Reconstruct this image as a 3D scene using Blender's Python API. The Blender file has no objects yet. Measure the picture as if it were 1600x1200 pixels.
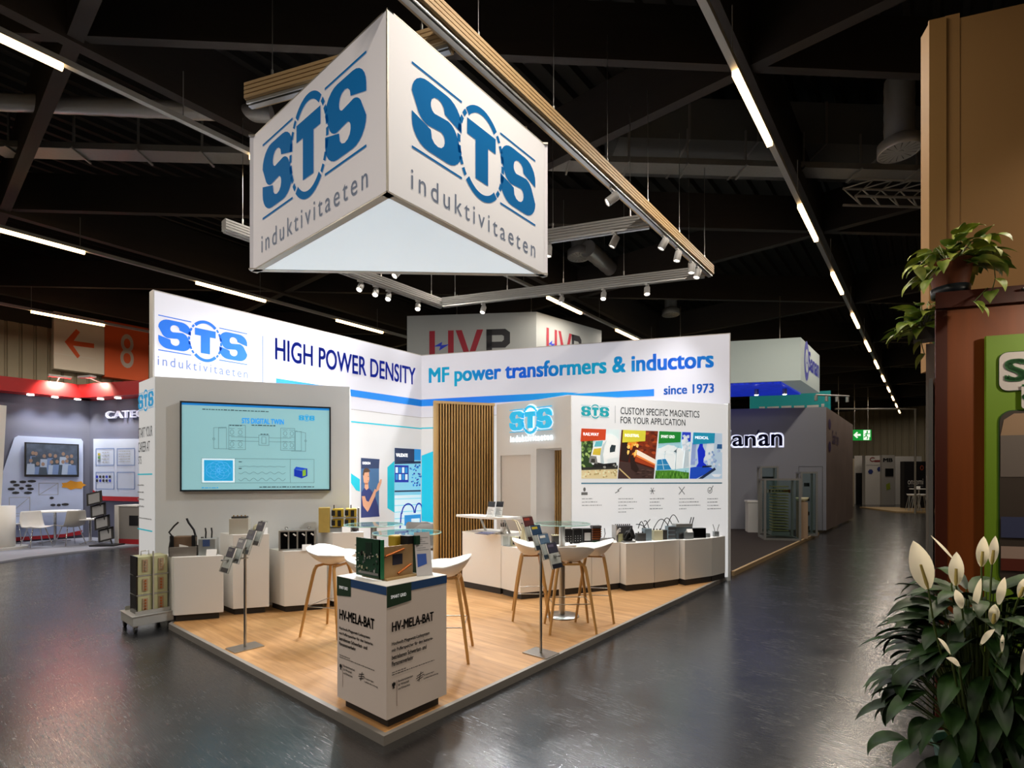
import bpy, bmesh, math, random
from mathutils import Vector, Matrix
PI = math.pi
rnd = random.Random(7)
C = bpy.context.scene.collection
sc = bpy.context.scene

# ------------------------------------------------------------------ camera, world, exposure, large lights
# world axes: x runs along the front edge of the stand, y along the aisle
CAM = (2.541, -1.870, 1.6); FPX = 796.0; HOR = 750.0
RT = (.7714, .6366); FW = (-.6366, .7714)
cd = bpy.data.cameras.new('camera'); cam = bpy.data.objects.new('camera', cd); C.objects.link(cam)
cam.location = CAM; cam.rotation_euler = (PI/2, 0, math.atan2(.6366, .7714))
cd.sensor_width = 36; cd.sensor_fit = 'HORIZONTAL'; cd.lens = FPX/1600*36
cd.shift_y = 150/1600; cd.clip_start = .02; cd.clip_end = 200
sc.camera = cam
w = bpy.data.worlds.new('hall_air'); sc.world = w; w.use_nodes = True
w.node_tree.nodes['Background'].inputs[0].default_value = (.9, .85, .8, 1)
w.node_tree.nodes['Background'].inputs[1].default_value = .006
sc.view_settings.view_transform = 'Standard'; sc.view_settings.look = 'None'
sc.cycles.transparent_max_bounces = 24
sc.view_settings.exposure = 0.0; sc.view_settings.gamma = 1; sc.view_settings.use_curve_mapping = False
SPOT_W = 150          # watts of one stand spotlight
STRIP_W = 74         # watts of one hall tube lamp
TUBE = 9.0          # brightness of the hall's tube lamps
BOX = .38            # brightness of a backlit fabric

# ------------------------------------------------------------------ materials
def lin(h):
    h = h.lstrip('#'); r = []
    for i in (0, 2, 4):
        c = int(h[i:i+2], 16)/255
        r.append(c/12.92 if c <= .04045 else ((c+.055)/1.055)**2.4)
    return (*r, 1)
MATS = {}
def mat(name, col, rough=.5, metal=0, emit=0, var=.0, scale=20, bump=0, spec=.5, alpha=1, trans=0, ior=1.45, stretch=None):
    if name in MATS: return MATS[name]
    m = bpy.data.materials.new(name); m.use_nodes = True; MATS[name] = m
    nt = m.node_tree; b = nt.nodes['Principled BSDF']; c = lin(col)
    b.inputs['Base Color'].default_value = c; b.inputs['Roughness'].default_value = rough
    b.inputs['Metallic'].default_value = metal; b.inputs['Specular IOR Level'].default_value = spec
    b.inputs['IOR'].default_value = ior
    if emit:
        b.inputs['Emission Color'].default_value = c; b.inputs['Emission Strength'].default_value = emit
    if trans: b.inputs['Transmission Weight'].default_value = trans
    if alpha < 1: b.inputs['Alpha'].default_value = alpha
    if var or bump:
        tc = nt.nodes.new('ShaderNodeTexCoord'); n = nt.nodes.new('ShaderNodeTexNoise')
        n.inputs['Scale'].default_value = scale; n.inputs['Detail'].default_value = 5
        src = tc.outputs['Object']
        if stretch:
            mp = nt.nodes.new('ShaderNodeMapping'); mp.inputs['Scale'].default_value = stretch
            nt.links.new(src, mp.inputs[0]); src = mp.outputs[0]
        nt.links.new(src, n.inputs['Vector'])
        if var:
            mx = nt.nodes.new('ShaderNodeMix'); mx.data_type = 'RGBA'
            nt.links.new(n.outputs['Fac'], mx.inputs['Factor'])
            mx.inputs['A'].default_value = tuple(x*(1-var) for x in c[:3])+(1,)
            mx.inputs['B'].default_value = tuple(min(1, x*(1+var)) for x in c[:3])+(1,)
            nt.links.new(mx.outputs['Result'], b.inputs['Base Color'])
            if emit: nt.links.new(mx.outputs['Result'], b.inputs['Emission Color'])
        if bump:
            bp = nt.nodes.new('ShaderNodeBump'); bp.inputs['Strength'].default_value = bump; bp.inputs['Distance'].default_value = .01
            nt.links.new(n.outputs['Fac'], bp.inputs['Height']); nt.links.new(bp.outputs[0], b.inputs['Normal'])
    return m
def mat_glass(name, col='#e8f4f2', op=.12, rough=.02):
    m = bpy.data.materials.new(name); m.use_nodes = True; MATS[name] = m
    nt = m.node_tree; out = nt.nodes['Material Output']; nt.nodes.remove(nt.nodes['Principled BSDF'])
    t = nt.nodes.new('ShaderNodeBsdfTransparent'); g = nt.nodes.new('ShaderNodeBsdfGlossy'); x = nt.nodes.new('ShaderNodeMixShader')
    t.inputs[0].default_value = lin(col); g.inputs['Roughness'].default_value = rough
    lw = nt.nodes.new('ShaderNodeLayerWeight'); lw.inputs[0].default_value = .5; pw = nt.nodes.new('ShaderNodeMath'); pw.operation = 'POWER'; pw.inputs[1].default_value = 4
    nt.links.new(lw.outputs['Facing'], pw.inputs[0]); f = nt.nodes.new('ShaderNodeMath'); f.operation = 'MULTIPLY'; f.inputs[1].default_value = .6; nt.links.new(pw.outputs[0], f.inputs[0])
    a = nt.nodes.new('ShaderNodeMath'); a.operation = 'ADD'; a.inputs[1].default_value = op; a.use_clamp = True
    nt.links.new(f.outputs[0], a.inputs[0]); nt.links.new(a.outputs[0], x.inputs[0])
    nt.links.new(t.outputs[0], x.inputs[1]); nt.links.new(g.outputs[0], x.inputs[2]); nt.links.new(x.outputs[0], out.inputs[0])
    return m
def mat_planks(name, c1, c2, c3):
    m = bpy.data.materials.new(name); m.use_nodes = True; MATS[name] = m
    nt = m.node_tree; b = nt.nodes['Principled BSDF']; L = nt.links.new
    tc = nt.nodes.new('ShaderNodeTexCoord'); br = nt.nodes.new('ShaderNodeTexBrick')
    br.inputs['Scale'].default_value = 1; br.inputs['Brick Width'].default_value = 1.3; br.inputs['Row Height'].default_value = .19
    br.inputs['Mortar Size'].default_value = .0012; br.inputs['Color1'].default_value = lin(c1); br.inputs['Color2'].default_value = lin(c2); br.inputs['Mortar'].default_value = lin(c3)
    mp = nt.nodes.new('ShaderNodeMapping'); mp.inputs['Rotation'].default_value = (0, 0, 0)
    L(tc.outputs['Object'], mp.inputs[0]); L(mp.outputs[0], br.inputs['Vector'])
    m2 = nt.nodes.new('ShaderNodeMapping'); m2.inputs['Scale'].default_value = (1.2, 14, 1)
    L(tc.outputs['Object'], m2.inputs[0]); n = nt.nodes.new('ShaderNodeTexNoise'); n.inputs['Scale'].default_value = 1.6; n.inputs['Detail'].default_value = 6
    n.inputs['Distortion'].default_value = .6
    L(m2.outputs[0], n.inputs['Vector'])
    rp = nt.nodes.new('ShaderNodeValToRGB'); rp.color_ramp.elements[0].color = (.74, .68, .6, 1); rp.color_ramp.elements[1].color = (1.08, 1.08, 1.08, 1)
    rp.color_ramp.elements[0].position = .3; rp.color_ramp.elements[1].position = .65
    L(n.outputs['Fac'], rp.inputs[0])
    mx = nt.nodes.new('ShaderNodeMix'); mx.data_type = 'RGBA'; mx.blend_type = 'MULTIPLY'; mx.inputs['Factor'].default_value = 1
    L(br.outputs['Color'], mx.inputs['A']); L(rp.outputs[0], mx.inputs['B']); L(mx.outputs['Result'], b.inputs['Base Color'])
    b.inputs['Roughness'].default_value = .5
    return m
def mat_floor():
    m = bpy.data.materials.new('dark_poured_floor'); m.use_nodes = True; MATS['floor'] = m
    nt = m.node_tree; b = nt.nodes['Principled BSDF']; L = nt.links.new
    tc = nt.nodes.new('ShaderNodeTexCoord')
    n1 = nt.nodes.new('ShaderNodeTexNoise'); n1.inputs['Scale'].default_value = 1.3; n1.inputs['Detail'].default_value = 8; n1.inputs['Roughness'].default_value = .65
    L(tc.outputs['Object'], n1.inputs['Vector'])
    r1 = nt.nodes.new('ShaderNodeValToRGB'); r1.color_ramp.elements[0].color = lin('#161719'); r1.color_ramp.elements[1].color = lin('#222326')
    r1.color_ramp.elements[0].position = .35; r1.color_ramp.elements[1].position = .7
    L(n1.outputs['Fac'], r1.inputs[0]); L(r1.outputs[0], b.inputs['Base Color'])
    r2 = nt.nodes.new('ShaderNodeMapRange'); r2.inputs['To Min'].default_value = .13; r2.inputs['To Max'].default_value = .25
    n4 = nt.nodes.new('ShaderNodeTexNoise'); n4.inputs['Scale'].default_value = 2.2; n4.inputs['Detail'].default_value = 12; n4.inputs['Roughness'].default_value = .72; n4.inputs['Distortion'].default_value = .8
    L(tc.outputs['Object'], n4.inputs['Vector']); L(n4.outputs['Fac'], r2.inputs['Value']); r2.inputs['From Min'].default_value = .3; r2.inputs['From Max'].default_value = .7; L(r2.outputs[0], b.inputs['Roughness'])
    # trowel marks and scuffs: stretched noise in two directions
    add = None
    for i, (rz, sx, sy, s) in enumerate(((.5, 3, 44, 2.6), (-.7, 2.6, 50, 3.0), (1.4, 2.4, 42, 3.5))):
        mp = nt.nodes.new('ShaderNodeMapping'); mp.inputs['Rotation'].default_value = (0, 0, rz); mp.inputs['Scale'].default_value = (sx, sy, 1)
        n = nt.nodes.new('ShaderNodeTexNoise'); n.inputs['Scale'].default_value = s; n.inputs['Detail'].default_value = 4; n.inputs['Distortion'].default_value = 1.2
        L(tc.outputs['Object'], mp.inputs[0]); L(mp.outputs[0], n.inputs['Vector'])
        if add is None: add = n.outputs['Fac']
        else:
            a = nt.nodes.new('ShaderNodeMath'); a.operation = 'ADD'; L(add, a.inputs[0]); L(n.outputs['Fac'], a.inputs[1]); add = a.outputs[0]
    bp = nt.nodes.new('ShaderNodeBump'); bp.inputs['Strength'].default_value = .07; bp.inputs['Distance'].default_value = .008
    L(add, bp.inputs['Height']); L(bp.outputs[0], b.inputs['Normal'])
    m1 = nt.nodes.new('ShaderNodeMapRange'); m1.inputs['From Min'].default_value = 1.25; m1.inputs['From Max'].default_value = 1.8; m1.inputs['To Min'].default_value = -.05; m1.inputs['To Max'].default_value = .09
    L(add, m1.inputs['Value']); a2 = nt.nodes.new('ShaderNodeMath'); a2.operation = 'ADD'; L(r2.outputs[0], a2.inputs[0]); L(m1.outputs[0], a2.inputs[1]); L(a2.outputs[0], b.inputs['Roughness'])
    b.inputs['IOR'].default_value = 1.85
    return m

WHITE = mat('white_laminate', '#e9e8e4', .45)
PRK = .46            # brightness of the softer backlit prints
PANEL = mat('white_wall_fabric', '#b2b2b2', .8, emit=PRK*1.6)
BOXM = mat('backlit_fabric', '#b4b4bc', .7, emit=BOX*1.75, var=.02, scale=1.1)
WOODL = mat_planks('oak_planks', '#b68c5c', '#aa7f4d', '#805f3d')
SLATW = mat('oak_slats', '#a8814a', .5, var=.25, scale=6, stretch=(1, 1, .15))
OAK = mat('oak_legs', '#b98d52', .45, var=.18, scale=10, stretch=(1, 1, .1))
STEEL = mat('brushed_steel', '#b4b4b2', .3, 1)
CHROME = mat('chrome', '#d8d8d8', .12, 1)
ALU = mat('aluminium', '#b9bbba', .4, .7)
ALUD = mat('dull_aluminium', '#8c8d8c', .5, .5, var=.1)
BLACK = mat('black_plastic', '#141416', .45)
BLACKG = mat('black_gloss', '#08080a', .12)
DGREY = mat('dark_grey', '#3a3836', .6)
GREY = mat('mid_grey', '#7c7c7c', .55)
LGREY = mat('light_grey', '#bfc0c0', .55)
PAPER = mat('white_paper', '#f2f2f0', .7)
INK = mat('dark_ink', '#2b2c30', .8)
INKL = mat('pale_ink', '#9a9ca0', .8)
TEAL = mat('teal_print', '#1aa8bb', .7, emit=PRK)
NAVY = mat('navy_print', '#2b3a5c', .7, emit=PRK*.6)
COPPER = mat('copper', '#b06a3c', .35, .9)
CREAM = mat('cream_resin', '#c9c4a4', .55)
OLIVE = mat('olive_resin', '#b4b58c', .5)
YEL = mat('yellow_tape', '#b59a2a', .5)
PCB = mat('green_circuit_board', '#123c28', .45, var=.35, scale=60)
GLASS = mat_glass('clear_glass', op=.07)
ACRYL = mat_glass('clear_acrylic', '#f4f6f6', .05)
LED = mat('led_lens', '#fff6e6', .3, emit=14)

# ------------------------------------------------------------------ mesh helpers
class MB:
    """collects shapes; build() links them as one mesh object"""
    def __init__(s): s.v = []; s.f = []; s.mi = []; s.sm = []; s.mats = []
    def idx(s, m):
        if m is None: return 0
        if m not in s.mats: s.mats.append(m)
        return s.mats.index(m)
    def add(s, vs, fs, m=None, smooth=False, M=None):
        o = len(s.v); k = s.idx(m)
        for p in vs:
            p = Vector(p) if len(p) == 3 else Vector((p[0], p[1], 0))
            s.v.append(tuple(M @ p) if M is not None else tuple(p))
        for f in fs: s.f.append([o+i for i in f]); s.mi.append(k); s.sm.append(smooth)
        return s
    def box(s, x0, x1, y0, y1, z0, z1, m=None, M=None):
        v = [(x0,y0,z0),(x1,y0,z0),(x1,y1,z0),(x0,y1,z0),(x0,y0,z1),(x1,y0,z1),(x1,y1,z1),(x0,y1,z1)]
        return s.add(v, [(0,3,2,1),(4,5,6,7),(0,1,5,4),(1,2,6,5),(2,3,7,6),(3,0,4,7)], m, M=M)
    def cbox(s, c, sx, sy, sz, m=None, M=None):
        return s.box(c[0]-sx/2, c[0]+sx/2, c[1]-sy/2, c[1]+sy/2, c[2]-sz/2, c[2]+sz/2, m, M)
    def prism(s, poly, z0, z1, m=None, M=None):
        a = sum(poly[i][0]*poly[(i+1) % len(poly)][1]-poly[(i+1) % len(poly)][0]*poly[i][1] for i in range(len(poly)))
        if a < 0: poly = poly[::-1]
        n = len(poly); v = [(p[0], p[1], z0) for p in poly]+[(p[0], p[1], z1) for p in poly]
        f = [list(range(n))[::-1], list(range(n, 2*n))]+[(i, (i+1) % n, n+(i+1) % n, n+i) for i in range(n)]
        return s.add(v, f, m, M=M)
    def face(s, pts, m=None, M=None): return s.add(pts, [list(range(len(pts)))], m, M=M)
    def tube(s, pts, r, m=None, n=10, caps=True, M=None, flat=1):
        """round bar through points; r a number or a list"""
        pts = [Vector(p) for p in pts]; rs = r if isinstance(r, (list, tuple)) else [r]*len(pts)
        v = []; up = None
        for i, p in enumerate(pts):
            t = (pts[min(i+1, len(pts)-1)]-pts[max(i-1, 0)]).normalized()
            if up is None:
                up = Vector((0, 0, 1)) if abs(t.z) < .9 else Vector((1, 0, 0))
            a = t.cross(up)
            if a.length < 1e-5: a = t.orthogonal()
            a.normalize(); b = a.cross(t).normalized(); up = b
            for k in range(n):
                an = 2*PI*k/n; v.append(p+a*math.cos(an)*rs[i]+b*math.sin(an)*rs[i]*flat)
        f = []
        for i in range(len(pts)-1):
            for k in range(n):
                f.append((i*n+k, i*n+(k+1) % n, (i+1)*n+(k+1) % n, (i+1)*n+k))
        s.add(v, [q[::-1] for q in f], m, True, M)
        if caps:
            s.add(v[:n], [list(range(n))], m, M=M); s.add(v[-n:], [list(range(n))[::-1]], m, M=M)
        return s
    def lathe(s, prof, m=None, n=24, c=(0,0,0), M=None, smooth=True):
        v = []; f = []
        for r, z in prof:
            for k in range(n):
                a = 2*PI*k/n; v.append((c[0]+r*math.cos(a), c[1]+r*math.sin(a), c[2]+z))
        for i in range(len(prof)-1):
            for k in range(n): f.append((i*n+k, i*n+(k+1) % n, (i+1)*n+(k+1) % n, (i+1)*n+k))
        return s.add(v, f, m, smooth, M)
    def cyl(s, c, r, z0, z1, m=None, n=24, M=None):
        s.lathe([(r, z0), (r, z1)], m, n, c, M)
        for z, fl in ((z0, 1), (z1, 0)):
            ring = [(c[0]+r*math.cos(2*PI*k/n), c[1]+r*math.sin(2*PI*k/n), c[2]+z) for k in range(n)]
            s.face(ring[::-1] if fl else ring, m, M)
        return s
    def torus(s, c, R, r, m=None, n=24, k=8, M=None, a0=0, a1=2*PI):
        pts = [(c[0]+R*math.cos(a0+(a1-a0)*i/n), c[1]+R*math.sin(a0+(a1-a0)*i/n), c[2]) for i in range(n+1)]
        return s.tube(pts, r, m, k, M=M)
    def build(s, name, m=None, parent=None, loc=None, bevel=0, rotz=0):
        me = bpy.data.meshes.new(name); me.from_pydata(s.v, [], s.f)
        mats = s.mats or [m]
        if m is not None and s.mats and m not in mats: pass
        for q in mats: me.materials.append(q)
        if not s.mats and m is None: me.materials[0] = WHITE
        me.polygons.foreach_set('material_index', s.mi); me.polygons.foreach_set('use_smooth', s.sm); me.update()
        o = bpy.data.objects.new(name, me); C.objects.link(o)
        if parent: o.parent = parent
        if loc: o.location = loc
        if rotz: o.rotation_euler.z = rotz
        if bevel:
            b = o.modifiers.new('bevel', 'BEVEL'); b.width = bevel; b.segments = 2; b.limit_method = 'ANGLE'; b.angle_limit = .6
        return o
def tag(o, label=None, cat=None, group=None, kind=None):
    if label: o['label'] = label
    if cat: o['category'] = cat
    if group: o['group'] = group
    if kind: o['kind'] = kind
    return o
def thing(name, label, cat, loc=(0,0,0), rotz=0, group=None):
    o = bpy.data.objects.new(name, None); C.objects.link(o); o.empty_display_size = .1
    o.location = loc; o.rotation_euler = (0, 0, rotz)
    return tag(o, label, cat, group)
def copy_tree(o, parent=None):
    c = o.copy(); C.objects.link(c)
    if parent: c.parent = parent
    for ch in list(o.children): copy_tree(ch, c)
    return c
def struct(o): o['kind'] = 'structure'; return o

# picture point -> place in the hall
def ray(px, py):
    a = (px-800)/FPX
    return Vector((a*RT[0]+FW[0], a*RT[1]+FW[1], -(py-HOR)/FPX))
def atd(px, d):
    """ground position seen in direction px at distance d along the view"""
    r = ray(px, HOR); return (CAM[0]+r.x*d, CAM[1]+r.y*d)
def gp(px, py, z=.06):
    r = ray(px, py); d = (z-1.6)/r.z; return (CAM[0]+r.x*d, CAM[1]+r.y*d)
def zat(py, d): return 1.6-(py-HOR)/FPX*d

# ------------------------------------------------------------------ flat graphics
_tc = {}
def glyphs(s, bold=0, spacing=1):
    k = (s, bold, spacing)
    if k not in _tc:
        cu = bpy.data.curves.new('t', 'FONT'); cu.body = s; cu.size = 1; cu.offset = bold; cu.space_character = spacing
        cu.resolution_u = 4
        ob = bpy.data.objects.new('t', cu); C.objects.link(ob); dg = bpy.context.evaluated_depsgraph_get(); dg.update()
        me = bpy.data.meshes.new_from_object(ob.evaluated_get(dg))
        vs = [tuple(v.co[:2]) for v in me.vertices]; fs = [tuple(p.vertices) for p in me.polygons]
        bpy.data.objects.remove(ob); bpy.data.curves.remove(cu); bpy.data.meshes.remove(me)
        _tc[k] = (vs, fs)
    return _tc[k]
class G2(MB):
    """flat print on a wall: x to the right, z up, y towards the wall (minus y to the viewer)"""
    y = -.004
    def poly(s, pts, m=None, dy=0): return s.add([(p[0], s.y-dy, p[1]) for p in pts], [list(range(len(pts)))], m)
    def rect(s, x0, x1, z0, z1, m=None, dy=0): return s.poly([(x0,z0),(x1,z0),(x1,z1),(x0,z1)], m, dy)
    def line(s, pts, t, m=None, dy=0):
        for a, b in zip(pts, pts[1:]):
            d = Vector((b[0]-a[0], b[1]-a[1])); 
            if d.length < 1e-6: continue
            d.normalize(); n = Vector((-d.y, d.x))*t/2; e = d*t*.3
            s.poly([(a[0]-e.x-n.x, a[1]-e.y-n.y), (b[0]+e.x-n.x, b[1]+e.y-n.y), (b[0]+e.x+n.x, b[1]+e.y+n.y), (a[0]-e.x+n.x, a[1]-e.y+n.y)], m, dy)
        return s
    def disc(s, cx, cz, rx, rz, m=None, dy=0, n=20, a0=0, a1=2*PI): 
        return s.poly([(cx+rx*math.cos(a0+(a1-a0)*k/n), cz+rz*math.sin(a0+(a1-a0)*k/n)) for k in range(n)], m, dy)
    def ring(s, cx, cz, rx, rz, t0, m=None, dy=0, a0=0, a1=2*PI, n=28, t1=None):
        for k in range(n):
            a, b = a0+(a1-a0)*k/n, a0+(a1-a0)*(k+1)/n
            ta = t0 if t1 is None else t1+(t0-t1)*abs(math.sin(a)); tb = t0 if t1 is None else t1+(t0-t1)*abs(math.sin(b))
            s.poly([(cx+rx*math.cos(a), cz+rz*math.sin(a)), (cx+rx*math.cos(b), cz+rz*math.sin(b)),
                    (cx+(rx-tb)*math.cos(b), cz+(rz-tb)*math.sin(b)), (cx+(rx-ta)*math.cos(a), cz+(rz-ta)*math.sin(a))], m, dy)
        return s
    def text(s, t, x0, x1, z0, z1, m=None, bold=0, spacing=1, dy=0, shear=0):
        vs, fs = glyphs(t, 0, spacing)
        xs = [v[0] for v in vs]; zs = [v[1] for v in vs]; ax, bx, az, bz = min(xs), max(xs), min(zs), max(zs)
        f = lambda v: (x0+(v[0]-ax)/(bx-ax)*(x1-x0), s.y-dy, z0+(v[1]-az)/(bz-az)*(z1-z0))
        k = bold*1.6*(x1-x0)/(bx-ax); kz = bold*.9*(z1-z0)/(bz-az)
        for ox, oz in (((0, 0),) if not bold else ((-k, -kz), (-k, kz), (k, -kz), (k, kz), (-k/3, kz), (k/3, -kz))):
            s.add([(f(v)[0]+ox, f(v)[1], f(v)[2]+oz) for v in vs], fs, m)
        return s
    def lines(s, x0, z, widths, h, gap, m, dy=0, dash=True):
        """lines of tiny unreadable print: rows of short strokes"""
        r = random.Random(int(abs(x0*977)+abs(z*331)+len(widths)))
        for w_ in widths:
            x = x0
            while x < x0+w_:
                l = min(h*r.uniform(1.2, 4), x0+w_-x)
                s.rect(x, x+l, z, z+h*r.uniform(.7, 1), m, dy); x += l+h*.7
            z -= gap
        return s
    def solid(s, th):
        """give flat letters thickness th towards the viewer"""
        me = bpy.data.meshes.new('q'); me.from_pydata(s.v, [], s.f); bm = bmesh.new(); bm.from_mesh(me)
        bmesh.ops.remove_doubles(bm, verts=bm.verts, dist=1e-6)
        r = bmesh.ops.extrude_face_region(bm, geom=bm.faces[:])
        bmesh.ops.translate(bm, verts=[e for e in r['geom'] if isinstance(e, bmesh.types.BMVert)], vec=(0, -th, 0))
        bm.verts.index_update(); s.v = [tuple(v.co) for v in bm.verts]; s.f = [[v.index for v in f.verts] for f in bm.faces]
        s.mi = [0]*len(s.f); s.sm = [False]*len(s.f); bm.free(); bpy.data.meshes.remove(me); return s

def s_shape(x, z, w_, h, g, m, dy=0):
    """blocky S with rounded outer corners and vertical cut ends"""
    t = .29*h; tv = .36*w_; r = .30*h; ri = .09*h; N = 6
    hm = h/2
    def arc(cx, cz, r_, a0, a1, sx=1): return [(cx+r_*sx*math.cos(math.radians(a0+(a1-a0)*k/N)), cz+r_*math.sin(math.radians(a0+(a1-a0)*k/N))) for k in range(N+1)]
    q = []
    q += [(w_, h*.60)]                                            # end of the upper stroke, slanting cut
    q += arc(w_-r, h-r, r, 0, 90)
    q += arc(r, h-r, r, 90, 180)
    q += arc(r, hm+.02*h+.06*h, r*.72, 200, 265)
    q += arc(w_-tv-ri, hm-.10*h-ri*1.0, ri, 80, 0)
    q += arc(w_-tv-ri, t*.86, ri, 0, -90)[0:0] + [(w_-tv, t*.95)]
    q += arc(w_*.5, t*.98, w_*.5-tv, 0, -180)[1:-1]
    q += [(tv, h*.33), (0, h*.42)]
    q += arc(r, r, r, 180, 270)
    q += arc(w_-r, r, r, 270, 360)
    q += arc(w_-r, hm-.08*h, r*.72, 20, 85)
    q += arc(tv+ri, hm+.10*h+ri*1.0, ri, 260, 180)
    q += [(tv, h-t*.95)]
    q += arc(w_*.5, h-t*.98, w_*.5-tv, 180, 0)[1:-1]
    q += [(w_-tv, h*.70)]
    g.poly([(x+a, z+b) for a, b in q], m, dy)
def logo(parent, x0, x1, z0, z1, m, mthin=None, word=True, name='logo', solid=0, halo=None, simple=False, yoff=-.004, wordname='lettering'):
    """the ringed T between two S: box x0..x1, z0..z1 is the two S; ring and rules reach beyond"""
    mthin = mthin or m; w_ = x1-x0; h = z1-z0
    if halo:
        g = G2(); g.y = -.002-solid
        for k in (0, 1): 
            xx = x0 if k == 0 else x1-.34*w_
            s_shape(xx-.02*w_, z0-.05*h, .34*w_+.04*w_, h*1.10, g, halo)
        g.ring(x0+w_/2, z0+h*.5, .215*w_, .82*h, .055*w_, halo, -.001)
        g.text('T', x0+.385*w_, x1-.385*w_, z0+.0*h, z1, halo, bold=.05, dy=-.001); g.build('logo_halo', halo, parent)
    g = G2(); g.y = yoff-solid
    s_shape(x0, z0, .34*w_, h, g, m); s_shape(x1-.34*w_, z0, .34*w_, h, g, m)
    cx, cz = x0+w_/2, z0+h/2
    # T
    tw = .235*w_; g.poly([(cx-tw/2, cz+.42*h), (cx-tw/2, cz+.17*h), (cx-.052*w_, cz+.17*h), (cx-.052*w_, cz-.44*h), (cx+.052*w_, cz-.44*h), (cx+.052*w_, cz+.17*h), (cx+tw/2, cz+.17*h), (cx+tw/2, cz+.42*h)], m)
    R, Z = .192*w_, .74*h; t = .022*w_
    g.ring(cx, cz, R, Z, t*1.7, m, a0=.85, a1=PI-.85, n=14); g.ring(cx, cz, R, Z, t*1.7, m, a0=PI+.85, a1=2*PI-.85, n=14)
    for sgn in (0, PI):
        for k in range(7):
            a = sgn-.82+k*1.64/7; g.ring(cx, cz, R, Z, t*1.05, m, a0=a+.02, a1=a+1.64/7-.05, n=2)
    for zz in (z1+.07*h, z0-.10*h):
        g.rect(x0, cx-R*.82, zz, zz+.032*h, m); g.rect(cx+R*.82, x1, zz, zz+.032*h, m)
    if solid: g.solid(solid)
    g.build(name, m, parent)
    if word:
        g = G2(); g.y = yoff-solid; g.text('induktivitaeten', x0-.005*w_, x1+.005*w_, z0-.60*h, z0-.28*h, mthin, bold=0 if halo is None else .03, spacing=1.35)
        g.build(wordname, mthin, parent)

class Wall:
    """upright panel thing; p is its left foot, q its right foot as seen from in front"""
    def __init__(s, name, label, cat, p, q, z0=0, group=None):
        s.p, s.q, s.z0 = p, q, z0; s.a = math.atan2(q[1]-p[1], q[0]-p[0]); s.L = math.hypot(q[0]-p[0], q[1]-p[1])
        s.o = thing(name, label, cat, (p[0], p[1], z0), s.a, group)
    def at(s, px, py):
        r = ray(px, py); dx, dy = s.q[0]-s.p[0], s.q[1]-s.p[1]
        t = ((s.p[0]-CAM[0])*dy-(s.p[1]-CAM[1])*dx)/(r.x*dy-r.y*dx)
        X, Y, Z = CAM[0]+r.x*t, CAM[1]+r.y*t, CAM[2]+r.z*t
        return ((X-s.p[0])*dx+(Y-s.p[1])*dy)/s.L, Z-s.z0
    def box(s, px0, px1, py0, py1):
        """picture box (mid heights) -> local x0, x1, z0, z1"""
        a = s.at(px0, (py0+py1)/2); b = s.at(px1, (py0+py1)/2); m_ = (px0+px1)/2
        return a[0], b[0], s.at(m_, py1)[1], s.at(m_, py0)[1]
    def quad(s, pts): return [s.at(*p) for p in pts]
# ------------------------------------------------------------------ the hall
WDIR = math.atan2(2.24, 5.03)            # oblique wall direction shared by the stands (24 degrees)
W2 = (math.cos(WDIR), math.sin(WDIR))
TD = (.531, .8474); TA = math.atan2(TD[1], TD[0])    # direction of the inner walls
FLOOR = mat_floor()
BEAMM = mat('dark_stained_timber', '#25211f', .7, var=.3, scale=5, stretch=(.3, 6, 3))
CEIL = mat('black_ceiling', '#0c0b0b', .9)
CORR = mat('ribbed_hall_cladding', '#8d846e', .7, var=.08, scale=2)
struct(MB().box(-24, 30, -14, 52, -.2, 0).build('floor', FLOOR))
b = MB().box(-24, 30, -14, 52, 8.6, 8.8)
for i in range(150):
    x = -23+i*.34
    b.prism([(x, 8.6), (x+.17, 8.6), (x+.13, 8.5), (x+.04, 8.5)], 0, 62, M=Matrix.Translation((0, 50, 0)) @ Matrix.Rotation(PI/2, 4, 'X'))
struct(b.build('ceiling', mat('dark_ribbed_deck', '#0b0b0b', .7)))
def ribbed(name, x0, y0, x1, y1, z0, z1, pitch=.32):
    L = math.hypot(x1-x0, y1-y0); m = MB(); m.box(0, L, 0, .12, z0, z1)
    n = int(L/pitch)
    for i in range(n):
        m.prism([(i*pitch, 0), (i*pitch+pitch*.86, 0), (i*pitch+pitch*.8, -.05), (i*pitch+pitch*.06, -.05)], z0, z1)
    o = m.build(name, CORR); o.location = (x0, y0, 0); o.rotation_euler.z = math.atan2(y1-y0, x1-x0); return struct(o)
ribbed('wall_left', -18.8, -13.5, -18.8, 42.9, 0, 6.35)
ribbed('wall_far', -18.8, 43, 3.0, 43, 0, 7.2, .42)
struct(MB().box(3.0, 29, 42.6, 43, 0, 7.2).build('wall_back', mat('plain_hall_plaster', '#a39a84', .8)))
struct(MB().box(-19.0, -18.7, -13.5, 42.9, 6.35, 8.6).build('trim_1', mat('dark_upper_wall', '#2a2622', .8)))
struct(MB().box(-18.9, 29, 43.05, 43.3, 7.2, 8.6).build('trim_2', MATS['dark_upper_wall']))
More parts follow.
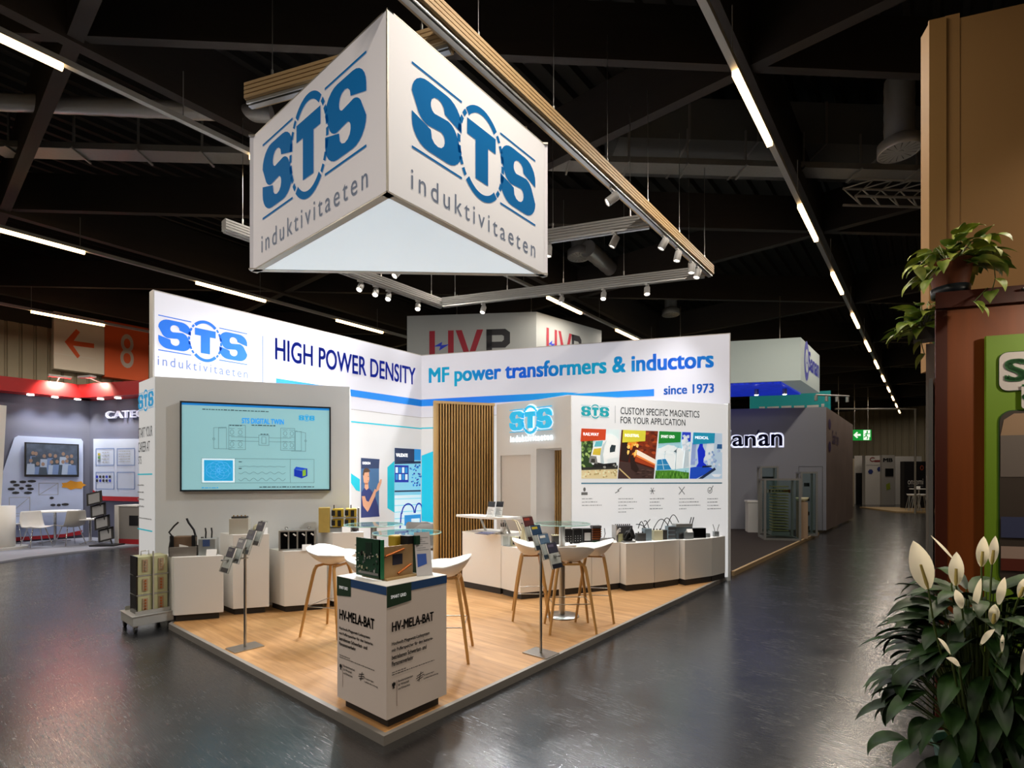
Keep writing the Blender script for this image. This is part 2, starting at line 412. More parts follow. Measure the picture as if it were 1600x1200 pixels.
# timber girders: a square grid with one diagonal in every bay
GX = [.75-5.87*k for k in (-2, -1, 0, 1, 2, 3)]; GY = [-.55+5.4*k for k in range(-2, 9)]
k_ = 3
def girder(a, b_, wd, z0, z1):
    global k_
    L = math.hypot(b_[0]-a[0], b_[1]-a[1]); o = MB().box(0, L, -wd/2, wd/2, z0, z1).build('trim_%d' % k_, BEAMM); k_ += 1
    o.location = (a[0], a[1], 0); o.rotation_euler.z = math.atan2(b_[1]-a[1], b_[0]-a[0]); return struct(o)
for gx in GX: girder((gx, -13), (gx, 42.5), .15, 6.62, 7.5)
for gy in GY: girder((-18.4, gy), (16, gy), .15, 6.66, 7.46)
for j in range(len(GY)-1):
    for i in range(len(GX)-1):
        if (i+j) % 1 == 0 and GX[i] > -18: girder((GX[i+1], GY[j]), (GX[i], GY[j+1]), .11, 6.70, 7.40)

# hall strip lights: rail with tube lamps
RAIL = mat('light_rail', '#a7a9a6', .45)
TUBEM = mat('warm_tube', '#ffcf90', .4, emit=TUBE)
def strip(x, ys, label, y0=-11, y1=42, z=6.0, L=1.53):
    t = thing('strip_light', label, 'ceiling light', (x, 0, z), 0, 'strip lights under the hall ceiling')
    m = MB(); m.box(-.035, .035, y0, y1, .02, .085)
    m.build('rail', RAIL, t)
    for k in range(int((y1-y0)/3.4)): MB().tube([(0, y0+1.2+k*3.4, .08), (0, y0+1.2+k*3.4, .65)], .006, n=6).build('hanger', GREY, t)
    for y in ys:
        MB().box(-.032, .032, y, y+L, -.035, .02).build('tube_lamp', TUBEM, t)
        if x > 6 or y > (44 if x > 0 else 24 if x > -6 else 14): continue
        ld = bpy.data.lights.new('lamp', 'AREA'); ld.shape = 'RECTANGLE'; ld.size = .06; ld.size_y = L; ld.energy = STRIP_W*(1 if y < 12 else .4); ld.color = (1, .90, .78)
        lo = bpy.data.objects.new('lamp', ld); C.objects.link(lo); lo.parent = t; lo.location = (0, y+L/2, -.04)
    return t
def yz(px, py, x, z=6.0):
    r = ray(px, py); return CAM[1]+r.y*(z-1.6)/r.z
yA = yz(1148, 112, .9)
strip(.9, [yA+3.46*k for k in range(-4, 11)], 'long strip light over the aisle right of the stand')
yB = yz(100, 100, -4.6)-1.53
strip(-4.6, [yB+3.46*k for k in range(-3, 10)], 'strip light passing behind the hanging triangular sign')
yC = yz(308, 440, -10.1)
strip(-10.1, [yC+3.46*k for k in range(-4, 8)], 'strip light above and behind the left backlit wall')
yD = yz(60, 472, -15.6)
strip(-15.6, [yD+3.46*k for k in range(-2, 6)], 'strip light in front of the orange and beige hall signs')
strip(6.4, [-8+3.46*k for k in range(0, 12)], 'strip light beyond the beige wall on the right', y0=-11)

# ducts, trays, diffusers, truss
def along(name, label, cat, px, py, z, L, build, ang=PI/4, group=None):
    r = ray(px, py); d = (z-1.6)/r.z; t = thing(name, label, cat, (CAM[0]+r.x*d, CAM[1]+r.y*d, z), ang, group); build(t, L); return t
DUCT = mat('spiral_duct_metal', '#b0b2b4', .32, .45)
def round_duct(r):
    def f(t, L):
        prof = []; m = MB(); n = int(L/.12)
        pts = [(i*.12, 0, 0) for i in range(n+1)]
        m.tube(pts, [r*(1.0 if i % 3 else 1.045) for i in range(n+1)], DUCT, 20); m.build('pipe', DUCT, t)
        k = MB()
        for i in range(int(L/2)): k.tube([(1+i*2, 0, r), (1+i*2, 0, r+1.0)], .008, n=6)
        k.build('hanger', GREY, t)
    return f
along('air_duct', 'round silver duct behind the timber girders, upper left', 'duct', -30, 158, 6.9, 4.0, round_duct(.11), ang=PI/4-.03)
along('air_duct', 'short silver duct seen under the spotlight frame', 'duct', 918, 388, 7.2, 2.6, round_duct(.19), ang=PI/2+.1)
def rect_duct(t, L):
    m = MB().box(0, L, 0, 1.1, 0, .7); m.build('casing', mat('grey_duct_sheet', '#5c5f60', .6), t)
    s = MB()
    for i in range(1, int(L/1.2)+1): s.box(i*1.2-.02, i*1.2+.02, -.015, 1.115, -.015, .715)
    s.build('flange', GREY, t)
along('air_duct', 'wide grey rectangular duct above the aisle', 'duct', 968, 214, 7.4, 6.8, rect_duct, ang=PI/4-.05)
def tray(t, L):
    m = MB().box(0, L, 0, .3, 0, .02).box(0, L, 0, .015, .02, .1).box(0, L, .285, .3, .02, .1); m.build('channel', ALUD, t)
    for i in range(int(L/1.0)): MB().box(i*1.0+.3, i*1.0+.33, -.06, .36, -.03, -.0).box(i*1.0+.3, i*1.0+.33, .0, .02, 0, .6).build('bracket', ALUD, t)
along('cable_tray', 'perforated cable tray crossing the ceiling right of the hanging sign', 'cable tray', 860, 250, 6.9, 7.5, tray, ang=PI/4-.05)
along('cable_tray', 'perforated cable tray crossing the ceiling left of the hanging sign', 'cable tray', -20, 228, 6.9, 5.0, tray, ang=PI/4-.05)
def diffuser(px, py, d, label, R=.29, rise=1.3):
    x, y = atd(px, d); z = zat(py, d); t = thing('air_diffuser', label, 'air vent', (x, y, z), 0, 'round air diffusers on the ceiling ducts')
    n = int(rise/.1); m = MB(); m.tube([(0, 0, .2+i*rise/n) for i in range(n+1)], [R*.68*(1.0 if i % 2 else 1.03) for i in range(n+1)], DUCT, 24); m.build('duct', DUCT, t)
    m = MB(); m.lathe([(R*.68, .22), (R, .16), (R, 0), (R*.96, -.01), (R*.9, 0)]); m.build('rim', DUCT, t)
    MB().cyl((0, 0, 0), R*.92, .01, .03).build('back_plate', BLACK, t)
    s = MB()
    for k in range(16):
        M = Matrix.Rotation(2*PI*k/16, 4, 'Z'); s.add([(R*.2, -.012, 0), (R*.9, -.045, 0), (R*.9, .045, 0), (R*.2, .012, 0)], [(0, 3, 2, 1)], M=M)
    s.cyl((0, 0, 0), R*.2, -.01, .005, n=16); s.build('vane', ALU, t)
diffuser(1405, 238, 8, 'large round air diffuser on a thick silver duct, upper right', rise=.95)
diffuser(905, 402, 12.6, 'round air diffuser seen between the two spotlight rails', rise=1.0)
diffuser(1048, 492, 17, 'small round air diffuser above the right end of the back wall', rise=1.0)
def truss(t, L):
    m = MB()
    for y, z in ((0, 0), (.3, 0), (0, .3), (.3, .3)): m.tube([(0, y, z), (L, y, z)], .022, n=8)
    m.build('chord', ALU, t); k = MB(); n = int(L/.35)
    for i in range(n):
        a, b_ = i*.35, i*.35+.35
        for (p, q) in (((a, 0, 0), (b_, 0, .3)), ((a, .3, .3), (b_, .3, 0)), ((a, 0, 0), (b_, .3, 0)), ((a, .3, .3), (b_, 0, .3))): k.tube([p, q], .012, n=6)
    k.build('brace', ALU, t)
along('lighting_truss', 'short aluminium lattice truss hanging in the dark, upper right', 'truss', 1336, 306, 6.6, 1.7, truss, ang=PI/4-.05)

# hall signs on the left wall
ORANGE = mat('sign_orange', '#d2531a', .6); SGREY = mat('sign_beige', '#d6ccbb', .6)
sw = Wall('hall_sign', 'beige hall sign with orange arrow pointing left', 'sign', (-18.4, -14), (-18.4, 40))
def board(t, wl, quad, mm, th=.41):
    m = MB(); q = [wl.at(*p) for p in quad]; x0, x1 = (q[0][0]+q[3][0])/2, (q[1][0]+q[2][0])/2; z0, z1 = (q[2][1]+q[3][1])/2, (q[0][1]+q[1][1])/2
    m.box(x0, x1, 0, th, z0, z1); m.build('board', mm, t); return x0, x1, z0, z1
x0, x1, z0, z1 = board(sw.o, sw, [(84, 487), (163, 500), (163, 584), (84, 577)], SGREY)
g = G2(); q = lambda *p: sw.quad(p)
g.poly(q((101, 534), (119, 514), (125, 519), (115, 532.5), (147, 537), (147, 544), (114, 540), (125, 556), (121, 560)), ORANGE); g.build('arrow', ORANGE, sw.o)
g = G2(); g.rect(x0+.0*(x1-x0), x0+.28*(x1-x0), z1-.20*(z1-z0), z1-.185*(z1-z0)); g.rect(x0, x0+.82*(x1-x0), z0+.26*(z1-z0), z0+.275*(z1-z0), dy=-.001); g.build('rule', mat('pale_line', '#d8d2c4', .6), sw.o)
so = Wall('hall_sign', 'orange hall sign with the number eight', 'sign', (-18.4, -14), (-18.4, 40))
board(so.o, so, [(163.5, 501), (232, 512), (232, 600), (163.5, 585)], ORANGE)
x0, x1, z0, z1 = so.box(188, 209, 522, 575); g = G2(); g.text('8', x0, x1, z0, z1, bold=.0); g.build('numeral', mat('sign_numeral', '#b6aaa0', .6), so.o)
# ------------------------------------------------------------------ the stand: platform and walls
PZ = .06
PF = [(0, 0), (0, 6.86), (-5.15, 4.72), (-5.15, 0)]
t = thing('platform', 'raised stand floor of oak planks with grey edge trim', 'platform')
ins = [(-.035, .035), (-.035, 6.72), (-5.0, 4.54), (-5.0, 2.32), (-3.9, 2.32), (-3.235, 1.87), (-4.215, .325), (-3.76, .035)]
MB().prism(ins, 0, PZ-.001).build('deck', WOODL, t)
EDGE = mat('platform_edge', '#8c8883', .5, .3)
MB().prism([(-3.77, .034), (-4.215, .325), (-4.235, .295), (-3.78, 0), (-3.7, 0), (-3.7, .034)], 0, PZ).box(-3.7, 0, 0, .034, 0, PZ).box(-.034, 0, .034, 6.54, 0, PZ).build('edge_trim', EDGE, t)
SK = mat('dark_skirting', '#2e2b29', .6)

def emis(name, col, k=BOX, **kw): return mat(name, col, .7, emit=k, **kw)
LBLUE = emis('lit_blue', '#0460c6', .26); LNAVY = emis('lit_navy', '#2a3fa8'); LTHIN = emis('lit_thin_print', '#5c72ac', .3); LSTRIPE = emis('lit_stripe', '#0878d2', .3)
def grad(name, c1, c2, per, k=BOX):
    m = bpy.data.materials.new(name); m.use_nodes = True; nt = m.node_tree; b_ = nt.nodes['Principled BSDF']
    tc = nt.nodes.new('ShaderNodeTexCoord'); wv = nt.nodes.new('ShaderNodeTexWave'); wv.inputs['Scale'].default_value = per; wv.bands_direction = 'DIAGONAL'
    r_ = nt.nodes.new('ShaderNodeValToRGB'); r_.color_ramp.elements[0].color = lin(c1); r_.color_ramp.elements[1].color = lin(c2)
    nt.links.new(tc.outputs['Object'], wv.inputs['Vector']); nt.links.new(wv.outputs['Fac'], r_.inputs[0])
    for i in ('Base Color', 'Emission Color'): nt.links.new(r_.outputs[0], b_.inputs[i])
    b_.inputs['Emission Strength'].default_value = k; b_.inputs['Roughness'].default_value = .7; return m
LGRAD = grad('lit_blue_to_teal', '#1263c6', '#12a3c2', .23)
LSTR = grad('lit_blue_stripe', '#0a6ad6', '#0f95dc', .16)
FRAME = mat('panel_frame', '#b9b5b0', .5)

# left backlit wall
LW = Wall('backlit_wall', 'tall backlit wall on the left with dark blue capital lettering', 'display wall', (-5.03, .2), (-5.03, 4.57))
L = LW.L
m = MB(); m.box(0, L, .0, .14, 0, 4.0); m.build('frame', FRAME, LW.o)
MB().box(.015, L, -.004, -.001, 2.8, 3.985).build('backlit_panel', BOXM, LW.o)
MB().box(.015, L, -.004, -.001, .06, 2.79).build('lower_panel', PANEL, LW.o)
a = LW.at(247, 542); b2 = LW.at(386, 530)
zc0 = (LW.at(247, 542)[1]+LW.at(386, 567)[1])/2; zc1 = (LW.at(247, 499)[1]+LW.at(386, 523)[1])/2
logo(LW.o, a[0], b2[0], zc0, zc1, LBLUE, LTHIN, yoff=-.007)
g = G2(); g.y = -.007; x = LW.at(410, 560)[0]; g.rect(x-.006, x+.006, LW.at(410, 600)[1], LW.at(410, 525)[1]); g.build('divider', LTHIN, LW.o)
g = G2(); g.y = -.007; zb = (LW.at(432, 564)[1]+LW.at(645, 599)[1])/2; zt = (LW.at(432, 531)[1]+LW.at(648, 573)[1])/2
g.text('HIGH POWER DENSITY', LW.at(430, 545)[0], LW.at(648.5, 585)[0], zb, zt, bold=.012); g.build('lettering', LNAVY, LW.o)
g = G2(); g.y = -.007
xa, xm, xe = LW.at(431, 590)[0], LW.at(527, 605)[0], L
zA = LW.at(431, 592)[1]; zB = LW.at(657, 625)[1]; zC = LW.at(657, 635)[1]
z1_, z2_ = LW.at(431, 591)[1], LW.at(431, 600)[1]
g.poly([(xa, z1_), (xm, LW.at(527, 606)[1]), (xm, LW.at(527, 607)[1]), (xa, z2_-.06)])
g.poly([(LW.at(500, 600)[0], LW.at(500, 601.5)[1]), (L, LW.at(657, 624.5)[1]), (L, LW.at(657, 635)[1]), (LW.at(540, 617)[0], LW.at(540, 618)[1])])
g.build('stripe', LSTRIPE, LW.o)
# lower prints
g = G2(); g.y = -.007; q = LW.quad
z = (LW.at(548, 659)[1]+LW.at(657, 669.5)[1])/2; g.rect(LW.at(500, 656)[0], L, z-.012, z+.012); g.build('thin_rule', TEAL, LW.o)
g = G2(); g.y = -.006
g.poly(q([(540, 734), (562, 749), (562, 768), (556, 766), (545, 750), (540, 745)])); g.poly(q([(605, 730), (616, 720), (616, 801), (605, 794)])); g.build('ribbon_print', TEAL, LW.o)
# photo prints
def person_print(wl, x0, x1, z0, z1):
    f = lambda a, b_: (x0+a*(x1-x0), z0+b_*(z1-z0))
    g = G2(); g.y = -.010; BG = mat('slate_blue_print', '#3f6288', .7, emit=PRK); SH = mat('navy_shirt_print', '#2b3569', .7, emit=PRK); SKN = mat('skin_print', '#c08f72', .7, emit=PRK); HR = mat('hair_print', '#4a3527', .7, emit=PRK); DK = NAVY; W_ = mat('white_print', '#f4f4f4', .7, emit=PRK)
    g.rect(*[f(0, 0)[0], f(.97, 0)[0], f(0, 0)[1], f(0, .83)[1]], BG)
    g.poly([f(0, 1), f(1, .99), f(.97, .83), f(0, .82)], DK, .001)
    g.poly([f(-.0, 0), f(1.0, 0), f(.92, .18), f(.72, .38), f(.55, .45), f(.40, .50), f(.16, .50), f(.02, .42)], SH, .001)
    g.poly([f(.18, .5), f(.2, .58), f(.38, .58), f(.4, .49), f(.28, .46)], SKN, .002)
    g.poly([f(.10, .72), f(.14, .60), f(.22, .555), f(.34, .56), f(.42, .61), f(.44, .66), f(.42, .76), f(.3, .80), f(.14, .79)], SKN, .002)
    g.poly([f(.08, .72), f(.14, .70), f(.18, .755), f(.42, .765), f(.49, .78), f(.40, .82), f(.26, .835), f(.14, .81)], HR, .003)
    g.poly([f(.36, .685), f(.42, .688), f(.42, .695), f(.36, .695)], HR, .003); g.poly([f(.34, .612), f(.41, .615), f(.41, .622), f(.34, .622)], mat('lip_print', '#8f5548', .7, emit=PRK), .003)
    g.poly([f(.04, .36), f(.1, .20), f(.34, .09), f(.42, .13), f(.76, .36), f(.82, .46), f(.74, .48), f(.40, .26), f(.28, .28), f(.20, .36)], SKN, .003)
    g.poly([f(.80, .42), f(.96, .46), f(1.10, .58), f(1.12, .64), f(1.04, .645), f(.98, .60), f(.90, .56), f(.84, .50)], SKN, .003)
    g.build('picture', None, wl.o)
    g = G2(); g.y = -.014; g.text('DESIGN', *[f(.08, 0)[0], f(.48, 0)[0], f(0, .895)[1], f(0, .935)[1]], bold=.02); g.build('picture_lettering', W_, wl.o)
xa, xb, za, zb = LW.box(563.5, 592.5, 716, 808); person_print(LW, xa, xb, za, zb)
xa, xb, za, zb = LW.box(616, 657, 701, 826); xb = min(xb, L-.005)
f = lambda a, b_: (xa+a*(xb-xa), za+b_*(zb-za))
g = G2(); g.y = -.010; B1 = mat('pale_blue_print', '#7fc3dd', .7, emit=PRK); B2 = mat('royal_print', '#1b2f9c', .7, emit=PRK); B3 = mat('mid_blue_print', '#2a86c8', .7, emit=PRK); B4 = mat('ice_print', '#cfe6ee', .7, emit=PRK)
g.rect(xa, xb, za, zb, B1); g.rect(xa, f(.74, 0)[0], f(0, .83)[1], zb, NAVY, .001); g.rect(f(.74, 0)[0], xb, f(0, .86)[1], zb, B3, .001); g.poly([f(0, .83), f(1, .85), f(1, .82), f(0, .8)], NAVY, .001)
g.rect(f(.0, 0)[0], f(.52, 0)[0], f(0, .58)[1], f(0, .79)[1], B2, .001)
for i in range(4):
    for j in range(2): g.rect(f(.03+i*.12, 0)[0], f(.12+i*.12, 0)[0], f(0, .61+j*.085)[1], f(0, .68+j*.085)[1], B4 if (i+j) % 2 else B3, .002)
r_ = random.Random(3)
for i in range(46):
    u, v = r_.uniform(.56, .98), r_.uniform(.52, .79); g.rect(f(u, 0)[0], f(u+.05, 0)[0], f(0, v)[1], f(0, v+.016)[1], B2 if i % 2 else B3, .001)
g.rect(xa, xb, f(0, .46)[1], f(0, .48)[1], NAVY, .001); g.rect(xa, xb, f(0, .0)[1], f(0, .42)[1], B4, .001)
for k in range(5): g.rect(xa, xb, f(0, .05+.08*k)[1], f(0, .06+.08*k)[1], B1, .002)
for (c, r0) in ((.5, .26), (.92, .17)): g.ring(f(c, 0)[0], f(0, .19)[1], r0*(xb-xa), .13*(zb-za), .03, B2, .003, a0=0, a1=PI, n=10)
g.rect(f(.36, 0)[0], xb-.003, f(0, .04)[1], f(0, .17)[1], B3, .003); g.rect(f(.62, 0)[0], f(.95, 0)[0], f(0, .07)[1], f(0, .12)[1], B4, .004)
g.line([f(.24, .2), f(.2, .02)], .03, B2, .004); g.build('picture', None, LW.o)
g = G2(); g.y = -.014; g.text('VALIDATE', f(.05, 0)[0], f(.48, 0)[0], f(0, .895)[1], f(0, .935)[1], bold=.02); g.build('picture_lettering', MATS['white_print'], LW.o)

# right backlit wall
BW = Wall('backlit_wall', 'long oblique backlit wall with blue lettering above the white cabin', 'display wall', (-5.03, 4.57), (0, 6.81))
L = BW.L; MB().box(0, L, 0, .14, 0, 4.0).build('frame', FRAME, BW.o)
MB().box(0, L-.015, -.004, -.001, 2.8, 3.985).build('backlit_panel', BOXM, BW.o)
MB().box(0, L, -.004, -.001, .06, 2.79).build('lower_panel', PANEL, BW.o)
g = G2(); g.y = -.007; zb = (BW.at(671, 598.5)[1]+BW.at(1000, 580)[1])/2; zt = zb+(BW.at(671, 577)[1]-BW.at(671, 598.5)[1])*1.06
zd = zb-(zt-zb)*.30
g.text('MF power transformers & inductors', BW.at(671, 590)[0], BW.at(1114, 566)[0], zd, zt, bold=.022); g.build('lettering', LGRAD, BW.o)
x0, x1, z0, z1 = BW.box(1037.5, 1115, 601, 615); g = G2(); g.y = -.007; g.text('since 1973', x0, x1, z0, z1, bold=.018); g.build('lettering', emis('lit_mid_blue', '#1d62b8'), BW.o)
g = G2(); g.y = -.007; q = BW.quad
g.poly(q([(657.5, 624.5), (760, 619), (880, 613), (905, 614), (830, 626), (700, 633.5), (657.5, 635)])); g.poly(q([(820, 620), (1022, 608), (1022, 619), (965, 621), (880, 616.5)])); g.build('stripe', LSTR, BW.o)
g = G2(); g.y = -.007; z = BW.at(665, 669)[1]; g.rect(0, BW.at(700, 669)[0], z-.012, z+.012); g.build('thin_rule', TEAL, BW.o)
g = G2(); g.y = -.007; g.poly(q([(659, 712), (690, 700), (690, 818), (659, 814)])); g.build('ribbon_print', mat('cyan_print', '#12b2cf', .7, emit=PRK), BW.o)

# cabin with the screen (left)
TVP, TVQ = (-4.4, .05), (-3.25, 1.86)
SW_ = Wall('display_cabin', 'white wedge-shaped wall cabin that carries the flat screen', 'display wall', TVP, TVQ)
ca, sa = math.cos(-SW_.a), math.sin(-SW_.a)
def loc(p, o=TVP): return ((p[0]-o[0])*ca-(p[1]-o[1])*sa, (p[0]-o[0])*sa+(p[1]-o[1])*ca)
TVM = mat('cabin_white', '#dcdedd', .6)
MB().prism([loc(p) for p in (TVP, TVQ, (-3.9, 2.3), (-5.0, 2.3), (-5.0, .05))], .0, 2.8).build('body', TVM, SW_.o)
SS = Wall('side', '', '', (-5.0, .05), (-4.4, .05))
def side(g, name, m):
    o = g.build(name, m, SW_.o); o.location = (*loc((-5.0, .05)), 0); o.rotation_euler.z = -SW_.a
g = G2(); g.rect(0, .6, PZ, 2.8); side(g, 'side_panel', PANEL)
_lg = {}
class _P: pass
def side_logo():
    keep = set(bpy.data.objects); x0, x1, z0, z1 = SS.box(217, 241, 614, 637)
    logo(None, x0, x1, z0, z1, mat('blue_print', '#1f8fc4', .7, emit=PRK), INK, word=False, yoff=-.007)
    for o in set(bpy.data.objects)-keep: o.parent = SW_.o; o.location = (*loc((-5.0, .05)), 0); o.rotation_euler.z = -SW_.a
side_logo()
g = G2(); g.y = -.007
for s_, r in (('START YOUR', (217, 239, 667, 683)), ('CAREER AT', (217, 235, 690, 706)), ('STS', (217, 222, 713, 725))):
    g = G2(); g.y = -.007; g.text(s_, *SS.box(*r)); side(g, 'lettering', INK)
g = G2(); g.y = -.007
for y in (741, 828):
    x0, x1, z0, z1 = SS.box(216, 239, y-1, y+1); g.rect(x0, x1, z0, z1)
side(g, 'thin_rule', TEAL)
g = G2(); g.y = -.007
for k, y in enumerate((757, 768, 779, 790)): x0, x1, z0, z1 = SS.box(216, 226, y, y+2); g.lines(x0, z0, [x1-x0], .018, .05, None)
x0, x1, z0, z1 = SS.box(217, 238, 809, 811); g.lines(x0, z0, [x1-x0], .015, .03, None); side(g, 'small_print', INKL)
bpy.data.objects.remove(SS.o)

# flat screen
SC = Wall('flat_screen', 'large flat screen glowing pale turquoise with circuit diagram', 'screen', TVP, TVQ)
q = SC.quad([(283, 626), (517, 638), (517, 767), (283, 767)]); x0, x1 = (q[0][0]+q[3][0])/2, (q[1][0]+q[2][0])/2; z0, z1 = (q[2][1]+q[3][1])/2, (q[0][1]+q[1][1])/2
M_ = MB(); bz = .018; y0, y1 = -.05, -.006
M_.box(x0, x1, y0+.01, y1, z0, z1); M_.box(x0, x1, y0, y0+.02, z0, z0+bz); M_.box(x0, x1, y0, y0+.02, z1-bz, z1); M_.box(x0, x0+bz, y0, y0+.02, z0, z1); M_.box(x1-bz, x1, y0, y0+.02, z0, z1)
M_.build('bezel', mat('screen_bezel', '#22282e', .35), SC.o)
sx0, sx1, sz0, sz1 = x0+bz, x1-bz, z0+bz, z1-bz; W_, H_ = sx1-sx0, sz1-sz0
LCD = mat('lcd_turquoise', '#8fbfc6', .25, emit=.55, var=.05, scale=.9)
g = G2(); g.y = y0+.008; g.rect(sx0, sx1, sz0, sz1); g.build('display', LCD, SC.o)
def lm(n, c): return mat(n, c, .3, emit=.5)
DB, DK_, DL, DC, DG = lm('lcd_blue', '#1f86d8'), lm('lcd_dark', '#2c4650'), lm('lcd_line', '#5d8088'), lm('lcd_cyan', '#2aa6e0'), lm('lcd_fill', '#b6dcdc')
S = lambda a, b_: (sx0+(a-130)/(1355-130)*W_, sz0+(885-b_-(a-130)*0)/(885-175)*H_)     # screen picture units
def SR(g, a, b_, c, d, m=None, dy=0): p, r = S(a, d), S(c, b_); g.rect(p[0], r[0], p[1], r[1], m, dy)
def ST(g, s, a, b_, c, d, m=None, bold=0): p, r = S(a, d), S(c, b_); g.text(s, p[0], r[0], p[1], r[1], m, bold)
g = G2(); g.y = y0+.006; SR(g, 130, 175, 1355, 192, DB); SR(g, 285, 627, 550, 825, mat('lcd_pale', '#d4eaf2', .3, emit=.66)); SR(g, 303, 640, 533, 812, DC, .001); g.build('screen_blocks', None, SC.o)
g = G2(); g.y = y0+.004; ST(g, 'STS DIGITAL TWIN', 607, 285, 955, 328, DC, .02); g.build('screen_lettering', DC, SC.o)
logo(SC.o, S(1085, 0)[0], S(1225, 0)[0], S(0, 285)[1], S(0, 246)[1], DC, DC, word=False, yoff=y0+.004, name='screen_logo')
g = G2(); g.y = y0+.004; lw = .004
def P(*pts): g.line([S(*p) for p in pts], lw, DL)
def R(a, b_, c, d): P((a, b_), (c, b_), (c, d), (a, d), (a, b_))
P((380, 372), (380, 545), (520, 545)); P((380, 372), (480, 365)); R(418, 372, 482, 545); R(500, 345, 635, 550); R(930, 360, 1050, 550); P((1145, 395), (1145, 555), (1020, 555)); R(1055, 385, 1108, 550); P((1055, 380), (1145, 395))
for x in (525, 593, 968, 1025):
    for y in (405, 505): g.ring(*S(x, y), .022, .030, .004, DL, n=10); P((x-20, y-30), (x+20, y-30)); P((x-20, y+30), (x+20, y+30))
for y in (445, 478): P((520, y), (745, y)); P((830, y), (1020, y))
R(745, 425, 830, 510); R(770, 440, 805, 495)
for x in (380, 1145): g.ring(*S(x, 465), .014, .014, .004, DL, n=10)
R(285, 625, 1220, 828); P((550, 625), (550, 828)); P((1013, 625), (1013, 828))
for y, A in ((690, 2), (745, 8), (800, 12)): P(*[(580+i*10, y+A*math.sin(i*.9)) for i in range(40)])
g.build('screen_diagram', DL, SC.o)
g = G2(); g.y = y0+.004; 
for a, b_, c in ((290, 226, 830), (685, 345, 885), (505, 352, 605), (760, 420, 825), (750, 868, 1220), (580, 655, 612), (580, 712, 605)): p = S(a, b_); g.lines(p[0], p[1], [S(c, 0)[0]-p[0]], .012, .02, DK_)
p = S(285, 872); g.lines(p[0], p[1], [S(415, 0)[0]-p[0]], .012, .02, DC); g.build('screen_small_print', None, SC.o)
g = G2(); g.y = y0+.003
for k in range(7): a = 2*PI*k/7; p = S(418+48*math.cos(a), 725+32*math.sin(a)); g.ring(p[0], p[1], .075, .066, .003, n=18)
g.build('screen_rings', mat('lcd_pale2', '#63b8ea', .3, emit=.66), SC.o)
g = G2(); g.y = y0+.003
g.poly([S(1045, 712), S(1062, 690), S(1160, 705), S(1112, 720)], lm('lcd_navy2', '#2350c8')); g.poly([S(1045, 712), S(1112, 725), S(1112, 790), S(1045, 770)], lm('lcd_navy', '#1b38b0')); g.poly([S(1112, 722), S(1160, 705), S(1160, 770), S(1112, 790)], lm('lcd_navy', '#1b38b0')); g.poly([S(1118, 722), S(1148, 712), S(1148, 765), S(1118, 775)], lm('lcd_green', '#8ab83a'), .001); g.build('screen_model', None, SC.o)

# slatted partition
SP = Wall('slatted_partition', 'tall oak slat partition left of the white cabin', 'partition', (-3.36, 3.40), (-2.83, 4.21))
L = SP.L; MB().box(0, L, .06, .10, PZ, 2.8).build('back_board', mat('dark_felt', '#2a2018', .9), SP.o)
MB().box(0, .045, .0, .10, PZ, 2.82).box(0, L, -.005, .10, 2.78, 2.82).build('frame', mat('oak_frame', '#b29260', .5), SP.o)
n = 21; s = (L-.05)/n; m = MB()
for i in range(n): m.box(.05+i*s, 0.05+i*s+s*.48, .0, .055, PZ, 2.78)
m.build('slats', SLATW, SP.o)

# cabin with door and recess
CB = Wall('white_cabin', 'white cabin wall with lit sign, closed door and slatted opening', 'cabin', (-2.81, 4.23), (-1.41, 4.23))
L = CB.L; CW = mat('cabin_wall', '#d5d2cd', .6); ox0, ox1 = CB.at(838, 750)[0], CB.at(877.5, 750)[0]; oz = CB.at(858, 700.5)[1]
dx0, dx1 = CB.at(782, 750)[0], CB.at(829, 750)[0]; dz = CB.at(805, 711)[1]
m = MB(); m.box(0, dx0, 0, .05, PZ, 2.8); m.box(dx1, ox0, 0, .05, PZ, 2.8); m.box(ox1, L, 0, .05, PZ, 2.8); m.box(dx0, dx1, 0, .05, dz, 2.8); m.box(ox0, ox1, 0, .05, oz, 2.8)
m.box(ox0-.03, ox0, .05, .55, PZ, oz+.03); m.box(ox0, ox1, .05, .55, oz, oz+.03); m.build('front_wall', CW, CB.o)
MB().box(dx0, dx1, .025, .055, PZ, dz).build('door', mat('cabin_door', '#c9bfb4', .6), CB.o)
m = MB(); m.box(ox0, ox1, .53, .56, PZ, oz, mat('dark_felt', '#2a2018', .9)); n = 11; s = (ox1-ox0)/n
for i in range(n): m.box(ox0+i*s, ox0+i*s+s*.6, .48, .53, PZ, oz, SLATW)
m.build('recess_slats', None, CB.o)
x0, x1, z0, z1 = CB.box(800, 865, 641, 671)
CY = mat('lit_cyan_sign', '#18a8d4', .5, emit=.55); HALO = mat('lit_white_sign', '#eef6fb', .5, emit=.62)
logo(CB.o, x0, x1, z0, z1, CY, HALO, solid=.03, halo=HALO)

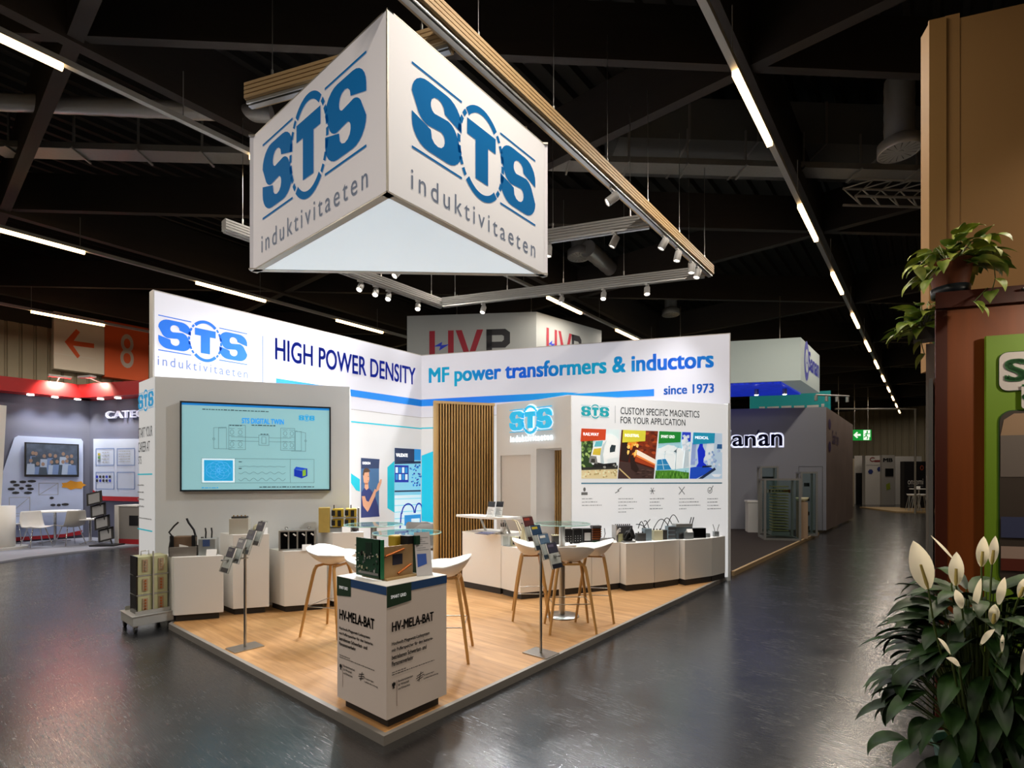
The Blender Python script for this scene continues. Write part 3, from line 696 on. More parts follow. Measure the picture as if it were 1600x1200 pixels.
# poster wall
PW = Wall('poster_wall', 'white printed wall with row of four photographs on the right', 'display wall', (-1.41, 4.25), (.03, 6.56))
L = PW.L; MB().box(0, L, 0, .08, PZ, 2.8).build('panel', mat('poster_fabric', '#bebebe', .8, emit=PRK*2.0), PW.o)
MB().box(L, L+.05, -.01, .09, 0, 2.82).build('end_post', mat('end_post', '#dfe4e6', .5), PW.o)
TL = mat('dark_teal_print', '#149aa6', .7, emit=PRK); x0, x1, z0, z1 = PW.box(908, 951.5, 635.5, 650.5)
logo(PW.o, x0, x1, z0, z1, TL, TL, word=False)
g = G2(); x = PW.at(961, 645)[0]; g.rect(x-.003, x+.003, PW.at(961, 661)[1], PW.at(961, 634)[1]); g.build('divider', INKL, PW.o)
for s_, (a, b_, yt0, yb0, yt1, yb1) in (('CUSTOM SPECIFIC MAGNETICS', (969.5, 1092.5, 636.5, 647, 642, 652.5)), ('FOR YOUR APPLICATION', (969.5, 1070.5, 651.5, 661, 655, 665.5))):
    g = G2(); g.text(s_, PW.at(a, 645)[0], PW.at(b_, 645)[0], (PW.at(a, yb0)[1]+PW.at(b_, yb1)[1])/2, (PW.at(a, yt0)[1]+PW.at(b_, yt1)[1])/2, bold=.004); g.build('lettering', INK, PW.o)
zt = (PW.at(908, 668.5)[1]+PW.at(1128, 678)[1])/2; zb = PW.at(1010, 748)[1]
X = lambda px: PW.at(px, 710)[0]
tp = [(908, 908, 967.5, 964), (971, 965, 1028, 1021), (1030, 1023, 1079, 1076), (1082, 1077, 1128, 1128)]
PR = lambda n, c: mat(n, c, .75, emit=PRK)
heads = [('RAILWAY', '#c8431c', 908, 946.5), ('INDUSTRIAL', '#d6cf3c', 973, 1008.5), ('SMART GRID', '#1d8a34', 1029.5, 1063.5), ('MEDICAL', '#1f96bc', 1083, 1116.5)]
H_ = zt-zb; Z = lambda k: zb+H_*k
def pic(i, shapes):
    a0, a1, b1, b0 = tp[i]
    g = G2()
    def F(u, v):
        l = X(a1)+(X(a0)-X(a1))*v; r_ = X(b0)+(X(b1)-X(b0))*v; return (l+(r_-l)*u, Z(v))
    for j, (c, pts) in enumerate(shapes): g.poly([F(*p) for p in pts], c, .00006*j)
    n_, c_, h0, h1 = heads[i]
    g.poly([(X(h0), zt), (X(h1), zt), (X(h1)-.01, Z(.78)), (X(h0)-.015, Z(.74))], PR('head_'+n_.lower(), c_), .006)
    g.build('picture', None, PW.o)
    g = G2(); g.y = -.012; x0_, x1_ = X(h0)+.03, X(h0)+.03+(X(h1)-X(h0))*.62; g.text(n_, x0_, x1_, Z(.86), Z(.92), bold=.02); g.build('picture_lettering', MATS['white_print'], PW.o)
sq = [(0, 0), (1, 0), (1, 1), (0, 1)]
LEAFP = mat('foliage_print', '#4f6b3a', .75, var=.5, scale=30, emit=PRK); HOT = mat('ember_print', '#7a2f16', .75, var=.5, scale=14, emit=PRK); GRASSP = mat('grass_print', '#4d8a2c', .75, var=.5, scale=40, emit=PRK)
def blobs(n, u0, u1, v0, v1, su, sv, cols, seed):
    """scattered small irregular patches: leaves, gravel, sparks"""
    r = random.Random(seed); o = []
    for k in range(n):
        u, v = r.uniform(u0, u1), r.uniform(v0, v1); a = r.uniform(0, 3); q = []
        for j in range(5): t_ = a+j*1.2566; k_ = r.uniform(.6, 1.2); q.append((min(1, max(0, u+su*k_*math.cos(t_))), min(1, max(0, v+sv*k_*math.sin(t_)))))
        o.append((cols[k % len(cols)], q))
    return o
def curve(*p): return list(p)
G1, G2_, G3 = PR('leaf_dark_print', '#2c4424'), PR('leaf_mid_print', '#5c8040'), PR('leaf_pale_print', '#9db86a')
pic(0, [(PR('sky_print', '#d3e6e6'), sq), (G1, [(0, .2), (.34, .2), (.30, .80), (0, .80)])]+blobs(46, .0, .28, .24, .76, .05, .04, (G2_, G3, G1), 1)
    +[(PR('sand_print', '#d6c79a'), [(0, 0), (1, 0), (1, .22), (0, .20)])]+blobs(40, .02, .98, .02, .17, .03, .02, (PR('gravel_print', '#b09c68'), PR('gravel_pale_print', '#e6dcb8')), 2)
    +[(PR('rail_print', '#2c2c28'), [(0, .17), (1, .20), (1, .27), (0, .22)]),
    (PR('train_print', '#eef2f0'), [(.24, .34), (.25, .46), (.30, .62), (.38, .74), (.50, .84), (.64, .90), (.78, .90), (.90, .86), (1, .78), (1, .30), (.8, .26), (.5, .26), (.3, .28)]),
    (PR('train_shade_print', '#b9c8ca'), [(.52, .30), (.50, .50), (.56, .68), (.68, .80), (.62, .66), (.58, .48), (.62, .30)]), (PR('train_shade2_print', '#d4dedf'), [(.7, .3), (1, .34), (1, .44), (.7, .40)]),
    (PR('train_window', '#26353a'), [(.76, .62), (.80, .69), (.92, .68), (.90, .55), (.76, .53)]), (PR('train_yellow', '#d0b73c'), [(.29, .48), (.33, .60), (.53, .62), (.50, .47)]), (PR('train_sky', '#5fb4c0'), [(.33, .64), (.38, .75), (.57, .77), (.54, .65)]),
    (PR('bogie_print', '#20201f'), [(.30, .22), (.97, .25), (.95, .33), (.6, .30), (.36, .34)]), (PR('buffer_print', '#7d7d7a'), [(.20, .32), (.22, .46), (.40, .45), (.44, .30)]), (PR('buffer_dark_print', '#34342f'), [(.25, .33), (.27, .40), (.36, .40), (.37, .32)])]
    +blobs(8, .5, .95, .23, .28, .035, .025, (PR('wheel_print', '#101010'), PR('wheel_pale_print', '#8c8c86')), 3))
pic(1, [(PR('hall_dark_print', '#4c1a10'), sq), (HOT, [(.42, .45), (1, .3), (1, 1), (.4, 1)])]+blobs(40, .45, .98, .5, .98, .07, .03, (PR('ember1_print', '#8f3216'), PR('ember2_print', '#5c2012'), PR('ember3_print', '#b04a20')), 4)
    +[(PR('floor_print', '#43302c'), [(0, 0), (1, 0), (1, .2), (.45, .32), (0, .36)]), (PR('steel_print', '#a8401c'), [(.42, .36), (1, .22), (1, .36), (.46, .56)]), (PR('glow_print', '#fff0dc'), [(.46, .5), (1, .31), (1, .40), (.46, .60)]), (PR('glow_edge_print', '#f08a40'), [(.46, .46), (1, .28), (1, .31), (.46, .50)]),
    (PR('arm_print', '#2a1a16'), [(.02, .38), (.24, .34), (.30, .60), (.22, .80), (.04, .76)])]+blobs(26, .22, .46, .46, .82, .045, .05, (PR('flame_print', '#f0a030'), PR('flame2_print', '#e0701c'), PR('flame3_print', '#ffd070')), 5)
    +[(PR('arm_print', '#2a1a16'), [(.34, .2), (.50, .12), (.56, .20), (.44, .34), (.36, .50), (.28, .46)]), (PR('mark_print', '#c7b07a'), [(0, .2), (.02, .22), (.36, 0), (.31, 0)])]+blobs(16, .5, .98, .03, .2, .06, .012, (PR('slab_print', '#5c443e'), PR('slab_dark_print', '#2e201d')), 6))
pic(2, [(PR('sky2_print', '#a9dcea'), sq), (PR('cloud_print', '#f2fafc'), [(.0, .55), (.12, .66), (.3, .72), (.45, .70), (.6, .66), (.8, .64), (1, .58), (1, .24), (.5, .20), (.3, .22), (0, .40)])]+blobs(14, .05, .7, .5, .68, .09, .03, (PR('cloud2_print', '#dff0f5'), PR('cloud_print', '#f2fafc')), 7)
    +[(GRASSP, [(0, 0), (1, 0), (1, .13), (.5, .18), (0, .17)])]+blobs(60, .0, 1, .01, .15, .012, .05, (PR('grass1_print', '#3b7a22'), PR('grass2_print', '#74b048'), PR('grass3_print', '#2c5c1a')), 8)
    +[(PR('solar_print', '#2a88c0'), [(.02, .18), (.02, .40), (.26, .42), (.46, .20)]), (PR('solar_line_print', '#bfe2f0'), [(.03, .285), (.03, .295), (.35, .305), (.36, .295)]), (PR('solar_line_print', '#bfe2f0'), [(.14, .41), (.155, .41), (.24, .2), (.22, .2)]),
    (PR('mast_print', '#8fa8b0'), [(.56, .18), (.58, .18), (.572, .62), (.562, .62)]), (PR('blade_print', '#5c6f76'), [(.48, .58), (.565, .625), (.64, .70), (.575, .61), (.58, .55)]), (PR('mast_print', '#8fa8b0'), [(.22, .42), (.232, .42), (.228, .58), (.222, .58)]), (PR('blade_print', '#5c6f76'), [(.18, .54), (.226, .575), (.26, .62), (.235, .57)]),
    (PR('tower_print', '#2a44cc'), [(.72, .80), (1, .80), (1, 1), (.72, 1)]), (PR('stack_print', '#c4d4dc'), [(.80, .22), (.98, .26), (.96, .66), (.84, .62)])]+blobs(16, .76, .96, .64, .92, .07, .05, (PR('steam_print', '#eef4fa'), PR('steam2_print', '#cddcea')), 9))
pic(3, [(PR('lab_print', '#bcd3ea'), sq), (PR('wall_print', '#93a9d8'), [(.0, .78), (.14, .78), (.14, .3), (0, .3)]), (PR('lab_pale', '#e2edf6'), [(.42, .4), (.7, .46), (.74, .78), (.5, .78)]), (PR('lab_dark', '#2e5f94'), [(.82, .66), (1, .66), (1, .76), (.84, .76)])]+blobs(22, .5, .98, .25, .62, .045, .04, (PR('glass1_print', '#dfeaf4'), PR('glass2_print', '#8aa6cc'), PR('glass3_print', '#a9c0de')), 10)
    +[(PR('bench_print', '#1f50c8'), [(0, 0), (.2, 0), (.75, .20), (.62, .25), (.3, .27), (0, .24)]), (PR('scope_print', '#1530d4'), [(.18, .26), (.24, .34), (.22, .46), (.19, .62), (.23, .70), (.27, .80), (.35, .80), (.36, .70), (.44, .60), (.45, .50), (.40, .44), (.40, .36), (.50, .30), (.48, .26)]), (PR('scope_pale_print', '#9fb4f0'), [(.05, .36), (.2, .40), (.2, .44), (.06, .41)]), (PR('scope_pale_print', '#9fb4f0'), [(.42, .33), (.52, .36), (.52, .40), (.42, .38)]), (PR('tray_print', '#22304c'), [(.26, .0), (.40, .0), (.80, .20), (.76, .25)]), (PR('dish_print', '#16203a'), [(.36, .24), (.66, .26), (.66, .29), (.38, .28)]), (PR('bowl_print', '#eef4fa'), [(.66, .10), (.98, .10), (.90, .04), (.76, .04)])])
g = G2(); x0, x1, z0, z1 = PW.box(908, 1128, 754, 756); g.rect(x0, x1, z0, z1); g.build('thin_rule', mat('steel_blue_print', '#5f9fbe', .7), PW.o)
g = G2(); LI = mat('faint_ink', '#b4b6b8', .8)
for k, (px, ws) in enumerate(((909, (17, 24, 31)), (963, (26, 32, 16, 27, 15)), (1015, (23, 15, 18, 20)), (1061, (23, 31, 33, 11)), (1105, (17, 16, 18, 21)))):
    for j, w_ in enumerate(ws):
        py = 780+5.2*j; p = PW.at(px+(3 if k == 1 else 0), py); g.lines(p[0], p[1], [PW.at(px+w_, py)[0]-p[0]], .013, .05, LI if k < 2 else INKL)
p = lambda px, py: PW.at(px, py); IC = mat('icon_grey', '#84878a', .8)
a = p(913, 768); g.disc(a[0], a[1]+.03, .02, .03, IC); g.rect(a[0]-.05, a[0]+.05, a[1]-.05, a[1]-.01, IC)
a = p(966, 767); g.line([(a[0]-.05, a[1]-.03), (a[0]+.01, a[1]), (a[0]-.01, a[1]+.01), (a[0]+.05, a[1]+.05)], .012, IC)
a = p(1019, 767)
for k in range(3): d = (.045*math.cos(k*PI/3), .05*math.sin(k*PI/3)); g.line([(a[0]-d[0], a[1]-d[1]), (a[0]+d[0], a[1]+d[1])], .01, IC)
a = p(1065, 767); g.line([(a[0]-.05, a[1]-.05), (a[0]+.05, a[1]+.06)], .012, IC); g.line([(a[0]+.05, a[1]-.05), (a[0]-.05, a[1]+.06)], .012, IC)
a = p(1109, 766); g.ring(a[0], a[1], .045, .05, .01, IC); g.line([(a[0]-.02, a[1]), (a[0], a[1]-.02), (a[0]+.06, a[1]+.07)], .012, IC)
g.build('small_print', None, PW.o)
# ------------------------------------------------------------------ hanging sign and spotlight frame
CN, CL_, CR_ = (-.395, .32), (-2.53, .32), (-.395, 2.235); CZ0, CZ1 = 3.61, 4.90
HS = thing('hanging_sign', 'large white triangular sign hanging over the front corner', 'hanging sign', (CN[0], CN[1], CZ0), 0)
rel = lambda p: (p[0]-CN[0], p[1]-CN[1])
A, B_, D_ = rel(CN), rel(CL_), rel(CR_); h = CZ1-CZ0
FAB = mat('hanging_sign_fabric', '#dddbe0', .75, emit=.15, var=.03, scale=.8); FABLIT = mat('hanging_sign_fabric_lit', '#dfdfe2', .75, emit=.22, var=.03, scale=.8)  # light on the faces put in as glow, brighter on the side face
ALF = mat('sign_frame_alu', '#a9a59c', .45, .4)
def pan(p, q_, nm, m, flip=0):
    d = Vector((q_[0]-p[0], q_[1]-p[1])); Lq = d.length; a = math.atan2(d.y, d.x)
    o = MB().box(0, Lq, 0, .03, .012, h-.012).build(nm, m, HS.id_data if False else HS); o.location = (p[0], p[1], 0); o.rotation_euler.z = a; return Lq, a
e = .0
pan(B_, (A[0]-.012, A[1]), 'front_panel', FAB); pan((A[0], A[1]+.012), D_, 'side_panel', FABLIT); pan(D_, B_, 'back_panel', FAB)
f = MB()
for (p, q_) in ((B_, A), (A, D_), (D_, B_)):
    d = Vector((q_[0]-p[0], q_[1]-p[1])); Lq = d.length; Mx = Matrix.Translation((p[0], p[1], 0)) @ Matrix.Rotation(math.atan2(d.y, d.x), 4, 'Z')
    f.box(0, Lq, 0.0, .055, 0, .014, M=Mx); f.box(0, Lq, 0.0, .055, h-.014, h, M=Mx)
f.box(A[0]-.014, A[0], A[1]-.001, A[1]+.012, 0, h); f.box(A[0]-.06, A[0]+.001, A[1]-.001, A[1]+.06, 0, .012); f.build('frame', ALF, HS)
GLOW = mat('underside_fabric', '#dbe8f2', .8, emit=.6, var=.10, scale=.7)  # panel glow stands in for light inside the hollow sign
ins = .07
MB().prism([(A[0]-.035, A[1]+.035), (B_[0]+.09, B_[1]+.035), (D_[0]-.035, D_[1]-.09)], .004, .011).build('underside_panel', GLOW, HS)
cb = MB()
for p in ((-.2, .12), (-1.9, .12), (-.1, 1.7)): cb.tube([(p[0], p[1], h), (p[0], p[1], 5.02-CZ0)], .012, n=6)
cb.build('suspension', STEEL, HS)
W1 = Wall('w', '', '', CL_, CN, CZ0); W2_ = Wall('w', '', '', CN, CR_, CZ0)
SB = mat('sign_blue', '#06609c', .8, spec=.1, emit=.25); ST_ = mat('sign_thin', '#5f6b80', .7, emit=.2)
def signface(wl, pts, wq):
    keep = set(bpy.data.objects); q = wl.quad(pts); x0, x1 = (q[0][0]+q[3][0])/2, (q[1][0]+q[2][0])/2; z1 = (q[0][1]+q[1][1])/2; z0 = (q[2][1]+q[3][1])/2
    logo(None, x0, x1, z0, z1, SB, ST_, word=False, yoff=-.004)
    g = G2(); q = wl.quad(wq); g.text('induktivitaeten', (q[0][0]+q[3][0])/2, (q[1][0]+q[2][0])/2, (q[2][1]+q[3][1])/2, (q[0][1]+q[1][1])/2, spacing=1.35); g.build('lettering', ST_)
    for o in set(bpy.data.objects)-keep:
        o.parent = HS; o.location = (wl.p[0]-CN[0], wl.p[1]-CN[1], 0); o.rotation_euler.z = wl.a
    bpy.data.objects.remove(wl.o)
signface(W1, [(411, 222), (573, 110), (573, 225), (411, 328)], [(409, 361), (575, 266), (575, 292), (409, 396)])
signface(W2_, [(643, 114), (836, 254), (836, 340), (643, 226)], [(642, 262), (836, 378), (836, 404), (642, 294)])

BZ = 5.0; BH = .17
TANM = mat('ridged_beam_tan', '#b0946a', .55, var=.08, scale=3); GRM = mat('ridged_beam_grey', '#8b8b89', .5)  # warm light on the grey profiles is put into the tan colour
def beam(name, label, p, q, outer, tan=False):
    """ridged hollow beam with a lighting track under it; outer = side (+1/-1) that carries the ridges"""
    d = Vector((q[0]-p[0], q[1]-p[1])); Lq = d.length
    t = thing('spotlight_beam', label, 'lighting beam', (p[0], p[1], BZ), math.atan2(d.y, d.x), 'lighting beams above the stand')
    m = MB(); w_ = .06; m.box(0, Lq, -w_, w_, .02, BH)
    for s in (-1, 1):
        for k in range(4): z = .025+k*.037; m.box(0, Lq, s*w_-(.0 if s > 0 else .012), s*w_+(.012 if s > 0 else .0), z, z+.028)
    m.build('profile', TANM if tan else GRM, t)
    MB().box(0, Lq, -.022, .022, -.012, .02).box(0, Lq, -.045, -.035, -.006, .02).build('track', ALU, t)
    c = MB(); 
    for k in range(max(2, int(Lq/1.1)+1)):
        x = .25+k*(Lq-.5)/max(1, int(Lq/1.1)); c.tube([(x, 0, BH), (x, 0, 1.7)], .004, n=6); c.tube([(x, 0, BH), (x, 0, BH+.10)], .012, n=8)
    c.build('cable', STEEL, t); return t
bd = (math.cos(math.radians(21)), math.sin(math.radians(21)))
RX, LX = -.33, -4.95
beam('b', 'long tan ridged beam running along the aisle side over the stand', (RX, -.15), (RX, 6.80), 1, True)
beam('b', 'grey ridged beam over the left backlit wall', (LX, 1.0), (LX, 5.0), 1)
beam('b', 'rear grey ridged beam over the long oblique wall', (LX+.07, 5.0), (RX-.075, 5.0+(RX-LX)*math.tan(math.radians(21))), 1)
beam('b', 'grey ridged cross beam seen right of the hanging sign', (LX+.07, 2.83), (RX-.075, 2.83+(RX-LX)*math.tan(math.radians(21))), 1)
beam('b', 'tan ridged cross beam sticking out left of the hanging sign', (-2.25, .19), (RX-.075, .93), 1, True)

# spotlights on the tracks
SPOTM = mat('spot_grey', '#a9a9a8', .45)
def spot(px, py, xy, aim, label, power=None, lens=True):
    power = power or SPOT_W*(3.2 if aim[0] < -3.5 else 1)
    z = BZ-.012; t = thing('spotlight', label, 'spotlight', (xy[0], xy[1], z), 0, 'spotlights on the lighting beams')
    MB().box(-.018, .018, -.05, .05, -.03, .0).build('adapter', SPOTM, t)
    MB().tube([(0, 0, -.03), (0, 0, -.07)], .012, n=10).build('arm', SPOTM, t)
    d = (Vector(aim)-Vector((xy[0], xy[1], z-.11))).normalized(); Mx = Matrix.Translation((0, 0, -.115)) @ d.to_track_quat('-Z', 'Y').to_matrix().to_4x4()
    m = MB(); m.lathe([(.0, .07), (.045, .07), (.05, .06), (.05, -.075), (.044, -.08), (.044, -.055)], n=20, M=Mx); m.build('head', SPOTM, t)
    m = MB(); m.cyl((0, 0, 0), .043, -.062, -.056, n=20, M=Mx); m.build('lens', LED, t)
    ld = bpy.data.lights.new('lamp', 'SPOT'); ld.energy = power; ld.spot_size = math.radians(84); ld.spot_blend = .8; ld.shadow_soft_size = .05; ld.color = (.97, .98, 1)
    lo = bpy.data.objects.new('lamp', ld); C.objects.link(lo); lo.parent = t; lo.location = Vector((0, 0, -.115))+d*.10; lo.rotation_euler = d.to_track_quat('-Z', 'Y').to_euler()
    return t
def onx(px, x):
    r = ray(px, HOR); k = (x-CAM[0])/r.x; return (x, CAM[1]+r.y*k)
def onb(px, y0):
    r = ray(px, HOR); tn = math.tan(math.radians(21)); k = (y0+(CAM[0]-LX)*tn-CAM[1])/(r.y-r.x*tn); return (CAM[0]+r.x*k, CAM[1]+r.y*k)
lb = ['first spotlight from the left on the tan beam, glaring', 'second spotlight along the tan beam', 'third spotlight along the tan beam', 'fourth spotlight along the tan beam', 'last spotlight at the far end of the tan beam']
aims = [(-3.8, 1.0, 1.9), (-2.3, 4.1, 1.2), (-1.0, 4.8, .9), (-.6, 5.4, .7), (-.9, 5.2, 1.6)]
for px, l, a in zip((957, 1037, 1059, 1081, 1090), lb, aims): spot(px, 0, onx(px, RX), a, l)
for px, l, a in ((960, 'spotlight under the grey cross beam right of the hanging sign', (-2.6, 3.9, 1.3)), (857, 'spotlight on the grey cross beam just beside the sign edge', (-2.0, 4.0, .6)), (700, 'third spotlight on the cross beam, behind the sign', (-3.8, 1.1, 1.6)), (620, 'fourth spotlight on the cross beam, behind the sign', (-4.1, .5, 1.7)), (770, 'second spotlight on the cross beam, behind the sign', (-1.2, 1.0, .1))): spot(px, 0, onb(px, 2.83), a, l)
for px, l, a in ((755, 'spotlight at the left end of the rear beam', (-3.8, 3.6, 1.2)), (877, 'second spotlight from the left on the rear beam', (-2.3, 4.0, 1.6)), (943, 'third spotlight from the left on the rear beam', (-1.4, 4.6, 1.5)), (1011, 'rightmost spotlight on the rear beam', (-.7, 5.2, 1.2))): spot(px, 0, onb(px, 5.0), a, l)
for px, l, a in ((563, 'leftmost spotlight on the left beam, just under the sign', (-3.6, .5, .6)), (587, 'shining spotlight at the lower edge of the hanging sign', (-2.8, .9, .1)), (607, 'middle spotlight on the left beam', (-3.3, 1.7, .9)), (653, 'rightmost spotlight on the left beam, near the corner', (-3.0, 2.3, .3))): spot(px, 0, onx(px, LX), a, l)
# ------------------------------------------------------------------ furniture on the stand
def c2w(x, d): return (x*.7714-d*.6363+2.541, x*.6366+d*.7712-1.870)
SHELL = mat('white_seat_shell', '#e6e4e0', .4)
def make_stool(label, group='white shell bar stools with oak legs'):
    t = thing('bar_stool', label, 'bar stool', group=group)
    N, K = 28, 8; v = []; f = []
    def rad(a): return (abs(math.cos(a))**3.2/(.245**3.2)+abs(math.sin(a))**3.2/(.21**3.2))**(-1/3.2)
    def top(r, a):                                 # back of the seat at +y
        bk = max(0, math.sin(a))**1.3; fr = max(0, -math.sin(a)); sd = abs(math.cos(a))
        return .765+(r**2.2)*(.105*bk+.045*sd+.01*fr)
    def bot(r, a): return top(r, a)-.012-.062*(1-r**2.4)
    for layer in (top, bot):
        v.append((0, 0, layer(0, 0)))
        for i in range(1, K+1):
            r = i/K
            for k in range(N):
                a = 2*PI*k/N; R_ = rad(a)*r*(1 if layer is top else .99); v.append((R_*math.cos(a), R_*math.sin(a), layer(r, a)))
    o2 = 1+K*N
    for base, fl in ((0, 0), (o2, 1)):
        for k in range(N):
            tri = [base, base+1+k, base+1+(k+1) % N]; f.append(tri[::-1] if fl else tri)
        for i in range(K-1):
            for k in range(N):
                q = [base+1+i*N+k, base+1+(i+1)*N+k, base+1+(i+1)*N+(k+1) % N, base+1+i*N+(k+1) % N]; f.append(q[::-1] if fl else q)
    e1 = 1+(K-1)*N; e2 = o2+1+(K-1)*N
    for k in range(N): f.append([e1+k, e2+k, e2+(k+1) % N, e1+(k+1) % N])
    MB().add(v, f, SHELL, True).build('seat', SHELL, t)
    m = MB(); m.box(-.13, .13, -.11, -.085, .672, .692); m.box(-.13, .13, .085, .11, .672, .692); m.box(-.02, .02, -.1, .1, .674, .69); m.build('seat_frame', OAK, t)
    for sx in (-1, 1):
        for sy in (-1, 1):
            p = [(.235*sx, .205*sy, 0), (.187*sx, .155*sy, .36), (.150*sx, .116*sy, .60), (.140*sx, .106*sy, .65), (.120*sx, .100*sy, .677), (.09*sx, .098*sy, .684)]
            MB().tube(p, [.0125, .0155, .0165, .0165, .0155, .0135], OAK, 10).build('leg', OAK, t)
    z = .29; k = z/.36; X = .235-.048*k-.004; Y = .205-.05*k-.004
    MB().tube([(X, Y, z), (-X, Y, z), (-X, -Y, z), (X, -Y, z), (X, Y, z)], .005, STEEL, 8).build('footrest', STEEL, t)
    return t
st0 = make_stool('white bar stool at the left, its seat rising to the left')
def place(o, xy, z, rz, label=None):
    o.location = (xy[0], xy[1], z); o.rotation_euler.z = rz
    if label: o['label'] = label
    return o
T1 = (-2.25, 1.52); T2 = (-1.27, 1.20); T3 = c2w((878-800)/FPX*5.78, 5.78)
def face_to(xy, c): return math.atan2(c[1]-xy[1], c[0]-xy[0])+PI/2      # seat front (-y) towards c
sl = [(c2w((519-800)/FPX*5.18, 5.18), 'white bar stool at the left in front of the white pedestals', None), (c2w((578-800)/FPX*4.45, 4.45), 'white bar stool mostly hidden behind the printed front pedestal', (-1.25, 1.0)),
      (c2w((699-800)/FPX*4.5, 4.5), 'white bar stool to the right of the printed front pedestal', None),
      (c2w((829-800)/FPX*5.78, 5.78), 'left bar stool at the right glass table, behind the leaflet stand', None), (c2w((890-800)/FPX*5.28, 5.28), 'front bar stool at the right glass table, its back to the viewer', None),
      (c2w((929-800)/FPX*5.72, 5.72), 'right bar stool at the right glass table', None)]
ctr = [c2w((640-800)/FPX*5.0, 5.0), (-1.0, 1.2), c2w((560-800)/FPX*4.5, 4.5), T3, T3, T3]
for i, (xy, lab, _) in enumerate(sl):
    o = st0 if i == 0 else copy_tree(st0); rz = face_to(xy, ctr[i])
    place(o, xy, PZ, rz, lab)
def glass_table(xy, label, h=1.05):
    t = thing('glass_bar_table', label, 'bar table', (*xy, PZ), 0, 'round glass bar tables')
    m = MB(); m.cyl((0, 0, 0), .315, h-.012, h, GLASS, 40); m.build('glass_top', GLASS, t)
    MB().torus((0, 0, h-.006), .315, .006, mat('glass_edge', '#a9cfc6', .15), 40, 6).build('glass_edge', None, t)
    m = MB(); m.cyl((0, 0, 0), .034, .012, h-.03, STEEL, 20); m.build('column', STEEL, t)
    MB().cyl((0, 0, 0), .12, h-.03, h-.013, STEEL, 24).build('top_plate', STEEL, t)
    m = MB(); m.lathe([(0, .02), (.06, .018), (.19, .010), (.195, 0), (0, 0)], STEEL, 36); m.build('base_plate', STEEL, t); return t
glass_table(T1, 'round glass bar table nearest the left wall prints')
glass_table(T2, 'round glass bar table behind the printed front pedestal')
glass_table(T3, 'round glass bar table between the three stools on the right')

# grey tub chairs in the nook
def tub_chair(xy, rz, label):
    t = thing('tub_chair', label, 'chair', (*xy, PZ), rz, 'grey shell chairs with oak legs in the nook')
    G_ = mat('grey_shell', '#75716b', .5); m = MB(); N = 24; v = []; f = []
    rows = [(.20, .43), (.255, .46), (.275, .60), (.285, .80)]
    for r, z in rows:
        for k in range(N+1):
            a = math.radians(-25)+math.radians(230)*k/N; e = abs(k/N-.5)*2; zz = z if z < .5 else .46+(z-.46)*(1-.55*max(0, e-.35)/.65); v.append((r*math.cos(a), r*.95*math.sin(a), zz))
    n_ = N+1
    for i in range(len(rows)-1):
        for k in range(N): f.append((i*n_+k, i*n_+k+1, (i+1)*n_+k+1, (i+1)*n_+k))
    m.add(v, f, G_, True); o = m.build('shell', G_, t); s = o.modifiers.new('thickness', 'SOLIDIFY'); s.thickness = .014
    MB().cyl((0, 0, 0), .235, .41, .445, G_, 28).build('seat', G_, t)
    for sx in (-1, 1):
        for sy in (-1, 1): MB().tube([(.24*sx, .22*sy, 0), (.12*sx, .12*sy, .41)], [.011, .016], OAK, 8).build('leg', OAK, t)
tub_chair(atd(664, 8.35), math.radians(20), 'lower grey shell chair half hidden by the oak slat partition')
tub_chair(atd(659, 9.2), math.radians(-150), 'grey shell chair under the oscilloscope print, in the corner')

# white pedestals along the screen cabin
def pedestal(x, d, w_, h, dep, label):
    xy = c2w(x, d); t = thing('display_pedestal', label, 'pedestal', (*xy, PZ), TA, 'plain white display pedestals')
    sh = lambda x0, x1, y0, y1: [(x0-.627*y0, y0), (x1-.627*y0, y0), (x1-.627*y1, y1), (x0-.627*y1, y1)]
    MB().prism(sh(0, w_, 0, dep), .07, h).build('body', WHITE, t, bevel=.003)
    MB().prism(sh(.03, w_-.03, .03, dep-.02), 0, .07).build('plinth', SK, t); return t
PEDS = [(-3.66, 5.52, .475, .70, .33), (-3.175, 5.80, .375, .915, .31), (-2.645, 5.92, .465, .71, .33), (-2.17, 6.17, .36, .90, .30)]
for a, l in zip(PEDS, ('low white pedestal beside the coil trolley, leftmost', 'tall white pedestal behind the left leaflet stand', 'low white pedestal carrying the black four-panel unit', 'tall white pedestal carrying the yellow and black coil')): pedestal(*a, l)

# printed front pedestal
FPX0, FPY0, FW_, FD_, FH_ = -.585, .048, .547, .50, .945
FPD = thing('printed_pedestal', 'front corner pedestal with bold black print and green corner tags', 'pedestal', (FPX0, FPY0, PZ))
PINK = mat('pedestal_print_white', '#e2d5cd', .5)
MB().box(0, FW_, 0, FD_, .065, FH_-PZ).build('body', PINK, FPD, bevel=.002)
MB().box(.04, FW_-.04, .04, FD_-.04, 0, .065).build('plinth', SK, FPD)
MB().box(-.001, FW_+.001, -.001, FD_+.001, FH_-PZ, FH_-PZ+.003).build('top_sheet', WHITE, FPD)
WA = Wall('x', '', '', (FPX0, FPY0), (FPX0+FW_, FPY0), PZ); WB = Wall('x', '', '', (FPX0+FW_, FPY0), (FPX0+FW_, FPY0+FD_), PZ)
TG = mat('tag_green', '#1e3a26', .6); TB = mat('band_blue', '#23497c', .6); BK = mat('black_print', '#1c1a1a', .7); GP = mat('grey_print', '#5e5955', .7)
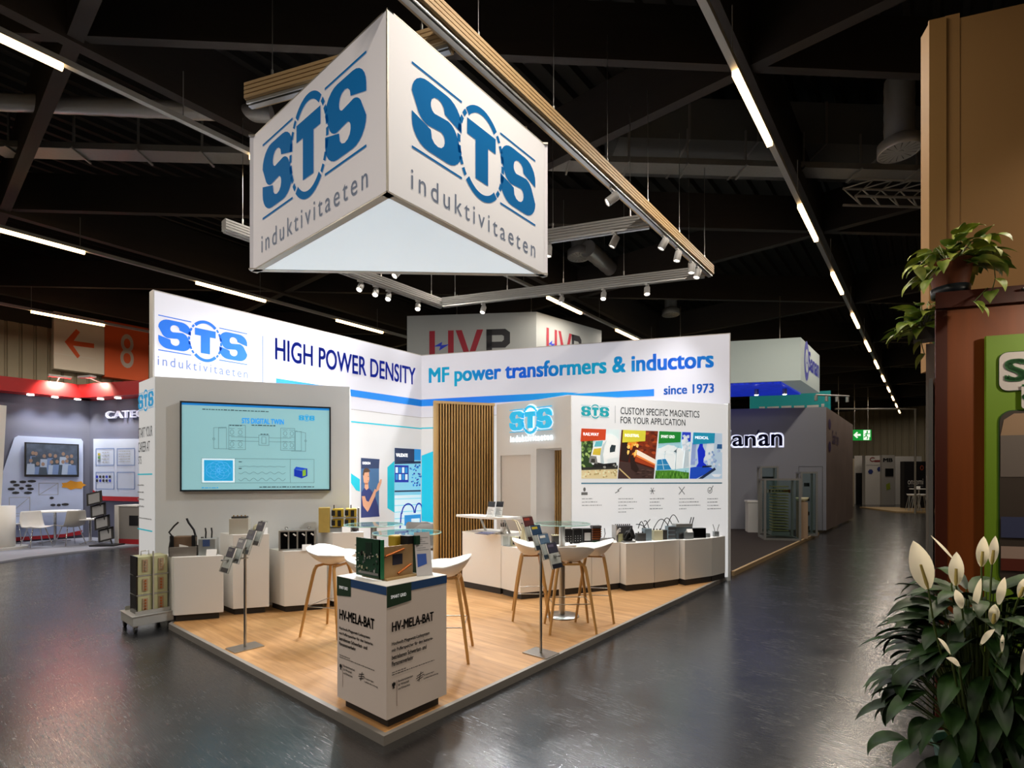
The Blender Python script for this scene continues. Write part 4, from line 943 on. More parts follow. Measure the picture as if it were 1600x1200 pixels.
def pface(wl, wid, tagpx, title, body, foot):
    def put(g, nm, m=None):
        o = g.build(nm, m, FPD); o.location = (wl.p[0]-FPX0, wl.p[1]-FPY0, 0); o.rotation_euler.z = wl.a
    H_ = FH_-PZ; g = G2(); g.y = -.002; g.rect(0, wid, H_-.052, H_); put(g, 'blue_band', TB)
    x0, x1 = tagpx; g = G2(); g.y = -.003; g.poly([(x0, H_), (x1, H_), (x1, H_-.115), (x0, H_-.13)]); put(g, 'green_tag', TG)
    g = G2(); g.y = -.004; g.text('SMART GRID', x0+.03, x0+.03+(x1-x0)*.62, H_-.078, H_-.058, bold=.0); put(g, 'tag_lettering', MATS['white_print'])
    g = G2(); g.y = -.003; q = wl.quad(title); g.text('HV-MELA-BAT', (q[0][0]+q[3][0])/2, (q[1][0]+q[2][0])/2, (q[2][1]+q[3][1])/2, (q[0][1]+q[1][1])/2, bold=.018); put(g, 'title_lettering', BK)
    tx = ('Hochvolt-Megawatt-Ladesystem', 'mit Pufferspeicher für den batterie-', 'betriebenen Schwerlast- und', 'Personenverkehr')
    q = wl.quad(body); xl = (q[0][0]+q[3][0])/2; xr = (q[1][0]+q[2][0])/2; zt_ = (q[0][1]+q[1][1])/2; zb_ = (q[2][1]+q[3][1])/2; st = (zt_-zb_)/3.72
    for i, (s_, k) in enumerate(zip(tx, (.91, 1, .83, .50))): 
        g = G2(); g.y = -.003; z = zt_-st*i; g.text(s_, xl, xl+(xr-xl)*k, z-st*.66, z, bold=.015); put(g, 'body_lettering', BK)
    q = wl.quad(foot); xl = (q[0][0]+q[3][0])/2; xr = (q[1][0]+q[2][0])/2; zt_ = (q[0][1]+q[1][1])/2; zb_ = (q[2][1]+q[3][1])/2; W_, H2 = xr-xl, zt_-zb_
    g = G2(); g.y = -.003; g.lines(xl, zt_-.005, [W_*.28, W_*.9], .006, .014, None); put(g, 'small_print', GP)
    g = G2(); g.y = -.003; z = zt_-H2*.36                     # eagle emblem, rule and two blocks of print
    g.disc(xl+.014, z, .009, .016, None, n=10); g.poly([(xl, z+.014), (xl+.010, z+.004), (xl+.010, z-.006), (xl+.002, z-.008)]); g.poly([(xl+.028, z+.014), (xl+.018, z+.004), (xl+.018, z-.006), (xl+.026, z-.008)]); g.poly([(xl+.010, z-.012), (xl+.018, z-.012), (xl+.021, z-.024), (xl+.007, z-.024)]); put(g, 'eagle_emblem', BK)
    g = G2(); g.y = -.003; g.rect(xl+.036, xl+.039, zb_, z+.02); put(g, 'emblem_rule', mat('rule_red', '#7c5a48', .7))
    for i, (s_, w1) in enumerate((('Bundesministerium', .30), ('für Wirtschaft', .22), ('und Klimaschutz', .24))):
        g = G2(); g.y = -.003; g.text(s_, xl+.048, xl+.048+W_*w1, z+.004-i*.024, z+.018-i*.024, bold=.01); put(g, 'credit_lettering', BK)
    x = xl+W_*.58; z2 = zt_-H2*.42
    g = G2(); g.y = -.003
    for k, dz in ((1, .016), (1.2, .002), (.9, -.012)): g.line([(x-.026*k, z2+dz-.006), (x+.026*k, z2+dz+.006)], .005)
    g.line([(x-.010, z2-.028), (x+.008, z2+.030)], .005); put(g, 'wing_emblem', BK)
    for i, (s_, w1) in enumerate((('Projektträger', .26), ('Luftfahrtforschung', .36))):
        g = G2(); g.y = -.003; g.text(s_, x+.032, x+.032+W_*w1*.9, z2-.008-i*.022, z2+.004-i*.022, bold=.01); put(g, 'credit_lettering', BK)
pface(WA, FW_, (0, .165), [(531, 953), (585, 966), (585, 982), (531, 968)], [(530.5, 980), (583.5, 994), (583.5, 1021), (530.5, 1014)], [(531, 1024), (592, 1044), (592, 1092), (531, 1078)])
pface(WB, FD_, (0, .19), [(612.5, 971), (677, 957), (677, 971), (612.5, 985)], [(612, 1000), (676, 988), (676, 1027), (612, 1034)], [(612, 1045), (685, 1030), (685, 1082), (612, 1099)])
bpy.data.objects.remove(WA.o); bpy.data.objects.remove(WB.o)

# counters
CT = .72
def cpt(px, d): return atd(px, d)
A_, Bp, Cc, Sm, D1, E1, F1, G1, H1, I1, J1 = cpt(722.5, 7.35), cpt(783, 6.85), cpt(813, 6.55), cpt(924, 6.98), cpt(968, 7.20), cpt(977.5, 7.04), cpt(1022, 7.23), cpt(1061, 7.50), cpt(1070, 7.43), cpt(1112, 7.72), cpt(1133, 8.0)
WN = (-.8474, .531)
def wallpt(p, off=.02):
    """foot of p on the poster wall, a little in front of it"""
    dx, dy = p[0]+1.41, p[1]-4.25; s = dx*TD[0]+dy*TD[1]; return (-1.41+TD[0]*s-WN[0]*off, 4.25+TD[1]*s-WN[1]*off)
def counter(name, label, front, back, h, cat='counter', gr=None):
    o = front[0]; t = thing(name, label, cat, (o[0], o[1], PZ), 0, gr); rl = lambda P_: [(p[0]-o[0], p[1]-o[1]) for p in P_]
    poly = rl(front+back[::-1]); cx = sum(p[0] for p in poly)/len(poly); cy = sum(p[1] for p in poly)/len(poly)
    MB().prism(poly, .085, h-.022).build('body', WHITE, t)
    MB().prism([(cx+(p[0]-cx)*.96, cy+(p[1]-cy)*.96) for p in poly], 0, .085).build('plinth', SK, t)
    MB().prism([(cx+(p[0]-cx)*1.004, cy+(p[1]-cy)*1.004) for p in poly], h-.022, h).build('counter_top', WHITE, t); return t
off = lambda p, v: (p[0]+v[0], p[1]+v[1])
gC = 'white counter units along the poster wall'
BB = (-.22, .50)
counter('reception_counter', 'white reception counter left of the low counter units, in front of the cabin', [A_, (Bp[0]-.004, Bp[1])], [off(A_, (-.05, .55)), off(Bp, (-.05, .55))], .80)
counter('counter_unit', 'first low counter unit beside the reception counter, behind the stools', [(Bp[0]+.004, Bp[1]), Cc, Sm], [off(Bp, (.02, .54)), off(Cc, (-.30, .5)), off(Sm, (-.42, .16))], CT-PZ, gr=gC)
counter('counter_unit', 'narrow counter unit behind the right bar stool', [off(Sm, (.003, .007)), D1], [off(Sm, (-.42, .17)), wallpt(D1)], CT-PZ, gr=gC)
counter('counter_unit', 'left of the two middle counter units, its pale side showing', [off(E1, (.0, .012)), F1], [wallpt(off(D1, (.005, .012))), wallpt(F1)], CT-PZ, gr=gC)
counter('counter_unit', 'right of the two middle counter units', [off(F1, (.004, .008)), G1], [wallpt(off(F1, (.004, .008))), wallpt(G1)], CT-PZ, gr=gC)
counter('counter_unit', 'counter unit second from the aisle end of the poster wall', [H1, I1], [wallpt(off(G1, (.006, .014))), wallpt(I1)], CT-PZ, gr=gC)
counter('counter_unit', 'dark-shaded last counter unit at the aisle end', [off(I1, (.003, .008)), J1], [wallpt(off(I1, (.003, .008))), wallpt(J1, .015)], CT-PZ, gr=gC)
# raised shelf on the reception counter
z = .86; sh = thing('counter_shelf', 'raised white shelf on slanted metal legs above the reception counter', 'shelf', (*A_, z), math.atan2(Bp[1]-A_[1], Bp[0]-A_[0]))
Ls = math.hypot(Bp[0]-A_[0], Bp[1]-A_[1])
MB().prism([(-.16, .02), (-.05, .30), (Ls+.1, .32), (Ls+.08, .02), (Ls-.1, -.04), (.2, -.06)], .205, .235).build('board', WHITE, sh)
for x in (.16, Ls-.14): MB().tube([(x+.12, .2, 0), (x, .2, .205)], .016, ALU, 10).build('support', ALU, sh)
# ------------------------------------------------------------------ things on the counters and pedestals
CABLE = mat('black_cable', '#1b1b1c', .5); LAM = mat('laminated_core', '#8c857e', .45, .4, var=.3, scale=4, stretch=(1, 1, 60)); BRASS = mat('brass_lug', '#a8843c', .35, .8); BROWNW = mat('brown_winding', '#6d5744', .6, var=.2, scale=4, stretch=(1, 1, 40))
def arc(p, q, up, n=10, lean=(0, 0)):
    return [(p[0]+(q[0]-p[0])*k/n+lean[0]*math.sin(PI*k/n), p[1]+(q[1]-p[1])*k/n+lean[1]*math.sin(PI*k/n), p[2]+(q[2]-p[2])*k/n+up*math.sin(PI*k/n)) for k in range(n+1)]
def card(xy, z, rz, label, w_=.10, h=.07):
    t = thing('info_card', label, 'card', (*xy, z), rz, 'white folded information cards')
    m = MB(); m.add([(-w_/2, -.03, 0), (w_/2, -.03, 0), (w_/2, .0, h), (-w_/2, .0, h), (-w_/2, .001, h), (w_/2, .001, h), (w_/2, .03, 0), (-w_/2, .03, 0)], [(0, 1, 2, 3), (4, 5, 6, 7)]); m.build('card', PAPER, t)
    g = G2(); g.y = 0; g.add([(-w_*.35, -.0215, h*.25), (w_*.3, -.0215, h*.25), (w_*.3, -.018, h*.36), (-w_*.35, -.018, h*.36)], [(0, 1, 2, 3)]); g.build('print', INKL, t)
def onped(i, u, v): 
    x, d, w_, h, dep = PEDS[i]; p = c2w(x, d); c, s = math.cos(TA), math.sin(TA); u -= .5*v; return (p[0]+u*c-v*s, p[1]+u*s+v*c), h+PZ
# 1: open-core transformer with two cables
xy, z = onped(0, .14, .17); t = thing('transformer', 'brown open-core transformer with two black cables on the leftmost pedestal', 'transformer', (*xy, z), TA)
MB().box(-.12, .14, -.10, -.05, 0, .10).box(-.12, .14, .05, .10, 0, .10).box(-.12, .14, -.05, .05, 0, .03).build('core', LAM, t)
MB().box(-.10, .11, -.045, .06, .03, .215).build('winding', BROWNW, t, bevel=.01)
for x, l in ((-.11, (-.05)), (.10, .03)):
    MB().box(x-.018, x+.018, -.06, -.046, .03, .225).build('clamp', BLACK, t)
MB().tube([(-.11, 0, .2), (-.15, 0, .26), (-.10, 0, .33), (-.06, 0, .37)], .009, CABLE, 8).build('cable', CABLE, t)
MB().tube([(.11, 0, .2), (.09, 0, .28), (.04, 0, .36), (.02, 0, .41)], .011, CABLE, 8).build('cable', CABLE, t)
MB().tube([(-.13, -.07, .0), (-.125, -.09, .10), (-.12, -.05, .2)], .006, CABLE, 8).build('cable', CABLE, t)
MB().add([(-.04, -.048, .055), (.06, -.10, .055), (.06, -.10, .11), (-.04, -.048, .13)], [(0, 1, 2, 3)]).build('paper_tag', PAPER, t)
# 2
xy, z = onped(0, .37, .15); t = thing('choke_box', 'grey potted choke with blue label and two leads on the leftmost pedestal', 'choke', (*xy, z), TA)
MB().box(-.085, .085, -.08, .08, 0, .185).build('housing', mat('zinc_housing', '#a9adac', .4, .5), t, bevel=.006)
MB().box(-.04, .03, -.083, -.08, .10, .175).build('label', NAVY, t)
for x in (-.03, .03): MB().tube([(x, 0, .18), (x+.004, 0, .25), (x-.002, 0, .30)], .008, CABLE, 8).build('lead', CABLE, t)
m = MB()
for x in (-.07, -.055): MB().cyl((x, 0, 0), .006, .185, .20, BLACK, 8).build('terminal', BLACK, t)
card(onped(0, .37, .04)[0], onped(0, .37, .04)[1], TA, 'white card before the grey choke on the leftmost pedestal')
# 3
xy, z = onped(1, .10, .15); t = thing('transformer', 'pale grey boxed transformer on the tall pedestal behind the leaflet stand', 'transformer', (*xy, z), TA)
MB().box(-.08, .12, -.08, .08, 0, .18).build('core', mat('pale_core', '#b5b0a2', .5), t, bevel=.004)
MB().box(-.06, .10, -.06, .06, .18, .2).build('terminal_board', DGREY, t)
for k in range(4): MB().cyl((-.045+k*.04, 0, 0), .007, .2, .215, BRASS, 8).build('terminal', BRASS, t)
xy, z = onped(1, .30, .13); t = thing('coil', 'small round coil with black leads beside the pale boxed transformer', 'coil', (*xy, z), TA)
MB().torus((0, 0, .055), .032, .02, CREAM, 20, 10, M=Matrix.Translation((0, 0, .055)) @ Matrix.Rotation(PI/2, 4, 'X') @ Matrix.Translation((0, 0, -.055))).build('winding', CREAM, t)
MB().box(-.04, .04, -.03, .03, 0, .012).build('base', DGREY, t); MB().tube([(.02, 0, .1), (.03, 0, .13), (.05, 0, .14)], .006, CABLE).build('lead', CABLE, t)
card(onped(1, .33, .05)[0], onped(1, .33, .05)[1], TA, 'white card on the tall pedestal behind the left leaflet stand')
# 4: four-panel unit
xy, z = onped(2, .22, .17); t = thing('inductor_rack', 'black four-panel inductor rack with lifting eyes on low pedestal', 'inductor', (*xy, z), TA)
W4, H4 = .40, .235; m = MB()
m.box(-W4/2, W4/2, -.11, .11, 0, .018); m.box(-W4/2, W4/2, -.11, .11, H4-.015, H4)
for k in range(5): x = -W4/2+k*(W4-.016)/4; m.box(x, x+.016, -.11, .11, .018, H4-.015)
m.build('frame', mat('zinc_frame', '#a4a4a0', .4, .6), t)
for k in range(4): x = -W4/2+.016+k*(W4-.016)/4; MB().box(x, x+(W4-.016)/4-.016, -.104, .10, .018, H4-.015).build('black_panel', BLACKG, t)
for x in (-.13, .12): MB().torus((0, 0, 0), .016, .004, CHROME, 16, 6, M=Matrix.Translation((x, 0, H4+.018)) @ Matrix.Rotation(PI/2, 4, 'X')).build('lifting_eye', CHROME, t)
MB().box(-W4/2-.004, -W4/2, -.10, .10, .0, H4).build('side_plate', CREAM, t)
for k in range(4): x = -W4/2+.05+k*.098; MB().add([(x, -.106, .19), (x+.03, -.106, .165), (x+.042, -.106, .178), (x+.012, -.106, .2)], [(0, 1, 2, 3)]).build('paper_tag', PAPER, t)
card(onped(2, .25, .02)[0], onped(2, .25, .02)[1], TA, 'white card in front of the black four-panel rack')
# 5: yellow and black three-phase coil
xy, z = onped(3, .14, .17); t = thing('transformer', 'large yellow and black transformer on the rightmost tall pedestal', 'transformer', (*xy, z), TA)
MB().box(-.22, -.09, -.10, .10, .0, .30).build('end_block', mat('tan_end_block', '#b19a52', .5, var=.1), t)
MB().box(-.2, .25, -.09, .09, .0, .05).build('base_channel', ALUD, t)
for i in range(2):
    for j in range(2):
        x = -.06+i*.155; z0 = .06+j*.12; MB().box(x, x+.13, -.085, .085, z0, z0+.105).build('winding', YEL, t, bevel=.008)
        for k in range(2): MB().box(x-.012+k*.07, x+.03+k*.07, -.092, .09, z0+.02-k*.01, z0+.085).build('black_former', BLACK, t)
MB().box(-.06, .24, -.096, .0, .168, .18).build('busbar', ALU, t); MB().box(.235, .255, -.09, .09, .05, .29).build('end_plate', ALUD, t)
for x in (-.05, .15): MB().box(x, x+.012, -.02, 0, .28, .33).build('upright_lug', BLACK, t)
card(onped(3, .17, .03)[0], onped(3, .17, .03)[1], TA, 'white card in front of the yellow and black transformer')
xy, z = onped(3, .31, .10); t = thing('coil', 'small dark round coil at the right end of the tall pedestal', 'coil', (*xy, z), TA)
MB().torus((0, 0, .03), .028, .018, mat('dark_brown_coil', '#2b1f20', .5), 18, 8).build('winding', None, t); MB().cyl((0, 0, 0), .03, 0, .012, BLACK, 16).build('base', BLACK, t)

# devices on the low counters --------------------------------------------------
DF = [(783, 6.85), (813, 6.55), (968, 7.2), (977, 7.04), (1022, 7.23), (1061, 7.5), (1070, 7.43), (1112, 7.72), (1133, 8.0)]
def on_counter(px, k):
    """point on the low counters: k 0 at the front edge, 1 at the wall"""
    for (a, da), (b, db) in zip(DF, DF[1:]):
        if a <= px <= b: d = da+(db-da)*(px-a)/(b-a)
    r = ray(px, HOR); dx, dy = TD; tw = ((-1.41-CAM[0])*dy-(4.25-CAM[1])*dx)/(r.x*dy-r.y*dx)
    av = min(tw-.06-d, .62); return atd(px, d+.04+k*(av-.04)), av
def dev(name, label, px, py, cat, rz=.9, z=CT):
    d_ = 796*(1.6-z)/(py-HOR); f0 = [da+(db-da)*(px-a)/(b-a) for (a, da), (b, db) in zip(DF, DF[1:]) if a <= px <= b][0]
    xy = on_counter(px, max(.0, min(.42, (d_-f0)/.5)))[0]; return thing(name, label, cat, (*xy, z), rz), math.hypot(xy[0]-CAM[0], xy[1]-CAM[1])*.97/FPX
def boxdev(name, label, px, py, wp, hp, body, cat='transformer', dep=.1, studs=0, cables=(), lab=None, lid=None, rz=.9):
    t, s = dev(name, label, px, py, cat, rz); w_, h = wp*s, hp*s; dep = min(dep, on_counter(px, 0)[1]*.38)
    MB().box(-w_/2, w_/2, 0, dep, 0, h).build('housing', body, t, bevel=.003)
    if lid: MB().box(-w_/2-.004, w_/2+.004, -.004, dep+.004, h, h+.012).build('lid', lid, t)
    for k in range(studs): MB().cyl((-w_/2+w_*(k+.5)/studs, dep/2, 0), min(.009, w_/studs*.35), h, h+.022, DGREY, 8).build('stud', DGREY, t)
    for (x0, x1, up, x2) in cables: MB().tube(arc((x0*w_, dep/2, h), (x1*w_, dep/2, h+x2), up), .006, CABLE, 8).build('cable', CABLE, t)
    if lab: MB().box(-w_*.34, w_*.34, -.003, 0, h*.18, h*.72).build('label_plate', lab, t)
    return t
GRF = mat('graphite', '#4a4c50', .5); ZN = mat('zinc', '#9aa0a2', .4, .4); BLG = mat('blue_grey_metal', '#8799a3', .45, .3)
boxdev('capacitor_block', 'cream six-hole capacitor block left of the leaflet stand on counter', 805, 849, 12, 15, CREAM, 'capacitor', .08, 0, (), BLACK)
boxdev('choke_box', 'small black block just right of the cream capacitor block', 816, 850, 9, 6, BLACK, 'choke', .05)
boxdev('choke_box', 'dark grey cube behind the small black block', 820, 845, 14, 15, DGREY, 'choke', .1)
t, s = dev('insulator', 'tall cream cone insulator behind the leaflet stand', 818, 843, 'insulator'); MB().lathe([(.0, 0), (.055, 0), (.05, .06), (.034, .16), (.022, .25), (.02, .30), (0, .30)], CREAM, 20).build('body', CREAM, t); MB().cyl((0, 0, 0), .032, .30, .312, DGREY, 16).build('cap', DGREY, t)
boxdev('transformer', 'small transformer with pale top left of the table column', 869, 846, 10, 14, DGREY, 'transformer', .09, 3, (), None, CREAM)
for px, l in ((888, 'perforated black heat sink next to the table column'), (903, 'second perforated black heat sink, beside the framed grey plate')):
    t, s = dev('heat_sink', l, px, 846, 'heat sink'); w_, h = 14*s, 22*s; m = MB(); m.box(-w_/2, w_/2, 0, .07, 0, h); m.build('block', BLACK, t); 
    for k in range(6): x = -w_/2+w_*(k+.2)/6; MB().box(x, x+w_*.07, 0, .07, h, h+.016).build('fin', BLACK, t)
    g = G2(); g.y = -.002
    for i in range(3):
        for j in range(3): g.disc(-w_*.3+w_*.3*i, h*.2+h*.17*j, .006, .006, None, n=8)
    g.build('perforation', LGREY, t)
t = boxdev('inductor_box', 'black inductor box with light grey face plate', 918, 848, 15, 23, BLACK, 'inductor', .12, 0, (), LGREY)
t, s = dev('copper_coil', 'copper strip coil on a small green board', 933, 845, 'coil'); MB().box(-.07, .07, 0, .1, 0, .025).build('board', PCB, t); MB().box(-.06, .06, .01, .09, .03, .2).build('core', mat('dark_red_core', '#4b241c', .5), t)
for k in range(5): MB().box(-.068, .068, .004, .096, .045+k*.032, .062+k*.032).build('turn', COPPER, t)
MB().box(-.066, .066, 0, .1, .2, .235).build('head', GRF, t); MB().tube([(.1, 0, .05), (.12, 0, .12), (.11, 0, .2)], .005, CABLE).build('lead', CABLE, t)
boxdev('choke_box', 'flat grey choke lying in front of the copper strip coil', 945, 848, 12, 7, GREY, 'choke', .06)
boxdev('choke_box', 'long low dark bar beside the flat grey choke', 957, 846, 16, 6, DGREY, 'choke', .05)
t = boxdev('transformer', 'large dark grey transformer with a row of studs and white leads', 976, 843, 27, 25, GRF, 'transformer', .14, 8)
MB().box(-.14, -.12, -.01, .13, 0, .24).build('bracket', LGREY, t)
for k in range(3): MB().tube(arc((-.13, -.02, .10+.02*k), (-.07, -.02, .15+.02*k), .02), .006, PAPER, 8).build('white_lead', PAPER, t)
boxdev('capacitor_block', 'cream block standing before the large dark grey transformer', 970, 847, 9, 13, OLIVE, 'capacitor', .07)
t, s = dev('toroid_coil', 'black ring coil with a tangle of thick black cables', 984, 848, 'coil')
MB().torus((0, 0, 0), .055, .028, BLACK, 24, 10, M=Matrix.Translation((0, .05, .085)) @ Matrix.Rotation(PI/2, 4, 'X')).build('winding', BLACK, t)
MB().box(-.09, .09, .0, .1, 0, .018).build('base', GREY, t)
for k in range(4): MB().tube(arc((-.08+.02*k, -.01+.02*k, .05), (.07+.012*k, .02*k, .04+.01*k), .10+.012*k), .009, CABLE, 8).build('cable', CABLE, t)
boxdev('choke_box', 'dark grey box with two studs right of the tangled ring coil', 1003, 845, 14, 12, DGREY, 'choke', .09, 2)
t = boxdev('inductor_box', 'steel blue can with crossed black cables above', 1013, 842, 12, 19, BLG, 'inductor', .1, 0, ((-.3, -1.2, .10, .0), (-.1, -1.5, .02, .06), (.3, -.4, .05, .10), (-.6, .5, .0, .13)))
t = boxdev('capacitor_block', 'cream twin block under two looping black cables', 1029, 841, 15, 15, CREAM, 'capacitor', .1, 3, ((-.45, 1.3, .13, .06), (.4, 1.7, .13, .09)))
boxdev('choke_box', 'narrow dark box beside the cream twin block', 1039, 842, 8, 15, DGREY, 'choke', .07)
t = boxdev('transformer', 'stacked blue-grey slab transformer with a long arching cable', 1050, 839, 12, 20, BLG, 'transformer', .12, 0, ((-.4, 1.2, .14, .05),))
for k in range(3): MB().box(-.062, .062, -.004, 0, .02+.06*k, .06+.06*k).build('slab', GRF, t)
t = boxdev('transformer', 'wide grey transformer with bright aluminium cover', 1069, 836, 26, 18, mat('slate_core', '#56636a', .5), 'transformer', .13, 0, (), None, ALU)
MB().box(-.13, .13, -.003, .133, .19, .225).build('cover', ALU, t)
t, s = dev('toroid_coil', 'small black drum coil between the blue-grey slabs and the silver box', 1063, 841, 'coil'); MB().lathe([(0, 0), (.045, 0), (.05, .02), (.05, .08), (.04, .095), (0, .095)], BLACK, 20).build('drum', BLACK, t); MB().tube([(0, 0, .09), (.03, 0, .12), (.05, 0, .11)], .006, CABLE).build('lead', CABLE, t)
boxdev('choke_box', 'silver box in front of the wide black box', 1077, 842, 15, 11, ZN, 'choke', .06)
t = boxdev('inductor_box', 'wide black box with two upright black leads', 1093, 840, 22, 15, BLACKG, 'inductor', .12)
for x in (-.11, -.07): MB().tube([(x, .1, .12), (x+.01, .1, .22), (x+.035, .1, .31)], .007, CABLE, 8).build('lead', CABLE, t)
card(atd(1077, 7.56), CT+.105, .9, 'white card on top of the silver box', .09, .05)
boxdev('choke_box', 'tiny grey choke right of the wide black box', 1107, 838, 6, 6, ZN, 'choke', .05)
t = boxdev('sensor', 'small two-lead device at the aisle end of the counter', 1120, 835, 8, 8, ZN, 'sensor', .05)
for sx in (-1, 1): MB().tube([(sx*.02, .02, .07), (sx*.03, .02, .12), (sx*.055, .02, .19)], .005, GREY, 8).build('lead', GREY, t)
for px, py, l in ((885, 851, 'white card on the counter right of the table column'), (958, 851, 'white card before the long dark bar on the counter'), (838, 849, 'white card on the counter behind the leaflet stand')): card(on_counter(px, .02)[0], CT, .9, l, .09, .035)

# reception counter things
zs = .86+.235; ra = math.atan2(Bp[1]-A_[1], Bp[0]-A_[0])
def leaflet_stand(xy, z, rz, label, grp):
    t = thing('leaflet_holder', label, 'leaflet holder', (*xy, z), rz, grp); Mx = Matrix.Rotation(-.22, 4, 'X')
    MB().box(-.07, .07, 0, .003, 0, .215, M=Mx).box(-.07, .07, -.03, .05, 0, .004).build('acrylic_back', ACRYL, t)
    MB().box(-.066, .066, -.004, -.001, .008, .21, M=Mx).build('leaflet', PAPER, t)
    MB().box(-.066, .066, -.006, -.004, .135, .21, M=Mx).build('cover_picture', mat('dark_cover_print', '#22242c', .6, var=.6, scale=25), t)
    m = MB(); 
    for k in range(5): m.box(-.055, .05-.02*(k % 3), -.0055, -.0042, .03+.018*k, .036+.018*k, M=Mx)
    m.build('cover_print', INKL, t)
for px, l in ((765.5, 'left of two upright leaflet holders on the raised shelf'), (778.5, 'right of two upright leaflet holders on the raised shelf')): leaflet_stand(atd(px, 7.02), zs, ra, l, 'upright leaflet holders on the raised shelf')
for k, (px, c) in enumerate(((757, '#1d2550'), (763, '#2a3a8c'), (770, '#c9ccd4'))):
    xy = atd(px, 6.93+.02*k); t = thing('brochure_pile', ('dark blue', 'royal blue', 'pale')[k]+' brochure fanned out under the raised shelf', 'brochure', (*xy, .86+.012*k), ra+.1*k); MB().box(-.12, .12, -.07, .07, 0, .012).build('pages', PAPER, t); MB().box(-.121, .121, -.071, .071, .0085, .0125).build('cover', mat('brochure_'+str(('navy', 'royal', 'pale')[k]), c, .4), t)
xy = atd(788.5, 6.95); t = thing('pen_cup', 'white mug full of dark pens beside the raised shelf', 'mug', (*gp(788.5, 833, .80), .72+.0), 0)
t.location = (*atd(786.5, 7.0), .86)
MB().lathe([(0, 0), (.042, 0), (.045, .1), (.04, .1), (.038, .01), (0, .01)], PAPER, 20).build('cup', PAPER, t)
for k in range(6): a = k*1.05; MB().tube([(.015*math.cos(a), .015*math.sin(a), .02), (.036*math.cos(a), .036*math.sin(a), .14+.008*(k % 3))], .005, BLACK, 6).build('pen', BLACK, t)
MB().tube(arc((.045, 0, .03), (.045, 0, .08), 0, 8, (.03, 0)), .005, PAPER, 6).build('handle', PAPER, t)
t = thing('acrylic_box', 'empty clear acrylic leaflet box at the counter step', 'leaflet holder', (*atd(795, 6.80), CT), ra); MB().box(-.06, .06, -.05, .05, 0, .006).box(-.06, .06, -.05, -.045, 0, .13).box(-.06, .06, .045, .05, 0, .13).box(-.06, -.055, -.05, .05, 0, .13).box(.055, .06, -.05, .05, 0, .13).build('box', ACRYL, t)
t = thing('cable_loop', 'pair of pale cables hanging from the raised shelf to the counter', 'cable', (*atd(800, 6.9), 0), ra)
for k in range(2): MB().tube([(-.05+.03*k, 0, zs-.02), (.06+.04*k, 0, zs-.05), (.14+.05*k, .0, .9), (.16+.05*k, 0, CT+.005)], .006, mat('pale_cable', '#d8cfae', .5), 8).build('cable', None, t)
# brochure stands
def brochure_stand(xy, rz, label, cov, h=.86):
    """four leaflet pockets stepping down towards the reader (local minus y)"""
    t = thing('brochure_stand', label, 'brochure stand', (*xy, PZ), rz)
    MB().box(-.10, .10, -.13, .13, 0, .008).build('base_plate', STEEL, t); MB().tube([(0, 0, .008), (0, 0, h+.12)], .0125, STEEL, 14).build('pole', STEEL, t)
    MB().box(-.02, .02, -.20, .02, h+.02, h+.03, M=Matrix.Translation((0, 0, 0))).build('bracket', STEEL, t)
    for k, (c1, c2) in enumerate(cov):
        Mx = Matrix.Translation((0, .09-.088*k, h+.13-.072*k)) @ Matrix.Rotation(-.34, 4, 'X'); W = .078
        MB().box(-W, W, -.022, -.02, 0, .14, M=Mx).box(-W, W, 0, .003, 0, .24, M=Mx).box(-W, W, -.022, .003, -.003, 0, M=Mx).box(-W, -W+.003, -.022, .0, 0, .14, M=Mx).box(W-.003, W, -.022, 0, 0, .14, M=Mx).build('pocket', ACRYL, t)
        W = .072; b_ = MB().box(-W, W, -.012, -.003, .002, .225, M=Mx).build('brochure', PAPER, t)
        MB().box(-W, W, -.0135, -.012, .135, .225, M=Mx).build('cover', c1, b_); MB().box(-W, W, -.0135, -.012, .002, .04, M=Mx).build('cover', c1, b_)
        MB().box(-W*.8, W*.3, -.0145, -.0135, .19, .212, M=Mx).build('cover_title', c2, b_)
CV = lambda n, c: mat(n, c, .45, var=.4, scale=22)
brochure_stand(gp(845, 1021), PI/2, 'slim steel brochure stand in front of the right glass table', [(CV('cover_red_black', '#5a2a30'), mat('cover_red', '#b2402c', .5)), (CV('cover_deep_blue', '#24486e'), mat('cover_yellow', '#d8c53a', .5)), (CV('cover_blue_grey', '#5a7898'), PAPER), (CV('cover_dark', '#34364a'), mat('cover_mauve', '#6a6580', .5))])
brochure_stand(gp(383, 1012), 0, 'slim steel brochure stand in front of the left pedestals', [(CV('cover_charcoal', '#4c4a56'), GREY), (CV('cover_slate', '#6a6a74'), GREY), (CV('cover_grey', '#85858a'), LGREY), (CV('cover_charcoal', '#4c4a56'), GREY)], h=.80)

# circuit unit and leaflet on the printed pedestal
zt = FH_+.003; t = thing('power_module', 'green circuit boards around a copper plate on the printed pedestal', 'electronics', (FPX0+.27, FPY0+.20, zt), .0)
MB().box(-.13, .15, -.10, .16, 0, .012).build('base', mat('tan_base', '#a88e62', .5), t)
b_ = MB().box(-.16, .11, -.125, -.115, .012, .265).build('front_board', PCB, t)
r_ = random.Random(5); m = MB()
for k in range(46): x, z = r_.uniform(-.14, .08), r_.uniform(.03, .17); s = r_.uniform(.004, .011); m.box(x, x+s, -.13, -.124, z, z+s*r_.uniform(.6, 2), (LGREY, BLACK, GREY, CREAM)[k % 4])
m.box(-.05, .02, -.128, -.124, .15, .24, mat('dark_board', '#0e2a1e', .5)); o = m.build('chips', None, b_); o['kind'] = 'stuff'
MB().box(-.13, .09, -.129, -.124, .03, .045).build('connector', GREY, b_)
